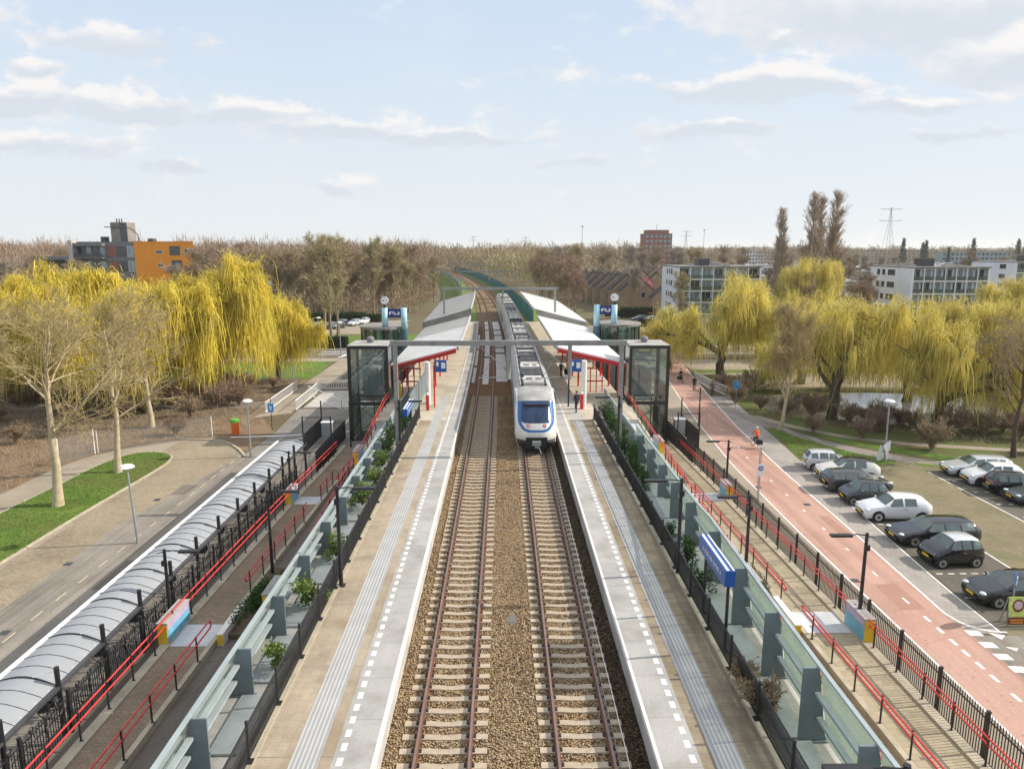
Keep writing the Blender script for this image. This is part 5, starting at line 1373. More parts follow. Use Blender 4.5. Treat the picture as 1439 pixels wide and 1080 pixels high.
# ---------------------------------------------------------------- cars (nose towards -x at the origin)
def make_car(name, label, paint, L=4.1, W=1.75, H=1.48, prof=None, roof=None, cab=None, wheels=(.2, .82), wr=.31, rim='rim', plate=True, belt=.93):
    t = thing(name, label, 'car')
    Pf = prof or 'hatch'
    kinds = {   # x/L, z bottom, belt, top (fraction of H), half-width factor, roof width factor
        'hatch': [(0, .30, .56, .575, .74, .70), (.03, .22, .66, .70, .88, .80), (.12, .19, .80, .83, .97, .84), (.24, .19, .90, .94, 1, .86), (.30, .19, .93, 1.02, 1, .85), (.44, .19, .95, 1.42, 1, .70), (.56, .19, .965, 1.48, 1, .70), (.585, .19, .965, 1.48, 1, .70), (.76, .19, .99, 1.45, 1, .69), (.80, .19, 1.0, 1.43, 1, .69), (.90, .20, 1.02, 1.36, .99, .68), (.985, .24, 1.0, 1.06, .93, .78), (1, .32, .70, .72, .86, .8)],
        'small': [(0, .30, .62, .64, .78, .72), (.04, .22, .74, .78, .92, .82), (.15, .19, .92, .95, 1, .86), (.24, .19, .97, 1.04, 1, .86), (.40, .19, .98, 1.46, 1, .72), (.52, .19, .99, 1.50, 1, .72), (.545, .19, .99, 1.50, 1, .72), (.72, .19, 1.0, 1.49, 1, .72), (.76, .19, 1.0, 1.48, 1, .72), (.90, .20, 1.02, 1.42, .99, .72), (.97, .24, 1.0, 1.05, .95, .80), (1, .32, .72, .74, .90, .8)],
        'estate': [(0, .28, .56, .575, .76, .72), (.025, .20, .64, .67, .90, .82), (.10, .18, .76, .79, .98, .86), (.24, .18, .86, .90, 1, .87), (.29, .18, .89, .98, 1, .86), (.42, .18, .91, 1.36, 1, .69), (.54, .18, .92, 1.42, 1, .69), (.56, .18, .92, 1.42, 1, .69), (.73, .18, .94, 1.41, 1, .68), (.75, .18, .94, 1.41, 1, .68), (.91, .19, .97, 1.36, .99, .67), (.985, .24, .96, 1.02, .94, .78), (1, .32, .70, .72, .88, .8)],
    }[Pf]
    s = H / 1.48
    St = [(a * L, b, c * s * (belt / .93), d * s, e * W / 2, f * W / 2) for a, b, c, d, e, f in kinds]
    n = len(St); k0 = 3 if Pf == 'small' else 4; ic = [i for i, q in enumerate(St)]
    def ring(q):
        x, zb, zl, zt, w, wt = q; h = zt - zl
        return [(x, .80 * w, zb), (x, .965 * w, zb + .10), (x, w, zb + .55 * (zl - zb)), (x, .975 * w, zl), (x, wt if h > .2 else min(wt, .9 * w), zl + h * .84), (x, wt * .8, zl + h * .97), (x, 0, zt + .012)]
    Rg = [ring(q) for q in St]; B = MB(); Gl = MB(); RF = MB()
    first_roof = k0 + 1; last_roof = n - 3
    for i in range(n - 1):
        for j in range(6):
            g = False
            side = j == 3
            if i == k0 and j >= 4: g = True                                    # windscreen
            if i == last_roof and j >= 4: g = True                             # rear window
            if side and k0 < i < last_roof and i not in ((6, 8, 9) if Pf == 'hatch' else (first_roof + 1, last_roof - 2)): g = True
            if side and i == k0: g = 'tri'
            T = Gl if g is True else (RF if (roof and j >= 4 and k0 < i < last_roof) else B)
            for sy in (-1, 1):
                P = [(p[0] - L * .5, p[1] * sy, p[2]) for p in (Rg[i][j], Rg[i + 1][j], Rg[i + 1][j + 1], Rg[i][j + 1])]
                if g == 'tri':
                    c3 = tuple(sum(a) / 4 for a in zip(*P)); Pm = [P[1], P[2], tuple(P[1][m] * .35 + P[0][m] * .65 for m in range(3))]
                    Gl.quad(*[(a, b + sy * .006, c) for a, b, c in (Pm if sy > 0 else Pm[::-1])])
                T.quad(*(P if sy < 0 else P[::-1]))
    for e in (0, n - 1):
        P = [(p[0] - L * .5, p[1], p[2]) for p in Rg[e]] + [(p[0] - L * .5, -p[1], p[2]) for p in Rg[e][-2::-1]]
        B.quad(*(P if e == 0 else P[::-1]))
    B.bx(-L * .46, L * .46, -W * .40, W * .40, .17, .3)
    def weld(o):
        import bmesh
        b = bmesh.new(); b.from_mesh(o.data); bmesh.ops.remove_doubles(b, verts=b.verts, dist=.0005); b.to_mesh(o.data); b.free(); return o
    body = weld(B.build('body', paint, t, True)); weld(Gl.build('windows', 'carglass', t, True))
    if roof: weld(RF.build('roof', roof, t, True))
    for wx_ in wheels:
        for sy in (-1, 1):
            x = (wx_ - .5) * L; yf = sy * (W / 2 - .02)
            q = MB(); q.disc((x, yf + sy * .004, wr + .03), (0, 1, 0), wr * 1.18, .03, 20); q.build('wheel_arch', 'gasket', t)
            q = MB(); q.tube([(x, yf - sy * .19, wr), (x, yf + sy * .02, wr), (x, yf + sy * .035, wr)], [wr, wr, wr * .93], 20); w = q.build('wheel', 'tyre', t)
            q = MB(); q.disc((x, yf + sy * .036, wr), (0, 1, 0), wr * .68, .012, 18)
            q.build('rim', rim, w)
            q = MB()
            q.exty([(x + wr * (.60 if k % 2 else .20) * math.cos(k * PI / 5), wr + wr * (.60 if k % 2 else .20) * math.sin(k * PI / 5)) for k in range(10)], *sorted((yf + sy * .043, yf + sy * .047)))
            q.build('rim_spoke', 'gasket', w)
    for sy in (-1, 1):
        q = MB(); q.ball((-L * .5 + .20, sy * W * .36, .70 * s), .12, 6, (1.25, 1.5, .62)); q.build('headlight', 'lamp', t, True)
        q = MB(); q.ball((L * .5 - .09, sy * W * .385, .86 * s), .11, 6, (.8, .8, 1.35)); q.build('tail_light', 'taillamp', t, True)
        q = MB(); q.ball((-L * .5 + L * .335, sy * (W / 2 + .07), .99 * s), .10, 5, (.6, .95, .65)); q.build('mirror', paint, t, True)
        q = MB(); q.bx(L * .06, L * .11, *sorted((sy * (W / 2 - .004), sy * (W / 2 + .012))), .80 * s, .83 * s); q.build('door_handle', 'rim', t)
    if plate:
        q = MB(); q.bx(-L * .5 - .02, -L * .5 + .03, -.26, .26, .42, .53); q.build('number_plate', 'plate', t); q = MB(); q.bx(L * .5 - .02, L * .5 + .012, -.26, .26, .60, .71); q.build('number_plate', 'plate', t)
    q = MB(); q.bx(-L * .5 - .008, -L * .5 + .06, -W * .3, W * .3, .26, .38); q.build('grille', 'gasket', t)
    return t
G1 = 'cars parked in the bays beside the cycle road'; G2 = 'cars parked in the far right bays'
def put(o, x, y, rz, g): o.location = (x, y, .012); o.rotation_euler = (0, 0, rz); o['group'] = g; return o
put(make_car('parked_car', 'white hatchback parked nose out between small dark car and long black estate', 'carwhite', 4.08, 1.78, 1.56, 'hatch', wheels=(.205, .84), wr=.32, rim='carsilver'), 24.45, 42.15, R(-4), G1)
put(make_car('parked_car', 'small dark two-seat car with white door frame beside white hatchback', 'cargrey', 2.75, 1.66, 1.52, 'small', roof='carblack', wheels=(.16, .84), wr=.30), 24.0, 45.0, R(-3), G1)
put(make_car('parked_car', 'dark grey estate parked tail out behind the small dark car', 'cargrey', 4.5, 1.82, 1.56, 'estate', wheels=(.18, .81), wr=.34, rim='gasket'), 24.75, 47.45, R(177), G1)
put(make_car('parked_car', 'white crossover with black roof second from the lawn', 'carcream', 4.2, 1.8, 1.58, 'hatch', roof='carblack', wheels=(.19, .83), wr=.34), 25.3, 50.0, R(-8), G1)
put(make_car('parked_car', 'small white car parked tail out at the lawn edge', 'carsilver', 3.45, 1.63, 1.48, 'small', wheels=(.17, .83), wr=.28), 24.9, 52.3, R(172), G1)
put(make_car('parked_car', 'long black estate parked nose out beside white hatchback', 'carblack', 4.75, 1.86, 1.46, 'estate', wheels=(.185, .81), wr=.34), 24.75, 38.5, R(1), G1)
put(make_car('parked_car', 'tiny black two-seat car with silver cell nearest the long estate', 'carblack', 2.75, 1.66, 1.54, 'small', roof='carsilver', wheels=(.155, .83), wr=.30), 24.05, 35.65, R(3), G1)
put(make_car('parked_car', 'black hatchback parked alone behind the poster board', 'carblack', 4.06, 1.74, 1.45, 'hatch', wheels=(.21, .84), wr=.32), 24.35, 31.35, R(0), G1)
put(make_car('parked_car', 'silver white estate at the top of the far right bays', 'carsilver', 4.7, 1.83, 1.52, 'estate', wheels=(.19, .81), wr=.32), 35.45, 50.75, R(-6), G2)
put(make_car('parked_car', 'white boxy small suv beside silver white estate', 'carwhite', 3.75, 1.7, 1.6, 'hatch', wheels=(.19, .83), wr=.33, rim='gasket'), 35.1, 48.55, R(-6), G2)
put(make_car('parked_car', 'small black rounded car parked tail out at the right edge', 'carblack', 3.55, 1.64, 1.5, 'small', wheels=(.17, .83), wr=.29), 35.4, 46.6, R(172), G2)
put(make_car('parked_car', 'dark grey saloon cut off by the right edge of photo', 'cargrey', 4.4, 1.78, 1.42, 'estate', wheels=(.19, .81), wr=.32), 35.9, 44.7, R(-3), G2)
far0 = put(make_car('parked_car', 'bright red car in the far left car park under bare trees', 'carred', 4.0, 1.72, 1.48, 'hatch', plate=False), -44.6, 152.6, R(15), 'cars in the far left car park')
for i, (x, y, m, a) in enumerate(((-48.6, 153, 'cargrey', 20), (-47.8, 163, 'carblack', 80), (-44.6, 161.5, 'cargrey', 80), (-40.4, 152.4, 'cargrey', 60), (-38.0, 152.5, 'carblack', 70), (-35.6, 153.5, 'cargrey', 60), (-36.0, 160, 'carblack', 80), (-33.2, 159.6, 'carsilver', 75), (-31.6, 163, 'carwhite', 85))):
    o = dup(far0, (x, y, .014), R(a), 'dark parked car among others in the far left car park' if m in ('cargrey', 'carblack') else ('%s parked car at the right end of the far left car park' % ('silver' if m == 'carsilver' else 'white')))
    recolour(o, ('body', 'mirror'), m)
for i, (x, y, m, a, lb) in enumerate(((32.6, 168.7, 'cargrey', 10, 'dark car in front of the far right hedge'), (34.6, 166.6, 'carsilver', 10, 'silver car in front of the far right hedge'), (21.2, 149, 'carwhite', 60, 'white car seen between the pale blue columns'), (24.2, 146, 'carsilver', 30, 'silver car seen below the navy sign of right entrance'))):
    o = dup(far0, (x, y, .014), R(a), lb, group='cars near the right entrance'); recolour(o, ('body', 'mirror'), m)

# ---------------------------------------------------------------- people
def skin_body(name, J, E, rad, colour, t, sub=1):
    me = bpy.data.meshes.new(name); me.from_pydata([J[k] for k in J], [(list(J).index(a), list(J).index(b)) for a, b in E], [])
    o = bpy.data.objects.new(name, me); COL.objects.link(o)
    sk = o.modifiers.new('s', 'SKIN'); sk.use_smooth_shade = True
    for i, k in enumerate(J):
        v = me.skin_vertices[0].data[i]; r = rad[k]; v.radius = r if isinstance(r, tuple) else (r, r)
        if k == 'pelvis': v.use_root = True
    ss = o.modifiers.new('u', 'SUBSURF'); ss.levels = ss.render_levels = sub
    dg = bpy.context.evaluated_depsgraph_get(); m2 = bpy.data.meshes.new_from_object(o.evaluated_get(dg)); m2.name = name
    bpy.data.objects.remove(o); m2.materials.clear()
    keys = ['skin', colour[0], colour[1], 'clothblack']
    for k in keys: m2.materials.append(MT[k])
    hands = [Vector(J[k]) for k in J if k.startswith('hand')]; head = Vector(J['head']); feet = [Vector(J[k]) for k in J if k.startswith('toe') or k.startswith('ankle')]
    pz = J['pelvis'][2]; legs = [(Vector(J['knee' + s]), Vector(J['hip' + s])) for s in 'lr']
    for p in m2.polygons:
        c = p.center
        if (c - head).length < .17 or any((c - h).length < .13 for h in hands): k = 0
        elif any((c - f).length < .14 for f in feet): k = 3
        elif c.z < pz - .02 or any((c - a).length < .2 or (c - (a + b) / 2).length < .2 for a, b in legs): k = 2
        else: k = 1
        p.material_index = k
    o = bpy.data.objects.new('body', m2); COL.objects.link(o); o.parent = t; return o
def person(label, loc, rz, top='suit', bottom='suit', pose='stand', hair='hair', h=1.0, group=None, arms=((.27, .02, 1.13), (.27, -.08, .88)), step=.12, lean=0):
    t = thing('person', label, 'person', (0, 0, 0), group, rz); t.scale = (h, h, h)
    J = {'pelvis': (0, 0, .94)}; rad = {'pelvis': (.15, .11)}; E = []
    def add(k, p, r, par): J[k] = p; rad[k] = r; E.append((par, k))
    l = lean
    add('waist', (0, -l * .4, 1.10), (.145, .10), 'pelvis'); add('chest', (0, -l * .8, 1.30), (.17, .115), 'waist'); add('neckbase', (0, -l, 1.44), (.09, .075), 'chest')
    add('neck', (0, -l - .01, 1.52), .055, 'neckbase'); add('head', (0, -l - .02, 1.63), (.075, .095), 'neck'); add('crown', (0, -l - .01, 1.73), (.06, .075), 'head')
    for s, sx in (('l', -1), ('r', 1)):
        sit = pose == 'cycle'
        add('sh' + s, (sx * .17, -l, 1.40), .07, 'chest'); 
        if sit: el, wr_ = (sx * .27, -l - .20, 1.20), (sx * .25, -.50, 1.10)
        else:
            a = arms; el = (sx * a[0][0], -l + a[0][1] * (1 if sx > 0 else -1), a[0][2]); wr_ = (sx * a[1][0], -l + a[1][1] * (1 if sx > 0 else 1), a[1][2])
        add('elbow' + s, el, .048, 'sh' + s); add('wrist' + s, wr_, .034, 'elbow' + s)
        d = (Vector(wr_) - Vector(el)).normalized(); palm = Vector(wr_) + d * .055; add('hand' + s, tuple(palm), (.024, .038), 'wrist' + s)
        u = Vector((0, 1, 0)) if abs(d.y) < .8 else Vector((1, 0, 0))
        for f in range(4):
            o = u * (.028 - .018 * f); tip = palm + d * (.065 + (.012 if f in (1, 2) else 0)) + o + Vector((0, -.02, 0)); mid = palm + d * .035 + o
            add('hand%s_f%d' % (s, f), tuple(mid), .0095, 'hand' + s); add('hand%s_t%d' % (s, f), tuple(tip), .008, 'hand%s_f%d' % (s, f))
        th = palm + d * .0 + u * .045; add('hand%s_th' % s, tuple(th), .010, 'hand' + s); add('hand%s_tt' % s, tuple(th + d * .035 + u * .012), .008, 'hand%s_th' % s)
        st = step * sx
        if sit: kn, an = (sx * .12, -.30, .80 if sx < 0 else .66), (sx * .11, -.12 if sx < 0 else -.10, .42 if sx < 0 else .26)
        else: kn, an = (sx * .10, -abs(st) * .25 + st * .45 - .02, .50), (sx * .11, st, .09)
        add('hip' + s, (sx * .09, 0, .88), .085, 'pelvis'); add('knee' + s, kn, .062, 'hip' + s); add('ankle' + s, an, .045, 'knee' + s); add('toe' + s, (an[0] + sx * .02, an[1] - .17, an[2] - .05), (.035, .03), 'ankle' + s)
    skin_body('body', J, E, rad, (top, bottom), t)
    hd = Vector(J['head'])
    q = MB(); q.ball((hd.x, hd.y + .015, hd.z + .055), .105, 7, (.92, 1.05, .85)); q.build('hair', hair, t, True)
    q = MB(); q.add([(-.014, hd.y - .093, hd.z - .02), (.014, hd.y - .093, hd.z - .02), (0, hd.y - .125, hd.z - .018), (0, hd.y - .092, hd.z + .03)], [(0, 1, 2), (1, 3, 2), (3, 0, 2)])
    for sx in (-1, 1): q.ball((sx * .085, hd.y + .01, hd.z), .025, 4, (.5, 1, 1.3))
    q.build('nose_and_ears', 'skin', t)
    q = MB()
    for sx in (-1, 1): q.ball((sx * .032, hd.y - .088, hd.z + .022), .011, 4)
    q.bx(-.025, .025, hd.y - .097, hd.y - .09, hd.z - .052, hd.z - .044); q.build('eyes_and_mouth', 'clothblack', t)
    t.location = loc
    return t
person('person in dark suit walking along the right platform', (5.98, 56.35, PZ + .01), R(-150), 'suit', 'suit', step=.17, h=1.04)
person('person in black standing by pushchair under right canopy, left of two', (6.05, 72.5, PZ + .01), R(20), 'clothblack', 'clothblack')
person('person in black standing under right canopy, right of two', (7.0, 72.8, PZ + .01), R(-40), 'clothgrey', 'clothblack')
t = thing('pushchair', 'dark pushchair beside two people under the right canopy', 'pushchair', (0, 0, 0))
q = MB(); q.add([(-.22, -.3, .45), (.22, -.3, .45), (.22, .2, .5), (-.22, .2, .5), (-.22, .32, 1.0), (.22, .32, 1.0)], [(0, 1, 2, 3), (3, 2, 5, 4)]); q.build('seat', 'clothblack', t)
q = MB()
for sx in (-.24, .24): q.tube([(sx, -.42, .18), (sx, .1, .55), (sx, .5, 1.05)], .015, 5); q.tube([(sx, .35, .15), (sx, .05, .52)], .015, 5)
q.tube([(-.24, .5, 1.05), (.24, .5, 1.05)], .015, 5); q.build('frame', 'steel', t)
for x in (-.26, .26):
    for y in (-.42, .35): q = MB(); q.disc((x, y, .13), (1, 0, 0), .13, .04, 12); q.build('wheel', 'gasket', t)
q = MB(); q.ball((0, .12, .92), .27, 6, (.9, 1, .75)); q.build('hood', 'clothblack', t); t.location = (6.6, 72.0, PZ + .01); t.rotation_euler = (0, 0, R(15))
person('person in black walking on the path by white railing, farther', (22.9, 83.3, .03), R(170), 'clothblack', 'clothblack', step=.16)
person('person in dark coat walking at the end of white railing', (24.2, 80.3, .03), R(-10), 'clothgrey', 'suit', step=.16)
person('person standing in the shade right of the lift roof, farthest', (23.1, 96.5, .03), R(160), 'clothblack', 'suit', step=.1)
def bike(lb, x, y, rz, m='black', z=.02):
    t = thing('bicycle', lb, 'bicycle', (0, 0, 0)); bicycle_parts(t, m)
    q = MB()
    for sy in (-.15, .15): q.bx(-.72, -.34, sy - .07, sy + .07, .38, .72)
    q.bx(-.75, -.3, -.1, .1, .73, .76); q.build('panniers', 'black', t)
    t.location = (x, y, z); t.rotation_euler = (0, 0, rz); return t
bike('dark bicycle with panniers ridden along the cycle road by orange rider', 21.6, 58.5, R(100))
person('person in orange jacket riding a bicycle away along cycle road', (21.63, 58.32, .05), R(190), 'clothorange', 'suit', 'cycle', 'lamp', lean=.12)
bike('dark bicycle ridden farther away, just right of the lift', 22.6, 88.5, R(-80))
person('person in black riding a bicycle toward camera beyond the lift', (22.57, 88.7, .05), R(10), 'clothblack', 'suit', 'cycle', lean=.1)
for i in range(9):
    t = bike('bicycle parked under the arched bicycle shelter roof', -15.9 + .1 * (i % 2), 19.5 + i * 3.3 + (i % 3) * .3, R(3 + i % 4), ('black', 'steel', 'navy')[i % 3]); t['group'] = 'bicycles parked under the shelter'
# ---------------------------------------------------------------- near trees
HID = []
def planted(o, x, y, rz=0, s=1.0, z=0): o.location = (x, y, z); o.rotation_euler = (0, 0, rz); o.scale = s if isinstance(s, tuple) else (s, s, s); return o
PG = 'pale bare plane trees along the lawn island'
pt0 = bare_tree('plane_tree', 'bare plane tree on the lawn island with thick pale trunk, nearer', 11, 13.0, .33, 5.6, (16, 6, 6, 4), 'palebark', 'twig', .0125, .36, (.7, 1.15), .10, PG)
planted(pt0, -29.15, 44.75)
pt1 = bare_tree('plane_tree', 'bare plane tree on the lawn island with slim pale trunk, farther', 12, 13.2, .26, 5.4, (16, 6, 6, 4), 'palebark', 'twig', .0125, .36, (.7, 1.1), .10, PG)
planted(pt1, -29.0, 51.9)
planted(dup(pt0, label='bare plane tree at the left edge of the photo'), -37.5, 47.5, 2.1, .98)
planted(dup(pt0, label='bare tree rising from the leaf litter behind the far lawn tree'), -33.4, 66.2, 4.0, .85)
planted(dup(pt1, label='bare tree far left, in front of the leftmost willow'), -46, 62, 3.3, 1.0)
WG = 'yellow weeping willows left of the station'
w0 = willow('willow_tree', 'largest bright yellow willow on the left, nearest to the plaza', 21, 16.0, .55, 8.8, 21000, 'willow', WG, 'darkbark', (3, 9.0), .055)
w1 = willow('willow_tree', 'bright yellow willow left of the largest one, under orange house', 22, 15.0, .5, 7.8, 18000, 'willow', WG, 'darkbark', (2.5, 8.0), .055)
planted(w0, -31.6, 79.5, .4, .95)
planted(w1, -43.0, 76.0, 0, .98)
planted(dup(w0, label='yellow willow under the grey wing of the house'), -53.5, 79, 2.2, .82)
planted(dup(w1, label='yellow willow nearest the left edge, behind bare trees'), -63.5, 77, 1.1, .78)
planted(dup(w1, label='yellow willow beside the largest one, branches near the ground'), -37.6, 72.5, 2.6, .86)
planted(dup(w1, label='yellow willow behind the largest one, its crown showing right'), -29.0, 91.0, 4.2, .70)
planted(dup(w0, label='yellow willow behind, below the orange facade'), -47.0, 92.0, 3.0, .74)
planted(dup(w1, label='yellow willow behind, between grey wing and orange facade'), -60.0, 94.0, 5.0, .78)
planted(dup(w0, label='low yellow willow behind at the far left edge'), -74, 88, 5.6, .80)
WR = 'olive yellow willows right of the station'
v0 = willow('willow_tree', 'willow by the pond with open crown and dark curved trunk, centre', 31, 14.2, .5, 6.6, 9000, 'willow2', WR, 'darkbark', (2, 6.5), .038)
v1 = willow('willow_tree', 'willow by the pond with forked trunk, right of centre', 32, 13.6, .55, 7.4, 9500, 'willow2', WR, 'darkbark', (2.5, 7), .038, .22, 7)
planted(v0, 32.6, 68.2, 1.0, (1, 1, .88))
planted(v1, 41.0, 64.8, 0, (.98, .98, .90))
planted(dup(v1, label='willow with thick dark trunk nearest the right lift'), 29.6, 94.5, 2.2, (1.15, 1.15, .98))
planted(dup(v0, label='willow at the right edge of the photo behind grey cars'), 50.0, 66, 3.2, .88)
planted(dup(v1, label='willow behind the open-crowned one, left of the poplars'), 37.5, 88, 4.1, (1.1, 1.1, .88))
planted(dup(v0, label='willow behind the forked one, below the middle white flats'), 53, 84, 5.2, .82)
planted(dup(v1, label='willow behind, below the rightmost white flats'), 63, 80, .7, .9)
planted(dup(v0, label='willow filling the gap between the two nearest pond willows'), 45.0, 77, 2.9, (.95, .95, .70))
planted(dup(v1, label='willow behind the one nearest the lift, hiding the flats'), 40, 110, 5.9, (1.25, 1.25, .98))
planted(dup(v0, label='farther willow rising in front of the white flats right edge'), 78, 104, 1.7, .95)
planted(dup(v1, label='farther willow at the foot of the tall poplars'), 60, 152, 2.7, 1.12)
planted(dup(v0, label='farther willow between left white flats and poplars'), 69, 160, .3, 1.08)
planted(bare_tree('bare_tree', 'bare upright tree on the lawn beside the cycle road', 13, 10.5, .2, 4.3, (22, 8, 6, 5), 'palebark', 'twig', .013, .30, (.4, .8), .28), 25.8, 64.4)
dt = dup(pt1, label='dark bare tree leaning at the far right bays', scale=1); planted(dt, 41.5, 55.2, 1.0, .82); recolour(dt, ('trunk',), 'darkbark'); recolour(dt, ('crown',), 'twigb')
# undergrowth
def shrub(name, label, loc, size, n, leaf, m, seed, group, stems=True):
    rng = np.random.default_rng(seed); t = thing(name, label, 'shrub', (0, 0, 0), group)
    c = rng.normal(0, .45, (7, 3)) * np.array(size); k = rng.integers(0, 7, n)
    V, F = leaf_clump(n, (1, 1, 1), leaf, rng, lambda p: c[k] + p * np.array(size) * .55)
    V[:, 2] = np.abs(V[:, 2] + size[2] * .8); npmesh('foliage', V, F, m, t)
    if stems:
        a = rng.uniform(0, 2 * PI, 9); P = np.zeros((9, 3, 3)); P[:, 2, 0] = np.cos(a) * size[0] * .6; P[:, 2, 1] = np.sin(a) * size[1] * .6; P[:, 2, 2] = size[2] * 1.1; P[:, 1] = P[:, 2] * .5
        v, f = tubes_np(P, np.tile([.03, .02, .01], (9, 1)), 4); npmesh('stems', v, f, 'darkbark', t)
    t.location = loc; return t
def twig_bush(label, loc, s, seed, m, group):
    rng = np.random.default_rng(seed); t = thing('bare_bush', label, 'bush', (0, 0, 0), group)
    a = rng.uniform(0, 2 * PI, 26); P = np.zeros((26, 4, 3)); 
    for i, f in enumerate((0, .35, .7, 1)): P[:, i, 0] = np.cos(a) * f ** 1.3 * s * rng.uniform(.2, .9, 26); P[:, i, 1] = np.sin(a) * f ** 1.3 * s * rng.uniform(.2, .9, 26); P[:, i, 2] = f * s * rng.uniform(.7, 1.3, 26)
    Rr = np.tile([.035, .028, .02, .012], (26, 1)); Q, Rq = children(P, Rr, 12, rng, (.3, 1), (.3, .9), (s * .3, s * .6), 3, .2, .2); Q2, R2 = children(Q, Rq, 4, rng, (.3, 1), (.4, 1), (s * .15, s * .35), 3, .1, .2)
    V, F = join([tubes_np(P, Rr, 4), tubes_np(Q, np.maximum(Rq, .012), 3), tubes_np(Q2, np.full_like(R2, .011), 3)]); npmesh('twigs', V, F, m, t); t.location = loc; return t
BG = 'bare bushes along the pond bank and leaf litter'
b0 = twig_bush('brown bare bush beside the sandy path', (28.6, 63.2, 0), 1.3, 1, 'twigb', BG)
b1 = twig_bush('reddish bare bush beside the sandy path', (32.0, 61.0, 0), 1.4, 2, 'twigr', BG)
r8 = random.Random(12)
for i, (x, y) in enumerate([(25.5, 76), (27.2, 73), (29, 70.5), (31, 69), (33.5, 66.6), (36, 65.6), (38.4, 64.4), (41, 62.5), (43.5, 62), (46, 60.8), (48, 60), (51, 59), (36.2, 57.6), (44, 56.4), (27, 79), (26.2, 83), (35.2, 66.9), (38, 66), (46, 63), (30, 83), (40, 84), (34.5, 63.4), (48.5, 57)]):
    o = dup((b0, b1)[i % 2], (x, y, 0), r8.uniform(0, 6), 'bare brushy bush on the pond bank under the willows', r8.uniform(.7, 1.5))
for i in range(64):
    x = r8.uniform(-66, -27.5); y = r8.uniform(63, 86) if x > -39 else r8.uniform(52, 84)
    dup((b0, b1)[i % 2], (x, y, 0), r8.uniform(0, 6), 'bare brushy bush in the leaf litter below the left willows', r8.uniform(.7, 1.5))
# ivy and shrubs in the troughs
IG = 'climbing shrubs in the troughs behind the platforms'
s0 = shrub('trough_shrub', 'leafy light green shrub by the second left fin', (-7.1, 20.6, 3.75), (.34, .55, .42), 650, .06, 'leaflight', 41, IG)
for x, y, z, k, sc in ((-7.15, 24.6, 3.75, 'leafy light green shrub by the third left fin', 1.25), (-7.1, 28.6, 3.7, 'trailing green shrub by the fourth left fin', 1.15), (-7.15, 34.6, 3.8, 'green shrub below the left platform lamp', 1.4), (-7.1, 38, 3.75, 'green shrub between fifth and sixth left fins', 1.3), (-7.25, 41.3, 3.75, 'small green shrub near the end of left screen', 1.2)):
    dup(s0, (x, y, z), y, k, sc)
s1 = shrub('trough_shrub', 'dark upright ivy by the right platform lamp', (7.75, 27.9, 3.6), (.34, .5, .75), 900, .055, 'leaf', 42, IG)
dup(s1, (7.7, 25.6, 3.5), 1, 'dark ivy behind the right station name sign', .8); dup(s1, (7.75, 31, 3.4), 2, 'dark ivy between fins beyond the right lamp', .7)
for sd, x, lb in ((-1, -7.45, 'left'), (1, 8.0, 'right')):
    for i in range(7):
        y = 42.5 + i * 1.9
        if sd < 0 and i < 1: continue
        o = dup(s1, (x + r8.uniform(-.15, .15), y, 3.5), r8.uniform(0, 6), 'dense dark ivy clump in the %s trough before the lift' % lb, r8.uniform(1.0, 1.35))
for i in range(3): dup(s1, (7.9, 38.2 + i * 1.8, 3.4), i, 'dark ivy clump behind the farthest right fins', .95)
t = twig_bush('leafless creeper tangled in the right platform mesh fence', (7.35, 18.2, 3.5), .75, 5, 'twigb', 'leafless creepers on the fence'); dup(t, (7.3, 19.4, 3.5), 2, 'leafless creeper on the mesh fence, second along', .8)
def brush(name, label, n, zone, hgt, m, w, kind='undergrowth', seed=1):
    rng = np.random.default_rng(seed); P = np.array([zone(rng) for _ in range(n)]); c = np.concatenate([P, np.zeros((n, 1))], 1)
    d = rng.normal(0, .5, (n, 3)); d[:, 2] = rng.uniform(.4, 1, n); L = rng.uniform(hgt * .4, hgt, (n, 1)); a = rng.uniform(0, PI, n); s = np.stack([np.cos(a), np.sin(a), 0 * a], -1) * w
    V = np.stack([c - s, c + s, c + d * L], 1).reshape(-1, 3); struct(npmesh(name, V, np.arange(3 * n).reshape(-1, 3), m), label, kind, 'stuff')
def zone_west(r):
    while 1:
        x, y = r.uniform(-72, -22), r.uniform(40, 91)
        if x > -34.8 and y < 56.5 - (x + 34.8) * -.9: continue
        if x > -26 and y > 68 or y < 62.3 and x > -28.5 or (x > -34 and y < 59.5): continue
        return x, y
brush('undergrowth', 'brown twiggy undergrowth and leaf litter below the left willows', 26000, zone_west, .85, 'twigb', .018)
def zone_east(r):
    while 1:
        x, y = r.uniform(25.5, 70), r.uniform(50, 72)
        if y < 69.5 - (x - 26) * .62 or y > 76 - (x - 26) * .25: continue
        return x, y
brush('undergrowth', 'brown twiggy undergrowth along the pond bank', 12000, zone_east, .7, 'twigb', .018, seed=2)
MT['blade'] = foliage('grass_blade_mat', (.06, .12, .02), (.16, .24, .05), (.10, .15, .03), scale=.4)
import mathutils
def zone_lawn(poly):
    xs = [p[0] for p in poly]; ys_ = [p[1] for p in poly]
    def f(r):
        while 1:
            x, y = r.uniform(min(xs), max(xs)), r.uniform(max(22, min(ys_)), max(ys_)); c = False
            for i in range(len(poly)):
                (x1, y1), (x2_, y2_) = poly[i - 1], poly[i]
                if (y1 > y) != (y2_ > y) and x < (x2_ - x1) * (y - y1) / (y2_ - y1) + x1: c = not c
            if c: return x, y
    return f
LE = [(25.3, 65.4), (24.2, 57.5), (23.9, 52.8), (27.5, 52.7), (30.6, 53.5), (30.5, 54.4), (28.7, 57.2), (26.8, 60.8)]
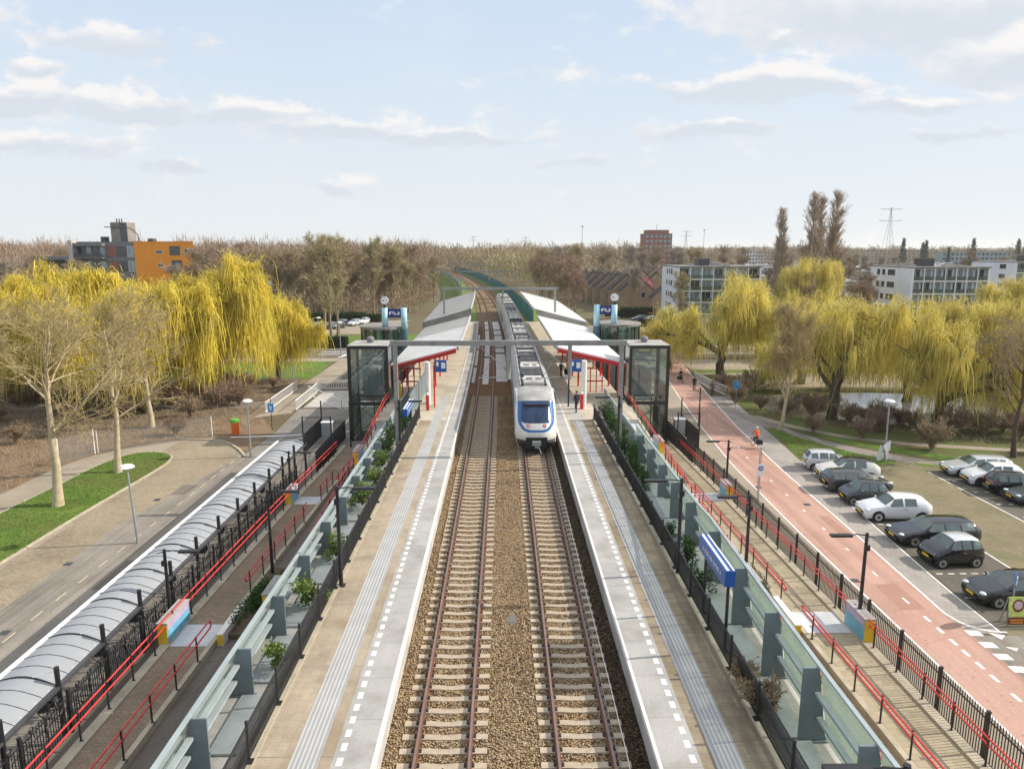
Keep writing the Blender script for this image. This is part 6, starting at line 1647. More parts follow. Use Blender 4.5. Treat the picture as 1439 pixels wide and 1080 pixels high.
brush('grass', 'short grass of the lawn island', 22000, zone_lawn(lawn), .12, 'blade', .02, 'grass', 3); bpy.context.scene.objects['grass'].location = (0, 0, .1)
brush('grass', 'short grass of the lawn beside the cycle road', 9000, zone_lawn(LE), .12, 'blade', .02, 'grass', 4)
def leaves(name, label, n, zone, m, seed):
    rng = np.random.default_rng(seed); P = np.array([zone(rng) for _ in range(n)]); a = rng.normal(size=(n, 2)); a /= np.linalg.norm(a, axis=1, keepdims=True); l = rng.uniform(.02, .055, (n, 1))
    u = np.concatenate([a, rng.normal(0, .2, (n, 1))], 1) * l; w = np.stack([-a[:, 1], a[:, 0], np.zeros(n)], 1) * l * .6
    V = np.stack([P - u, P - w, P + u, P + w], 1).reshape(-1, 3); V[:, 2] += .03; struct(npmesh(name, V, np.arange(4 * n).reshape(-1, 4), m), label, 'leaves', 'stuff')
def zr_(r):
    y = 20 + 60 * r.uniform() ** 1.3; return (xl(y) + r.beta(.5, .5) * (x2(max(y, 28.5)) + 4 - xl(y)), y, .03)
leaves('fallen_leaves', 'pale fallen leaves and petals scattered over the cycle road', 900, zr_, 'sand', 6)
leaves('fallen_leaves', 'brown fallen leaves along the bus road kerbs', 900, lambda r: ((-26.6 + r.beta(.5, .9) * 7, 24 + r.uniform() * 32, .03)), 'litter', 7)
leaves('fallen_leaves', 'dry leaves scattered over the ramps and service strips', 700, lambda r: (lambda y, k: (-10.1 - r.beta(.6, .6) * 1.4, y, LL(y) - .15) if k else (10.9 + r.beta(.6, .6) * 1.3, y, RL(y) - .08))(r.uniform(14, 40), r.uniform() < .5), 'litter', 8)
pt = []
for x, y, w, l in ((18.6, 30.5, 1.2, 2.6), (19.9, 39, .7, 3.4), (18.3, 47.5, 1.0, 1.8), (20.4, 56, 1.2, 2.2)): pt.append([(x, y), (x + w, y + .05), (x + w - .04, y + l), (x + .03, y + l)])
strips('road_patch', pt, .0145, 'redpatch'); strips('road_patch', [[(-20.4, 33), (-19.2, 33), (-19.25, 36.5), (-20.4, 36.4)], [(-22.9, 47), (-21.9, 47), (-21.8, 49), (-22.9, 49.1)], [(-18.6, 24), (-17.6, 24), (-17.5, 30), (-18.6, 30)]], .0165, 'asphalt')
for i, (x, y) in enumerate(((-23.3, 36), (-23.3, 46), (-21.9, 29), (17.9, 33.5), (18.1, 48), (20.1, 44.5), (27.4, 44), (29, 36.5))):
    q = MB(); q.bx(x - .2, x + .2, y - .2, y + .2, .0, .026); tag(q.build('drain_cover', 'darkpanel'), 'small dark square drain cover set in the road surface', 'drain cover', 'drain covers in the roads')
h0 = shrub('hedge', 'dark green hedge in the bed of the left ramp', (-10.8, 30.2, .95), (.62, 2.3, .45), 3600, .055, 'leaf', 43, 'shrub beds between the ramps', False)
h1 = shrub('hedge', 'dry brown heath bed between the right ramps', (11.55, 30.6, 1.1), (.55, 2.6, .36), 3200, .055, 'heath', 44, 'shrub beds between the ramps', False)
def hedge(lb, x, y, l, d, h, seed):
    rng = np.random.default_rng(seed); n = int(260 * l * (h + d)); p = rng.uniform(-.5, .5, (n, 3)); ax = rng.integers(0, 3, n); 
    for a in range(3): p[ax == a, a] = np.sign(p[ax == a, a]) * .5
    p = p * np.array([l, d, h]) + np.array([0, 0, h / 2]); V, F = leaf_clump(n, None, .14, rng, lambda q: p)
    t = thing('hedge', lb, 'hedge', (x, y, 0), 'clipped dark hedges by the streets'); npmesh('foliage', V, F, 'hedge', t)
    q = MB(); q.bx(x - l / 2 + .15, x + l / 2 - .15, y - d / 2 + .15, y + d / 2 - .15, 0, h - .15); q.build('inner_twigs', 'darkbark', t)
for a in (('clipped dark hedge left of the round entrance roof', -30.2, 122.5, 6.5, 1.6, 1.8), ('long dark hedge behind the far left car park', -44, 170, 22, 2, 1.8), ('dark hedge closing the far left car park right side', -31.2, 167.5, 5, 1.8, 1.7), ('dark clipped hedge behind the far right parked cars', 34, 178, 8.5, 1.6, 2.4), ('dark hedge in front of the far right parked cars', 33.8, 156.4, 6.5, 1.6, 1.6), ('dark low hedge between row house and right flats', 29, 182, 5, 1.2, 1.2), ('dark hedge at the left edge of the far car park', -60, 168, 16, 2, 2.2)): hedge(*a, seed=int(abs(a[1]) * 7))

# ---------------------------------------------------------------- woods
def fprotos():
    out = []
    for i, (tw, ang, up, nm) in enumerate((('twigb', (.45, .85), .2, 'brown'), ('twigo', (.4, .8), .25, 'olive brown'), ('twigr', (.5, .9), .15, 'reddish'), ('twigg', (.4, .8), .22, 'grey'))):
        o = bare_tree('bare_tree', nm, 60 + i, 16, .28, 5.6, (16, 7, 6, 4), 'bark', tw, .032, .25, ang, up, 'bare trees of the woods')
        out.append((o, nm))
    return out
FP = fprotos(); used = [False] * 4
r9 = random.Random(77); npl = 0
def wood(x, y, s, k, where):
    global npl
    o, nm = FP[k]; lb = '%s bare tree %s' % (nm, where)
    sx = s * r9.uniform(.9, 1.12)
    if not used[k]: used[k] = True; o['label'] = lb; q = o
    else: q = dup(o, label=lb)
    q.location = (x, y, 0); q.rotation_euler = (0, 0, r9.uniform(0, 6.28)); q.scale = (sx, sx, s); npl += 1
# trees that stand singly beyond the cross street
for x, y, s, k, w in ((-37, 147.8, 1.15, 1, 'with pale trunk standing in the far left car park'), (-32.3, 134.5, 1.12, 1, 'with two pale trunks on the lawn beside the cross street'), (-32.2, 139, 1.1, 1, 'just behind the one on the cross street lawn'), (-55, 187, .95, 0, 'behind the long hedge of the far car park'), (-33, 184, 1.15, 1, 'beyond the clock of the left entrance'), (-29, 190, 1.1, 1, 'beyond the left navy sign'), (-46, 186, 1.05, 1, 'between far car park and woods'),
                      (15.5, 150, .85, 2, 'just beyond the upper right canopy'), (17, 182, 1.0, 2, 'behind the right canopy end'), (11, 196, 1.0, 0, 'beside the teal noise screen, near end'), (13.5, 168, .85, 0, 'close behind the upper right canopy'),
                      (39.5, 158, .7, 1, 'beside the gable of the left white flats'), (36, 196, .75, 3, 'in front of the nearest row house gable')): wood(x, y, s, k, w)
def scatter(n, xa, xb, ya, yb, sa, sb, ks, where, avoid=None):
    for i in range(n):
        for _ in range(30):
            y = r9.uniform(ya, yb); f = y / ya; x = r9.uniform(xa, xb) if not callable(xa) else r9.uniform(xa(y), xb(y))
            if avoid is None or not avoid(x, y): break
        wood(x, y, r9.uniform(sa, sb), r9.choice(ks), where)
scatter(46, -75, -17, 185, 262, .75, 1.02, (0, 1, 1, 0), 'in the wood left of the railway', lambda x, y: x > -24 + cv(y))
scatter(22, -150, -75, 178, 280, .85, 1.1, (0, 0, 2, 3), 'in the wood around the orange house', lambda x, y: -135 < x < -80 and y < 232)
scatter(40, lambda y: -.62 * y, lambda y: -.2 * y - 10, 270, 400, .95, 1.2, (0, 0, 2, 3), 'in the tall wood on the left horizon')
scatter(12, 10, 21, 205, 300, .8, 1.0, (2, 0, 2), 'right of the teal noise screens', lambda x, y: x < 13 + cv(y))
scatter(26, 8, 120, 330, 420, .9, 1.2, (0, 3, 1), 'behind the row houses', lambda x, y: False)
scatter(12, 50, 78, 128, 200, .6, .8, (0, 2, 3), 'between the right white flats', lambda x, y: not (60 < x < 84 and y > 125))
scatter(16, -110, -68, 96, 170, .75, 1.0, (0, 2, 3), 'at the far left edge before the houses', lambda x, y: y < 105)
scatter(14, 110, 260, 240, 420, .8, 1.1, (0, 3), 'among the far right roofs')
scatter(10, -58, -22, 186, 240, .8, 1.05, (0, 1, 2), 'near the foot of the left embankment')
scatter(14, lambda y: cv(y) - 32, lambda y: cv(y) - 16, 200, 420, .6, .95, (0, 2, 0), 'on the embankment side of the bend')
# tall columnar poplars
def poplar(label, seed, h, group):
    rng = np.random.default_rng(seed); t = thing('poplar_tree', label, 'poplar tree', (0, 0, 0), group)
    P0, R0 = trunkline(h * .97, .45, rng, 9, .3, .12); P1, R1 = children(P0, R0, 115, rng, (.08, .97), (.30, .55), (h * .17, h * .26), 5, .2, .08, .5, .3, .7)
    P2, R2 = children(P1, R1, 9, rng, (.15, 1), (.25, .6), (h * .05, h * .10), 4, .3, .15); P3, R3 = children(P2, R2, 5, rng, (.2, 1), (.3, .9), (h * .015, h * .035), 3, .2, .2)
    V, F = join([tubes_np(P0, R0, 8), tubes_np(P1, np.maximum(R1, .05), 4)]); npmesh('trunk', V, F, 'palebark', t)
    V, F = join([tubes_np(P2, np.maximum(R2, .02), 3), tubes_np(P3, np.full_like(R3, .018), 3)]); npmesh('crown', V, F, 'twigp', t); return t
p0 = poplar('tallest columnar poplar, leftmost of the close pair right of centre', 51, 30.2, 'tall columnar poplars on the right'); p0.location = (80.2, 186, 0); p0.scale = (1.45, 1.45, 1)
p1 = poplar('tall columnar poplar standing apart, rightmost of the group', 52, 31.0, 'tall columnar poplars on the right'); p1.location = (87.6, 190, 0); p1.scale = (1.45, 1.45, 1)
dup(p0, (72.6, 188, 0), 1.0, 'slim columnar poplar, leftmost of the group', (1.05, 1.05, .88)); dup(p1, (82.6, 188, 0), 2.0, 'columnar poplar grown against the tallest one', (1.2, 1.2, .95)); dup(p1, (77.5, 200, 0), 4.0, 'shorter columnar poplar behind the tallest', (1.3, 1.3, .66)); dup(p0, (89.5, 196, 0), 3, 'shorter columnar poplar behind the rightmost', (1.3, 1.3, .72))
# the far woods and fields, one mass out to the horizon
def mass(name, label, n, xf, ya, yb, ha, hb, m, seed, per=150, w=.5):
    rng = np.random.default_rng(seed); y = rng.uniform(ya ** .5, yb ** .5, n) ** 2; x = np.array([xf(rng, q) for q in y]); h = rng.uniform(ha, hb, n)
    p = rng.normal(size=(n, per, 3)); p /= np.linalg.norm(p, axis=2, keepdims=True); p *= rng.uniform(.1, 1, (n, per, 1)) ** .5
    wd = rng.uniform(.26, .40, n)
    c = p * np.stack([h * wd, h * wd, h * .44], -1)[:, None] + np.stack([x, y, h * .56], -1)[:, None]
    k = n * per; c = c.reshape(k, 3); hh = np.repeat(h, per)[:, None]; d = (p * np.array([.8, .8, .5])).reshape(k, 3) + rng.normal(0, .25, (k, 3)); d[:, 2] += .75; d /= np.linalg.norm(d, axis=1, keepdims=True)
    L = rng.uniform(.06, .16, (k, 1)) * hh; s = rng.normal(size=(k, 3)) * np.array([1, 1, .2]); s /= np.linalg.norm(s, axis=1, keepdims=True)
    ww = np.maximum(.10, np.repeat(y, per)[:, None] / 711 * .55) * w
    V = np.stack([c - s * ww * .5, c + s * ww * .5, c + d * L], 1).reshape(-1, 3); F = np.arange(3 * k).reshape(-1, 3)
    o = npmesh(name, V, F, m); struct(o, label, 'woodland', 'stuff')
mass('far_wood', 'brown bare woods stretching to the horizon', 1200, lambda r, y: r.uniform(-.85 * y, (.85 if y > 640 else .22) * y), 420, 1100, 15, 23, 'twigb', 1, 240, 1)
mass('distant_wood', 'grey hazy woods along the horizon', 1300, lambda r, y: r.uniform(-.85 * y, .85 * y), 1100, 3600, 16, 26, 'twigg', 2, 130, 1)
mass('horizon_wood', 'reddish brown woods on the left horizon', 420, lambda r, y: r.uniform(-.95 * y, -.10 * y), 270, 620, 17, 23, 'twigr', 3, 300, 1)
mass('rail_wood', 'olive brown woods on both sides of the bend', 200, lambda r, y: cv(y) + (r.uniform(-110, -18) if r.random() < .6 else r.uniform(18, 34)), 290, 620, 12, 20, 'twigo', 6, 300, 1)
mass('town_shrubs', 'brushy gardens between the far right roofs', 240, lambda r, y: r.uniform(.22 * y, .85 * y), 190, 700, 4, 7.5, 'twigg', 4, 160, 1)
mass('bank_shrubs', 'brushy growth on the far left banks', 460, lambda r, y: r.uniform(-.6 * y, -.085 * y - 3), 172, 300, 4, 8, 'twigb', 5, 200, 1)
def spruce(label, x, y, h, seed):
    rng = np.random.default_rng(seed); t = thing('conifer', label, 'conifer', (0, 0, 0), 'dark conifers on the right skyline')
    n = 900; z = rng.uniform(.08, 1, n); a = rng.uniform(0, 2 * PI, n); r = (1 - z) * .17 * h * rng.uniform(.5, 1, n) + .1
    c = np.stack([r * np.cos(a), r * np.sin(a), z * h], -1); V, F = leaf_clump(n, None, .6, rng, lambda p: c); npmesh('crown', V, F, 'conifer', t)
    q = MB(); q.tube([(0, 0, 0), (0, 0, h * .9)], [.3, .05], 6); q.build('trunk', 'darkbark', t); t.location = (x, y, 0); return t
c0 = spruce('dark pointed conifer on the right skyline', 330, 560, 24, 3)
for i in range(15): dup(c0, (318 + i * 19 + r9.uniform(-6, 6), 560 + r9.uniform(-30, 60), 0), i, None, r9.uniform(.75, 1.1))
ct = shrub('blossom_tree', 'pink blossoming tree among the row houses', (43, 215, 5.2), (2.6, 2.6, 2.0), 2600, .26, 'blossom', 71, None, True); ct['category'] = 'tree'
q = MB(); q.tube([(0, 0, -5.2), (0, 0, 1)], [.2, .12], 7); q.build('trunk', 'bark').parent = ct
# ---------------------------------------------------------------- buildings
def win(t, x0, x1, y, z0, z1, m='window', fr='white', axis='x', d=-1, mull=0):
    """window as a part, its frame a sub-part; axis: direction the wall runs, d: outward sign"""
    q = MB(); e = d * .03
    if axis == 'x': q.bx(x0, x1, *sorted((y, y + e)), z0, z1)
    else: q.bx(*sorted((y, y + e)), x0, x1, z0, z1)
    w = q.build('window', m, t)
    q = MB(); f = d * .06; b = .07
    def r(a0, a1, c0, c1):
        if axis == 'x': q.bx(a0, a1, *sorted((y + d * .002, y + f)), c0, c1)
        else: q.bx(*sorted((y + d * .002, y + f)), a0, a1, c0, c1)
    r(x0 - b, x0, z0 - b, z1 + b); r(x1, x1 + b, z0 - b, z1 + b); r(x0, x1, z0 - b, z0); r(x0, x1, z1, z1 + b)
    for k in range(mull): c = x0 + (x1 - x0) * (k + 1) / (mull + 1); r(c - .035, c + .035, z0, z1)
    q.build('frame', fr, w); return w
def flats(lb, x0, x1, y0, y1, H, bays, floors, z0f, side_w, face='W'):
    t = thing('apartment_block', lb, 'apartment block', ((x0 + x1) / 2, (y0 + y1) / 2, 0), 'white apartment blocks on the right')
    q = MB(); q.bx(x0, x1, y0 + 1.3, y1, 0, H); q.bx(x0, x0 + .35, y0, y0 + 1.298, 0, H); q.bx(x1 - .35, x1, y0, y0 + 1.298, 0, H); q.build('wall', 'render', t)
    q = MB(); q.bx(x0 - .08, x1 + .08, y0 - .08, y1 + .08, H, H + .25); rf = q.build('roof', 'flatroof', t)
    r = random.Random(int(x0)); q = MB()
    for k in range(7): a = r.uniform(x0 + 1, x1 - 3); b = r.uniform(y0 + 2, y1 - 3); q.bx(a, a + r.uniform(.5, 2.5), b, b + r.uniform(.5, 2), H + .25, H + r.uniform(.5, .9))
    q.build('roof_clutter', 'paleroof', rf); q = MB(); q.bx(x0 + (x1 - x0) * .32, x0 + (x1 - x0) * .45, y0 + 5, y0 + 9, H + .25, H + 1.9); q.build('roof_cabin', 'darkpanel', rf)
    fh = (H - z0f) / floors; bw = (x1 - x0 - .7) / bays
    for f in range(floors):
        z = z0f + f * fh
        q = MB(); q.bx(x0 + .35, x1 - .35, y0, y0 + 1.295, z - .18, z + .05); q.build('balcony_slab', 'white', t)
        for k in range(bays):
            a = x0 + .35 + k * bw
            win(t, a + .2, a + bw - .2, y0 + 1.3, z + .15, z + fh - .35, 'windowpale' if (k + f) % 3 else 'window', 'white', 'x', -1, 1)
            q = MB(); q.bx(a + .06, a + bw - .06, y0 + .02, y0 + .05, z + .06, z + .95); q.build('balustrade', 'noiseglass', t)
    for k in range(bays + 1): q = MB(); a = x0 + .35 + k * bw; q.bx(a - .09, a + .09, y0 - .05, y0 + .13, z0f - .18, H - .01); q.build('pillar', 'white', t)
    W = y1 - y0
    for f in range(floors):
        z = z0f + f * fh
        for a, b in side_w: win(t, y0 + W * a, y0 + W * b, x0, z + fh * .35, z + fh * .82, 'window', 'white', 'y', -1)
    if z0f > 2:
        for k in range(5): win(t, y0 + W * (.14 + .16 * k), y0 + W * (.19 + .16 * k), x0, 1.0, 1.6, 'window', 'white', 'y', -1)
    return t
flats('white apartment block nearest the station, gable facing the railway', 39.4, 58.4, 161.5, 177, 12.8, 7, 4, 2.4, ((.30, .40), (.45, .52), (.60, .68)))
flats('white apartment block behind willows with glazed balconies', 86, 102.6, 150, 167, 12.9, 7, 4, 2.2, ((.38, .56), (.62, .70), (.75, .83)))
flats('white apartment block at the right edge, mostly hidden', 143, 163, 199, 218, 13.2, 6, 4, 2.2, ((.2, .34),))
# orange and grey house on the left
t = thing('apartment_house', 'house with orange wing, grey glazed middle and stair tower', 'apartment building', (-105, 208, 0))
q = MB(); q.prism([(-101, 200), (-84.8, 200), (-92.2, 216), (-101, 216)], 0, 18.8); q.build('orange_wing', 'orange', t)
q = MB(); q.prism([(-101.1, 199.9), (-84.7, 199.9), (-92.1, 216.1), (-101.1, 216.1)], 18.8, 18.95); q.build('parapet', 'orange', t)
q = MB(); q.bx(-117.6, -101.004, 201.5, 216, 0, 18.9); q.build('grey_wing', 'greypanel', t)
q = MB(); q.bx(-127.2, -118.4, 201, 214, 0, 14.9); q.build('low_wing', 'darkpanel', t)
q = MB(); q.bx(-118.4, -117.4, 199.2, 202.4, 0, 19.2); q.build('concrete_column', 'concrete', t)
q = MB(); q.bx(-109.0, -104.6, 204, 209, 18.9, 24.2); q.build('stair_tower', 'darkconc', t)
q = MB(); q.bx(-106.3, -104.4, 203.8, 203.98, 18.9, 24.0); q.build('tower_glazing', 'window', t)
q = MB(); q.tube([(-110.5, 203.6, 22.9), (-104.5, 203.6, 22.9), (-102.6, 203.6, 22.2), (-101.4, 203.6, 20.8), (-101.2, 203.6, 18.9)], .14, 6)
for x in (-107.6, -106.9, -106.2): q.tube([(x, 205, 24.2), (x, 205, 25.2)], .16, 7)
q.build('roof_pipes', 'darkpanel', t)
q = MB(); q.bx(-112, -110.7, 204, 206, 18.9, 20.3); q.bx(-99, -97.5, 204, 206, 18.96, 19.8); q.build('roof_boxes', 'darkpanel', t)
for z in (14.6, 10.6):
    for a, b in ((-117.2, -109.6),):
        q = MB(); q.bx(a, b, 199.6, 201.48, z - .2, z); q.build('balcony', 'darkconc', t)
        q = MB(); q.bx(a, b, 199.6, 199.66, z, z + 1.0); q.build('balustrade', 'darkpanel', t)
        for k in range(4): win(t, a + .3 + k * 1.9, a + 1.8 + k * 1.9, 201.5, z + .1, z + 2.9, 'windowpale' if k % 2 else 'window', 'darkpanel')
    for k, m in enumerate(('redbrick', 'window', 'windowpale')):
        win(t, -109 + k * 2.7, -106.7 + k * 2.7, 201.5, z + .2, z + 3.0, m, 'white' if k == 2 else 'darkpanel', 'x', -1, 1)
q = MB(); q.bx(-117.3, -109.5, 199.5, 201.45, 17.7, 18.5); q.build('balcony_roof', 'greypanel', t)
for z in (12.6, 9): 
    q = MB(); q.bx(-127, -118.6, 199.6, 200.98, z - 3.2, z - 3.0); q.build('balcony', 'greypanel', t); win(t, -126, -119.2, 201, z - 2.6, z - .2, 'window', 'darkpanel', 'x', -1, 4)
q = MB(); q.bx(-127.3, -118.5, 199.4, 201, 14.0, 14.9); q.build('balcony_roof', 'greypanel', t)
win(t, -95.2, -93.4, 200, 15.8, 16.5); win(t, -91.3, -88.6, 200, 15.3, 17.6, 'window', 'darkpanel'); win(t, -87.3, -84.95, 200, 15.9, 17.0, 'window', 'white', 'x', -1, 2)
win(t, -94.8, -93.2, 200, 12.2, 12.8); win(t, -91, -88.3, 200, 11.8, 13.8, 'window', 'darkpanel')
# brick tower block and other far blocks
def block(name, lb, x, y, w, d, h, m, rows, cols, wm='window', group=None, roofm='flatroof', cap=None):
    t = thing(name, lb, 'building', (x, y, 0), group)
    q = MB(); q.bx(x - w / 2, x + w / 2, y, y + d, 0, h); q.build('wall', m, t)
    q = MB(); q.bx(x - w / 2 - .2, x + w / 2 + .2, y - .2, y + d + .2, h, h + .4); rf = q.build('roof', roofm, t)
    if cap: q = MB(); q.bx(x - w * cap, x + w * cap, y + 2, y + d - 2, h + .4, h + 2.6); q.build('roof_cabin', m, rf)
    fh = h / rows
    q = MB(); q.bx(0, w / cols * .64, -.05, 0, fh * .3, fh * .8); w0 = q.build('window', wm); w0.parent = t
    for r in range(rows):
        for c in range(cols):
            o = w0 if r + c == 0 else part(w0, t); o.location = (-w / 2 + w * (c + .18) / cols, 0, r * fh)
    return t
t = block('tower_block', 'red brown brick tower block above the woods right of centre', 97, 450, 17, 15, 26.5, 'redbrick', 9, 6, 'windowpale', None, 'darkconc', .4)
q = MB(); q.tube([(97, 456, 29), (97, 456, 33)], .12, 5); q.build('mast', 'darkpanel', t)
block('office_block', 'far pale office block left of the poplars', 250, 700, 26, 12, 16, 'render', 5, 9, 'window', 'far office blocks on the right skyline'); block('office_block', 'far blue grey office block at the right skyline', 410, 620, 60, 12, 15, 'windowpale', 4, 16, 'window', 'far office blocks on the right skyline'); block('office_block', 'far grey flats behind the pylon', 470, 860, 70, 12, 17, 'paleroof', 5, 14, 'window', 'far office blocks on the right skyline')
# row houses right of the railway
def row_house(x, y, w, d, zl, zh, lb, rz=0):
    t = thing('row_house', lb, 'house', (0, 0, 0), 'brick row houses with dark roofs')
    q = MB(); q.extx([(0, 0), (0, zl), (d * .55, zh), (d, zl + .6), (d, 0)], 0, w); q.build('wall', 'brick', t)
    q = MB(); e = .25
    q.add([(-.0, -e, zl - .05), (w, -e, zl - .05), (w, d * .55, zh + .16), (0, d * .55, zh + .16), (0, -e, zl + .15), (w, -e, zl + .15), (w, d * .55, zh + .36), (0, d * .55, zh + .36)], [(3, 2, 1, 0), (4, 5, 6, 7), (0, 1, 5, 4), (1, 2, 6, 5), (2, 3, 7, 6), (3, 0, 4, 7)])
    q.add([(0, d * .55 + .01, zh + .16), (w, d * .55 + .01, zh + .16), (w, d + e, zl + .6), (0, d + e, zl + .6), (0, d * .55 + .01, zh + .36), (w, d * .55 + .01, zh + .36), (w, d + e, zl + .8), (0, d + e, zl + .8)], [(3, 2, 1, 0), (4, 5, 6, 7), (0, 1, 5, 4), (1, 2, 6, 5), (2, 3, 7, 6), (3, 0, 4, 7)])
    rf = q.build('roof', 'tileroof', t)
    q = MB(); q.extx([(-.3, zl - .1), (-.3, zl + .35), (d * .55, zh + .55), (d * .55, zh)], w - .25, w + .25); q.build('party_wall', 'white', rf)
    q = MB(); q.bx(w * .4, w * .55, d * .5, d * .6, zh, zh + 1.2); q.build('chimney', 'brick', rf)
    win(t, w * .15, w * .45, 0, 1, 2.3); win(t, w * .55, w * .85, 0, 1, 2.3); win(t, w * .2, w * .8, 0, zl - 1.4, zl - .3)
    win(t, d * .30, d * .42, 0, 3.6, 5.0, 'window', 'white', 'y', -1)
    t.location = (x, y, 0); t.rotation_euler = (0, 0, rz); return t
h0 = row_house(33, 200, 6, 10, 4.8, 9.6, 'nearest brick row house, its gable facing the cross street', R(90)); h0.location = (43, 200, 0)
for i in range(1, 7): dup(h0, (43 - i * 1.5, 200 + i * 7.2, 0), R(90), 'brick row house with dark roof and pale party walls beside the railway', 1)
for i, (x, y, a) in enumerate(((52, 215, 80), (53, 224, 80), (55, 233, 80), (47, 262, 85), (56, 262, 85), (66, 258, 85), (36, 290, 90), (46, 296, 90), (58, 300, 80), (70, 300, 80), (24, 262, 95), (80, 270, 80))): dup(h0, (x, y, 0), R(a), 'brick row house in the rows behind the nearest one', r9.uniform(.9, 1.05))
o = dup(h0, (47.5, 192.5, 0), R(90), 'low brick house with dark gable in front of row houses', .72)
def low_row(lb, x, y, L, d, h, rz, wm, rm, grp):
    t = thing('terrace', lb, 'terrace', (0, 0, 0), grp); n = int(L / 6)
    q = MB(); q.bx(-L / 2, L / 2, 0, d, 0, h); q.build('wall', wm, t)
    q = MB(); q.bx(-L / 2 - .2, L / 2 + .2, -.2, d + .2, h, h + .3); rf = q.build('roof', rm, t)
    q = MB(); q.bx(2, 3.2, d * .4, d * .7, h + .3, h + 1.1); c0 = q.build('chimney', 'white', rf); q = MB(); q.bx(-.1, .1, -.25, d + .25, h + .3, h + .6); p0 = q.build('party_wall', 'white', rf)
    for k in range(n):
        for q in (c0, p0): (q if k == 0 else part(q, rf)).location = (-L / 2 + k * 6, 0, 0)
        if k == 0: pass
    q = MB(); q.bx(0, 1.9, -.04, 0, 0, 1.4); w0 = q.build('window', 'window', t); first = True
    for z in (.9, 3.6):
        for k in range(n):
            for e in (.7, 3.3):
                o = w0 if first else part(w0, t); first = False; o.location = (-L / 2 + k * 6 + e, 0, z)
    t.location = (x, y, 0); t.rotation_euler = (0, 0, rz); return t
TR = 'flat roofed terraces on the right'; r10 = random.Random(5); k = 0
for y, xs in ((225, (108, 150)), (262, (95, 150, 200)), (305, (110, 172, 235)), (350, (150, 220, 290)), (405, (110, 190, 270, 350)), (470, (180, 280, 380)), (540, (230, 330, 430))):
    for x in xs:
        k += 1; low_row('flat roofed terrace among the far right roofs', x, y, r10.choice([36, 42, 48]), 9, r10.uniform(6, 7.2), R(r10.uniform(-14, 14)), r10.choice(['render', 'brick', 'concrete', 'greypanel']), r10.choice(['flatroof', 'tileroof', 'paleroof']), TR)
TL = 'low houses behind the willows on the left'
for x, y, L, m, a in ((-150, 205, 36, 'concrete', 10), (-140, 240, 42, 'paleroof', -8), (-165, 262, 42, 'render', 5), (-112, 180, 30, 'paleroof', 12)): low_row('low pale roofed houses behind the left willows', x, y, L, 9, 6.2, R(a), m, 'paleroof', TL)
low_row('pale roofed house glimpsed through the bare wood on the left', -72, 205, 30, 10, 6.5, R(18), 'brick', 'paleroof', TL); low_row('dark roofed house with white dormer in the left wood', -62, 250, 24, 10, 9, R(10), 'greypanel', 'tileroof', TL)
# noise screens along the bend
def screen_run(lb, off, y0, y1, h, mt, step=8):
    t = thing('noise_screen', lb, 'noise screen', (off + cv(y0), y0, 2.4), 'noise screens along the bend'); y = y0
    while y < y1:
        a = (off + cv(y), y); b = (off + cv(y + step), y + step); 
        q = MB(); q.beam((a[0], a[1], 2.4 + h / 2), (b[0], b[1], 2.4 + h / 2), .06, h); q.build('panel', mt, t)
        q = MB(); q.beam((a[0], a[1], 2.0), (a[0], a[1], 2.5 + h), .16, .16); q.build('post', 'tealdark', t); y += step
screen_run('teal glass noise screen along the right side of the bend', 6.9, 133, 520, 3.4, 'screenteal'); screen_run('pale green noise screen along the left side of the bend', -7.2, 150, 520, 2.2, 'beam')
# pylons and masts
def pylon(lb, x, y, h, arms, w):
    t = thing('power_pylon', lb, 'power pylon', (x, y, 0), 'power pylons on the horizon'); q = MB()
    for sx in (-1, 1):
        for sy in (-1, 1): q.tube([(x + sx * w, y + sy * w, 0), (x + sx * w * .28, y + sy * w * .28, h * .62), (x + sx * .25, y + sy * .25, h)], .22, 4)
    n = 9
    for i in range(n):
        z0, z1 = h * i / n, h * (i + 1) / n; f = lambda z: w * (1 - .72 * min(1, z / (h * .62))) if z < h * .62 else w * .28 * (1 - (z - h * .62) / (h * .40))
        q.tube([(x - f(z0), y - f(z0), z0), (x + f(z1), y - f(z1), z1)], .14, 3); q.tube([(x + f(z0), y - f(z0), z0), (x - f(z1), y - f(z1), z1)], .14, 3)
    q.build('lattice', 'steel', t)
    for z, l in arms:
        q = MB(); q.tube([(x - l, y, z), (x, y, z + .6), (x + l, y, z)], .2, 4); q.tube([(x - l, y, z), (x, y, z - 1), (x + l, y, z)], .14, 4); q.build('cross_arm', 'steel', t)
pylon('large lattice power pylon with two cross arms right of the poplars', 482, 900, 69, ((67, 14), (53, 15)), 7.5); pylon('small distant lattice pylon right of the brick tower block', 330, 1300, 52, ((50, 9), (42, 10)), 5); pylon('faint distant pylon above the railway bend, left', -60, 1500, 46, ((44, 9), (37, 10)), 5); pylon('faint distant pylon above the railway bend, right', 48, 1500, 45, ((43, 9), (36, 10)), 5)
def mast(lb, x, y, h): q = MB(); q.tube([(x, y, 0), (x, y, h)], .22, 5); q.bx(x - 1.2, x + 1.2, y - .2, y + .2, h - .4, h + .3); tag(q.build('light_mast', 'steel'), lb, 'light mast', 'tall light masts above the woods')
mast('tall light mast above the woods left of the brick tower', 66, 600, 36); mast('tall light mast above the woods right of the brick tower', 195, 700, 36)
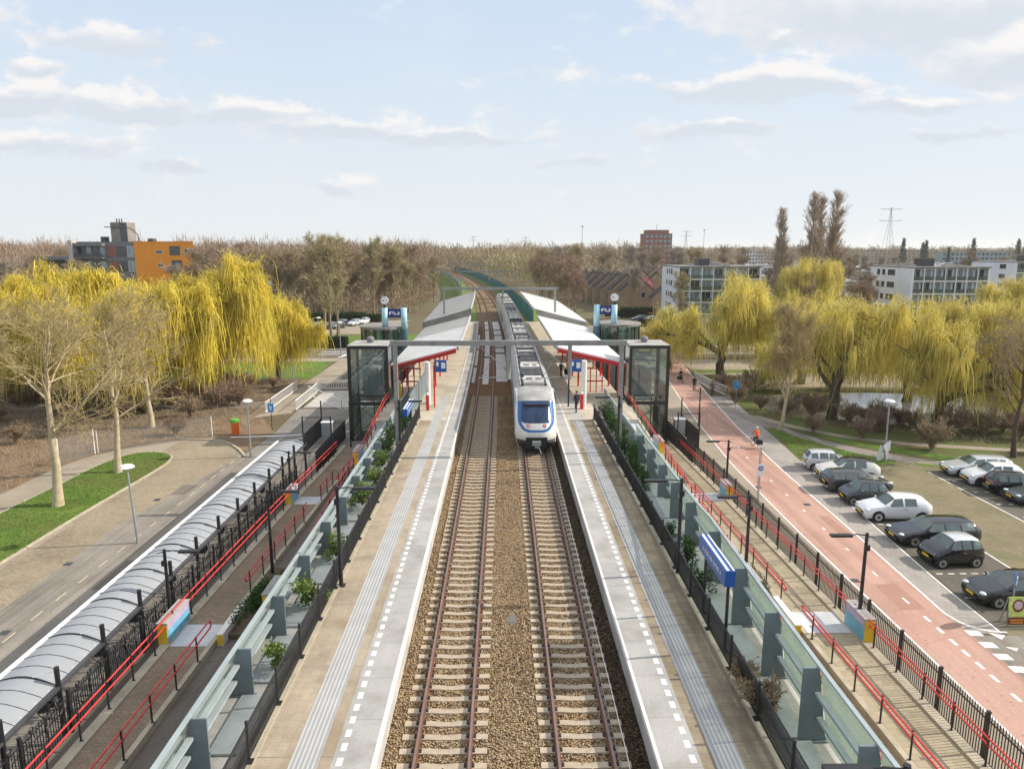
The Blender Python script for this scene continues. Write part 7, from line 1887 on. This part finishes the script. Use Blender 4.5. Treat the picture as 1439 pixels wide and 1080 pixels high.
# low hills at the horizon
q = MB(); r11 = random.Random(8); V = []; xs = lin(-5200, 5200, 130)
for i, x in enumerate(xs):
    h = 26 + 8 * math.sin(x * .0011) + 7 * math.sin(x * .004 + 1) + r11.uniform(-2, 2); V += [(x, 4600, -1), (x, 4700, h), (x, 5000, h * .9), (x, 5200, -1)]
q.add(V, [(4 * i + j, 4 * i + 4 + j, 4 * i + 5 + j, 4 * i + 1 + j) for i in range(len(xs) - 1) for j in range(3)]); struct(q.build('distant_hills', 'darkconc' if 0 else 'verge'))
# ---------------------------------------------------------------- air, sky, sun, camera
EXPO = 0.30; SUN_E = R(34); SUN_AZ = R(83)        # azimuth clockwise from +y: the sun stands to the right
HAZE = 0.00011
m = bpy.data.materials.new('haze_mat'); m.use_nodes = True; n = m.node_tree; n.nodes.clear()
o = n.nodes.new('ShaderNodeOutputMaterial'); v = n.nodes.new('ShaderNodeVolumePrincipled')
v.inputs['Color'].default_value = (.98, .985, 1, 1); v.inputs['Density'].default_value = HAZE; v.inputs['Anisotropy'].default_value = .2
n.links.new(v.outputs[0], o.inputs['Volume']); MT['haze'] = m
q = MB(); q.bx(-6100, 6100, -300, 9100, -1.2, 72); hz = struct(q.build('haze', 'haze'), 'thin pale air over the town', 'haze', 'stuff')
if HAZE == 0: bpy.data.objects.remove(hz)

W = bpy.data.worlds.new('World'); S.world = W; W.use_nodes = True; n = W.node_tree; n.nodes.clear()
out = n.nodes.new('ShaderNodeOutputWorld'); bg = n.nodes.new('ShaderNodeBackground'); sky = n.nodes.new('ShaderNodeTexSky')
sky.sky_type = 'NISHITA'; sky.sun_disc = False; sky.sun_elevation = SUN_E; sky.sun_rotation = SUN_AZ; sky.air_density = 1.0; sky.dust_density = 2.2; sky.ozone_density = 1.5
def math_(op, a, b=None, clamp=False):
    k = n.nodes.new('ShaderNodeMath'); k.operation = op; k.use_clamp = clamp
    for i, s in enumerate((a, b)):
        if s is None: continue
        if isinstance(s, (int, float)): k.inputs[i].default_value = s
        else: n.links.new(s, k.inputs[i])
    return k.outputs[0]
tc = n.nodes.new('ShaderNodeTexCoord'); sp = n.nodes.new('ShaderNodeSeparateXYZ'); n.links.new(tc.outputs['Generated'], sp.inputs[0])
yy_ = math_('MAXIMUM', sp.outputs['Y'], .05); U = math_('DIVIDE', sp.outputs['X'], yy_); V_ = math_('DIVIDE', sp.outputs['Z'], yy_)
CL = [  # direction right, up, half widths, strength
    (.60, .325, .30, .062, 2.1), (.74, .262, .17, .045, 1.8), (.45, .33, .15, .035, 1.6), (.36, .215, .19, .022, 1.15), (.56, .192, .12, .018, 1.0), (.265, .162, .075, .016, .95), (.62, .150, .14, .010, .6),
    (-.70, .318, .085, .055, 1.05), (-.73, .36, .07, .05, 1.0), (-.50, .270, .09, .022, .9), (-.60, .226, .045, .022, 1.1), (-.66, .195, .13, .020, 1.1), (-.50, .186, .11, .022, 1.15), (-.33, .176, .12, .020, 1.1), (-.22, .160, .10, .020, 1.0), (-.06, .150, .14, .015, .95), (-.64, .138, .13, .022, .85), (-.45, .112, .09, .010, .8), (.10, .120, .10, .014, .6), (-.25, .085, .12, .010, .45), (.40, .262, .02, .008, .9)]
cmb = n.nodes.new('ShaderNodeCombineXYZ'); n.links.new(U, cmb.inputs[0]); n.links.new(math_('MULTIPLY', V_, 1.7), cmb.inputs[1])
def nz(scale, off, det=7, rough=.6):
    mp = n.nodes.new('ShaderNodeMapping'); mp.inputs['Location'].default_value = off; n.links.new(cmb.outputs[0], mp.inputs[0])
    t = n.nodes.new('ShaderNodeTexNoise'); t.inputs['Scale'].default_value = scale; t.inputs['Detail'].default_value = det; t.inputs['Roughness'].default_value = rough; n.links.new(mp.outputs[0], t.inputs[0]); return t.outputs['Fac']
wx_ = nz(4.5, (11, 3, 0), 5, .6); wy_ = nz(6.0, (4, 13, 0), 5, .6)
U0 = U; V0 = V_
U = math_('ADD', U0, math_('MULTIPLY', math_('SUBTRACT', wx_, .5), .20)); V_ = math_('ADD', V0, math_('MULTIPLY', math_('SUBTRACT', wy_, .5), .075))
def field(dv):
    tot = None
    for u, v, a, b, s in CL:
        du = math_('DIVIDE', math_('SUBTRACT', U, u), a); dw = math_('DIVIDE', math_('SUBTRACT', V_, v + dv), b)
        r2_ = math_('ADD', math_('MULTIPLY', du, du), math_('MULTIPLY', dw, dw))
        g = math_('MULTIPLY', math_('POWER', 2.718, math_('MULTIPLY', r2_, -1.0)), s)
        tot = g if tot is None else math_('MAXIMUM', tot, g)
    return tot
nA = nz(7, (3, 1, 0)); nB = nz(17, (0, 5, 0), 6)
nC = nz(48, (2, 7, 0), 4)
det = math_('ADD', math_('ADD', math_('MULTIPLY', math_('SUBTRACT', nA, .5), 1.3), math_('MULTIPLY', math_('SUBTRACT', nB, .5), 1.1)), math_('MULTIPLY', math_('SUBTRACT', nC, .5), .35))
f0 = field(0); f1 = field(.014)
den = math_('SUBTRACT', math_('ADD', math_('MULTIPLY', f0, 1.0), math_('MULTIPLY', det, 1.4)), .20)
cov = n.nodes.new('ShaderNodeMapRange'); cov.interpolation_type = 'SMOOTHSTEP'; cov.inputs[1].default_value = 0; cov.inputs[2].default_value = .5; n.links.new(den, cov.inputs[0])
wisp = n.nodes.new('ShaderNodeMapRange'); wisp.interpolation_type = 'SMOOTHSTEP'; wisp.inputs[1].default_value = .45; wisp.inputs[2].default_value = .85; wisp.inputs[4].default_value = .35; n.links.new(nz(3.2, (9, 2, 0)), wisp.inputs[0])
# shading of the clouds: bases (centre lies above) greyer, tops white
lit = n.nodes.new('ShaderNodeMapRange'); lit.inputs[1].default_value = -.34; lit.inputs[2].default_value = .20; n.links.new(math_('ADD', math_('SUBTRACT', f1, f0), math_('ADD', math_('MULTIPLY', math_('SUBTRACT', nB, .5), .55), math_('MULTIPLY', math_('SUBTRACT', nC, .5), .35))), lit.inputs[0])
def mix(fac, a, b):
    k = n.nodes.new('ShaderNodeMix'); k.data_type = 'RGBA'
    for s, v in ((k.inputs[0], fac), (k.inputs[6], a), (k.inputs[7], b)):
        if isinstance(v, (int, float)): s.default_value = v
        elif isinstance(v, tuple): s.default_value = (*v, 1)
        else: n.links.new(v, s)
    return k.outputs[2]
SK = 0.12                                            # sky strength
k_ = 1 / SK / (2 ** EXPO)
veil = n.nodes.new('ShaderNodeMapRange'); veil.inputs[1].default_value = 0; veil.inputs[2].default_value = .42; veil.inputs[3].default_value = .97; veil.inputs[4].default_value = .86; n.links.new(sp.outputs['Z'], veil.inputs[0])
hz_ = n.nodes.new('ShaderNodeMapRange'); hz_.inputs[1].default_value = 0; hz_.inputs[2].default_value = .36; n.links.new(sp.outputs['Z'], hz_.inputs[0])
pale = mix(hz_.outputs[0], tuple(c * k_ for c in (.85, .895, .92)), tuple(c * k_ for c in (.62, .76, .95)))
hi_ = n.nodes.new('ShaderNodeMapRange'); hi_.interpolation_type = 'SMOOTHSTEP'; hi_.inputs[1].default_value = .42; hi_.inputs[2].default_value = .75; n.links.new(sp.outputs['Z'], hi_.inputs[0])
pale = mix(hi_.outputs[0], pale, tuple(c * k_ for c in (1.05, 1.08, 1.12)))   # unseen upper sky brightened, added to lift the shadows
base = mix(veil.outputs[0], sky.outputs[0], pale)
base = mix(wisp.outputs[0], base, tuple(c * k_ for c in (.86, .90, .93)))
cl = mix(lit.outputs[0], tuple(c * k_ for c in (.70, .755, .83)), tuple(c * k_ for c in (.98, .95, .93)))
col = mix(math_('MULTIPLY', cov.outputs[0], .9), base, cl)
n.links.new(col, bg.inputs[0]); bg.inputs[1].default_value = SK; n.links.new(bg.outputs[0], out.inputs[0])

L = bpy.data.lights.new('sun', 'SUN'); L.energy = 4.5; L.angle = R(.53); L.color = (1, .91, .78)
so = bpy.data.objects.new('sun', L); COL.objects.link(so)
d = Vector((math.sin(SUN_AZ) * math.cos(SUN_E), math.cos(SUN_AZ) * math.cos(SUN_E), math.sin(SUN_E)))
so.rotation_euler = d.to_track_quat('Z', 'Y').to_euler(); so.location = (60, 20, 60)

cam = bpy.data.cameras.new('camera'); co = bpy.data.objects.new('camera', cam); COL.objects.link(co); S.camera = co
cam.sensor_width = 36; cam.lens = 36 * 1000 / 1439; cam.clip_end = 20000; cam.clip_start = .1
co.location = (0, 0, 16.5); co.rotation_euler = (R(90) - math.atan(.188), 0, -R(.760))
S.render.engine = 'CYCLES'; S.render.resolution_x = 1024; S.render.resolution_y = 768
S.cycles.use_denoising = True; S.cycles.max_bounces = 6; S.cycles.transparent_max_bounces = 16; S.cycles.volume_bounces = 1
try: S.cycles.denoiser = 'OPENIMAGEDENOISE'
except Exception: pass
S.cycles.caustics_reflective = False; S.cycles.caustics_refractive = False
vs = S.view_settings; vs.view_transform = 'Standard'; vs.look = 'None'; vs.exposure = EXPO; vs.gamma = 1; vs.use_curve_mapping = False
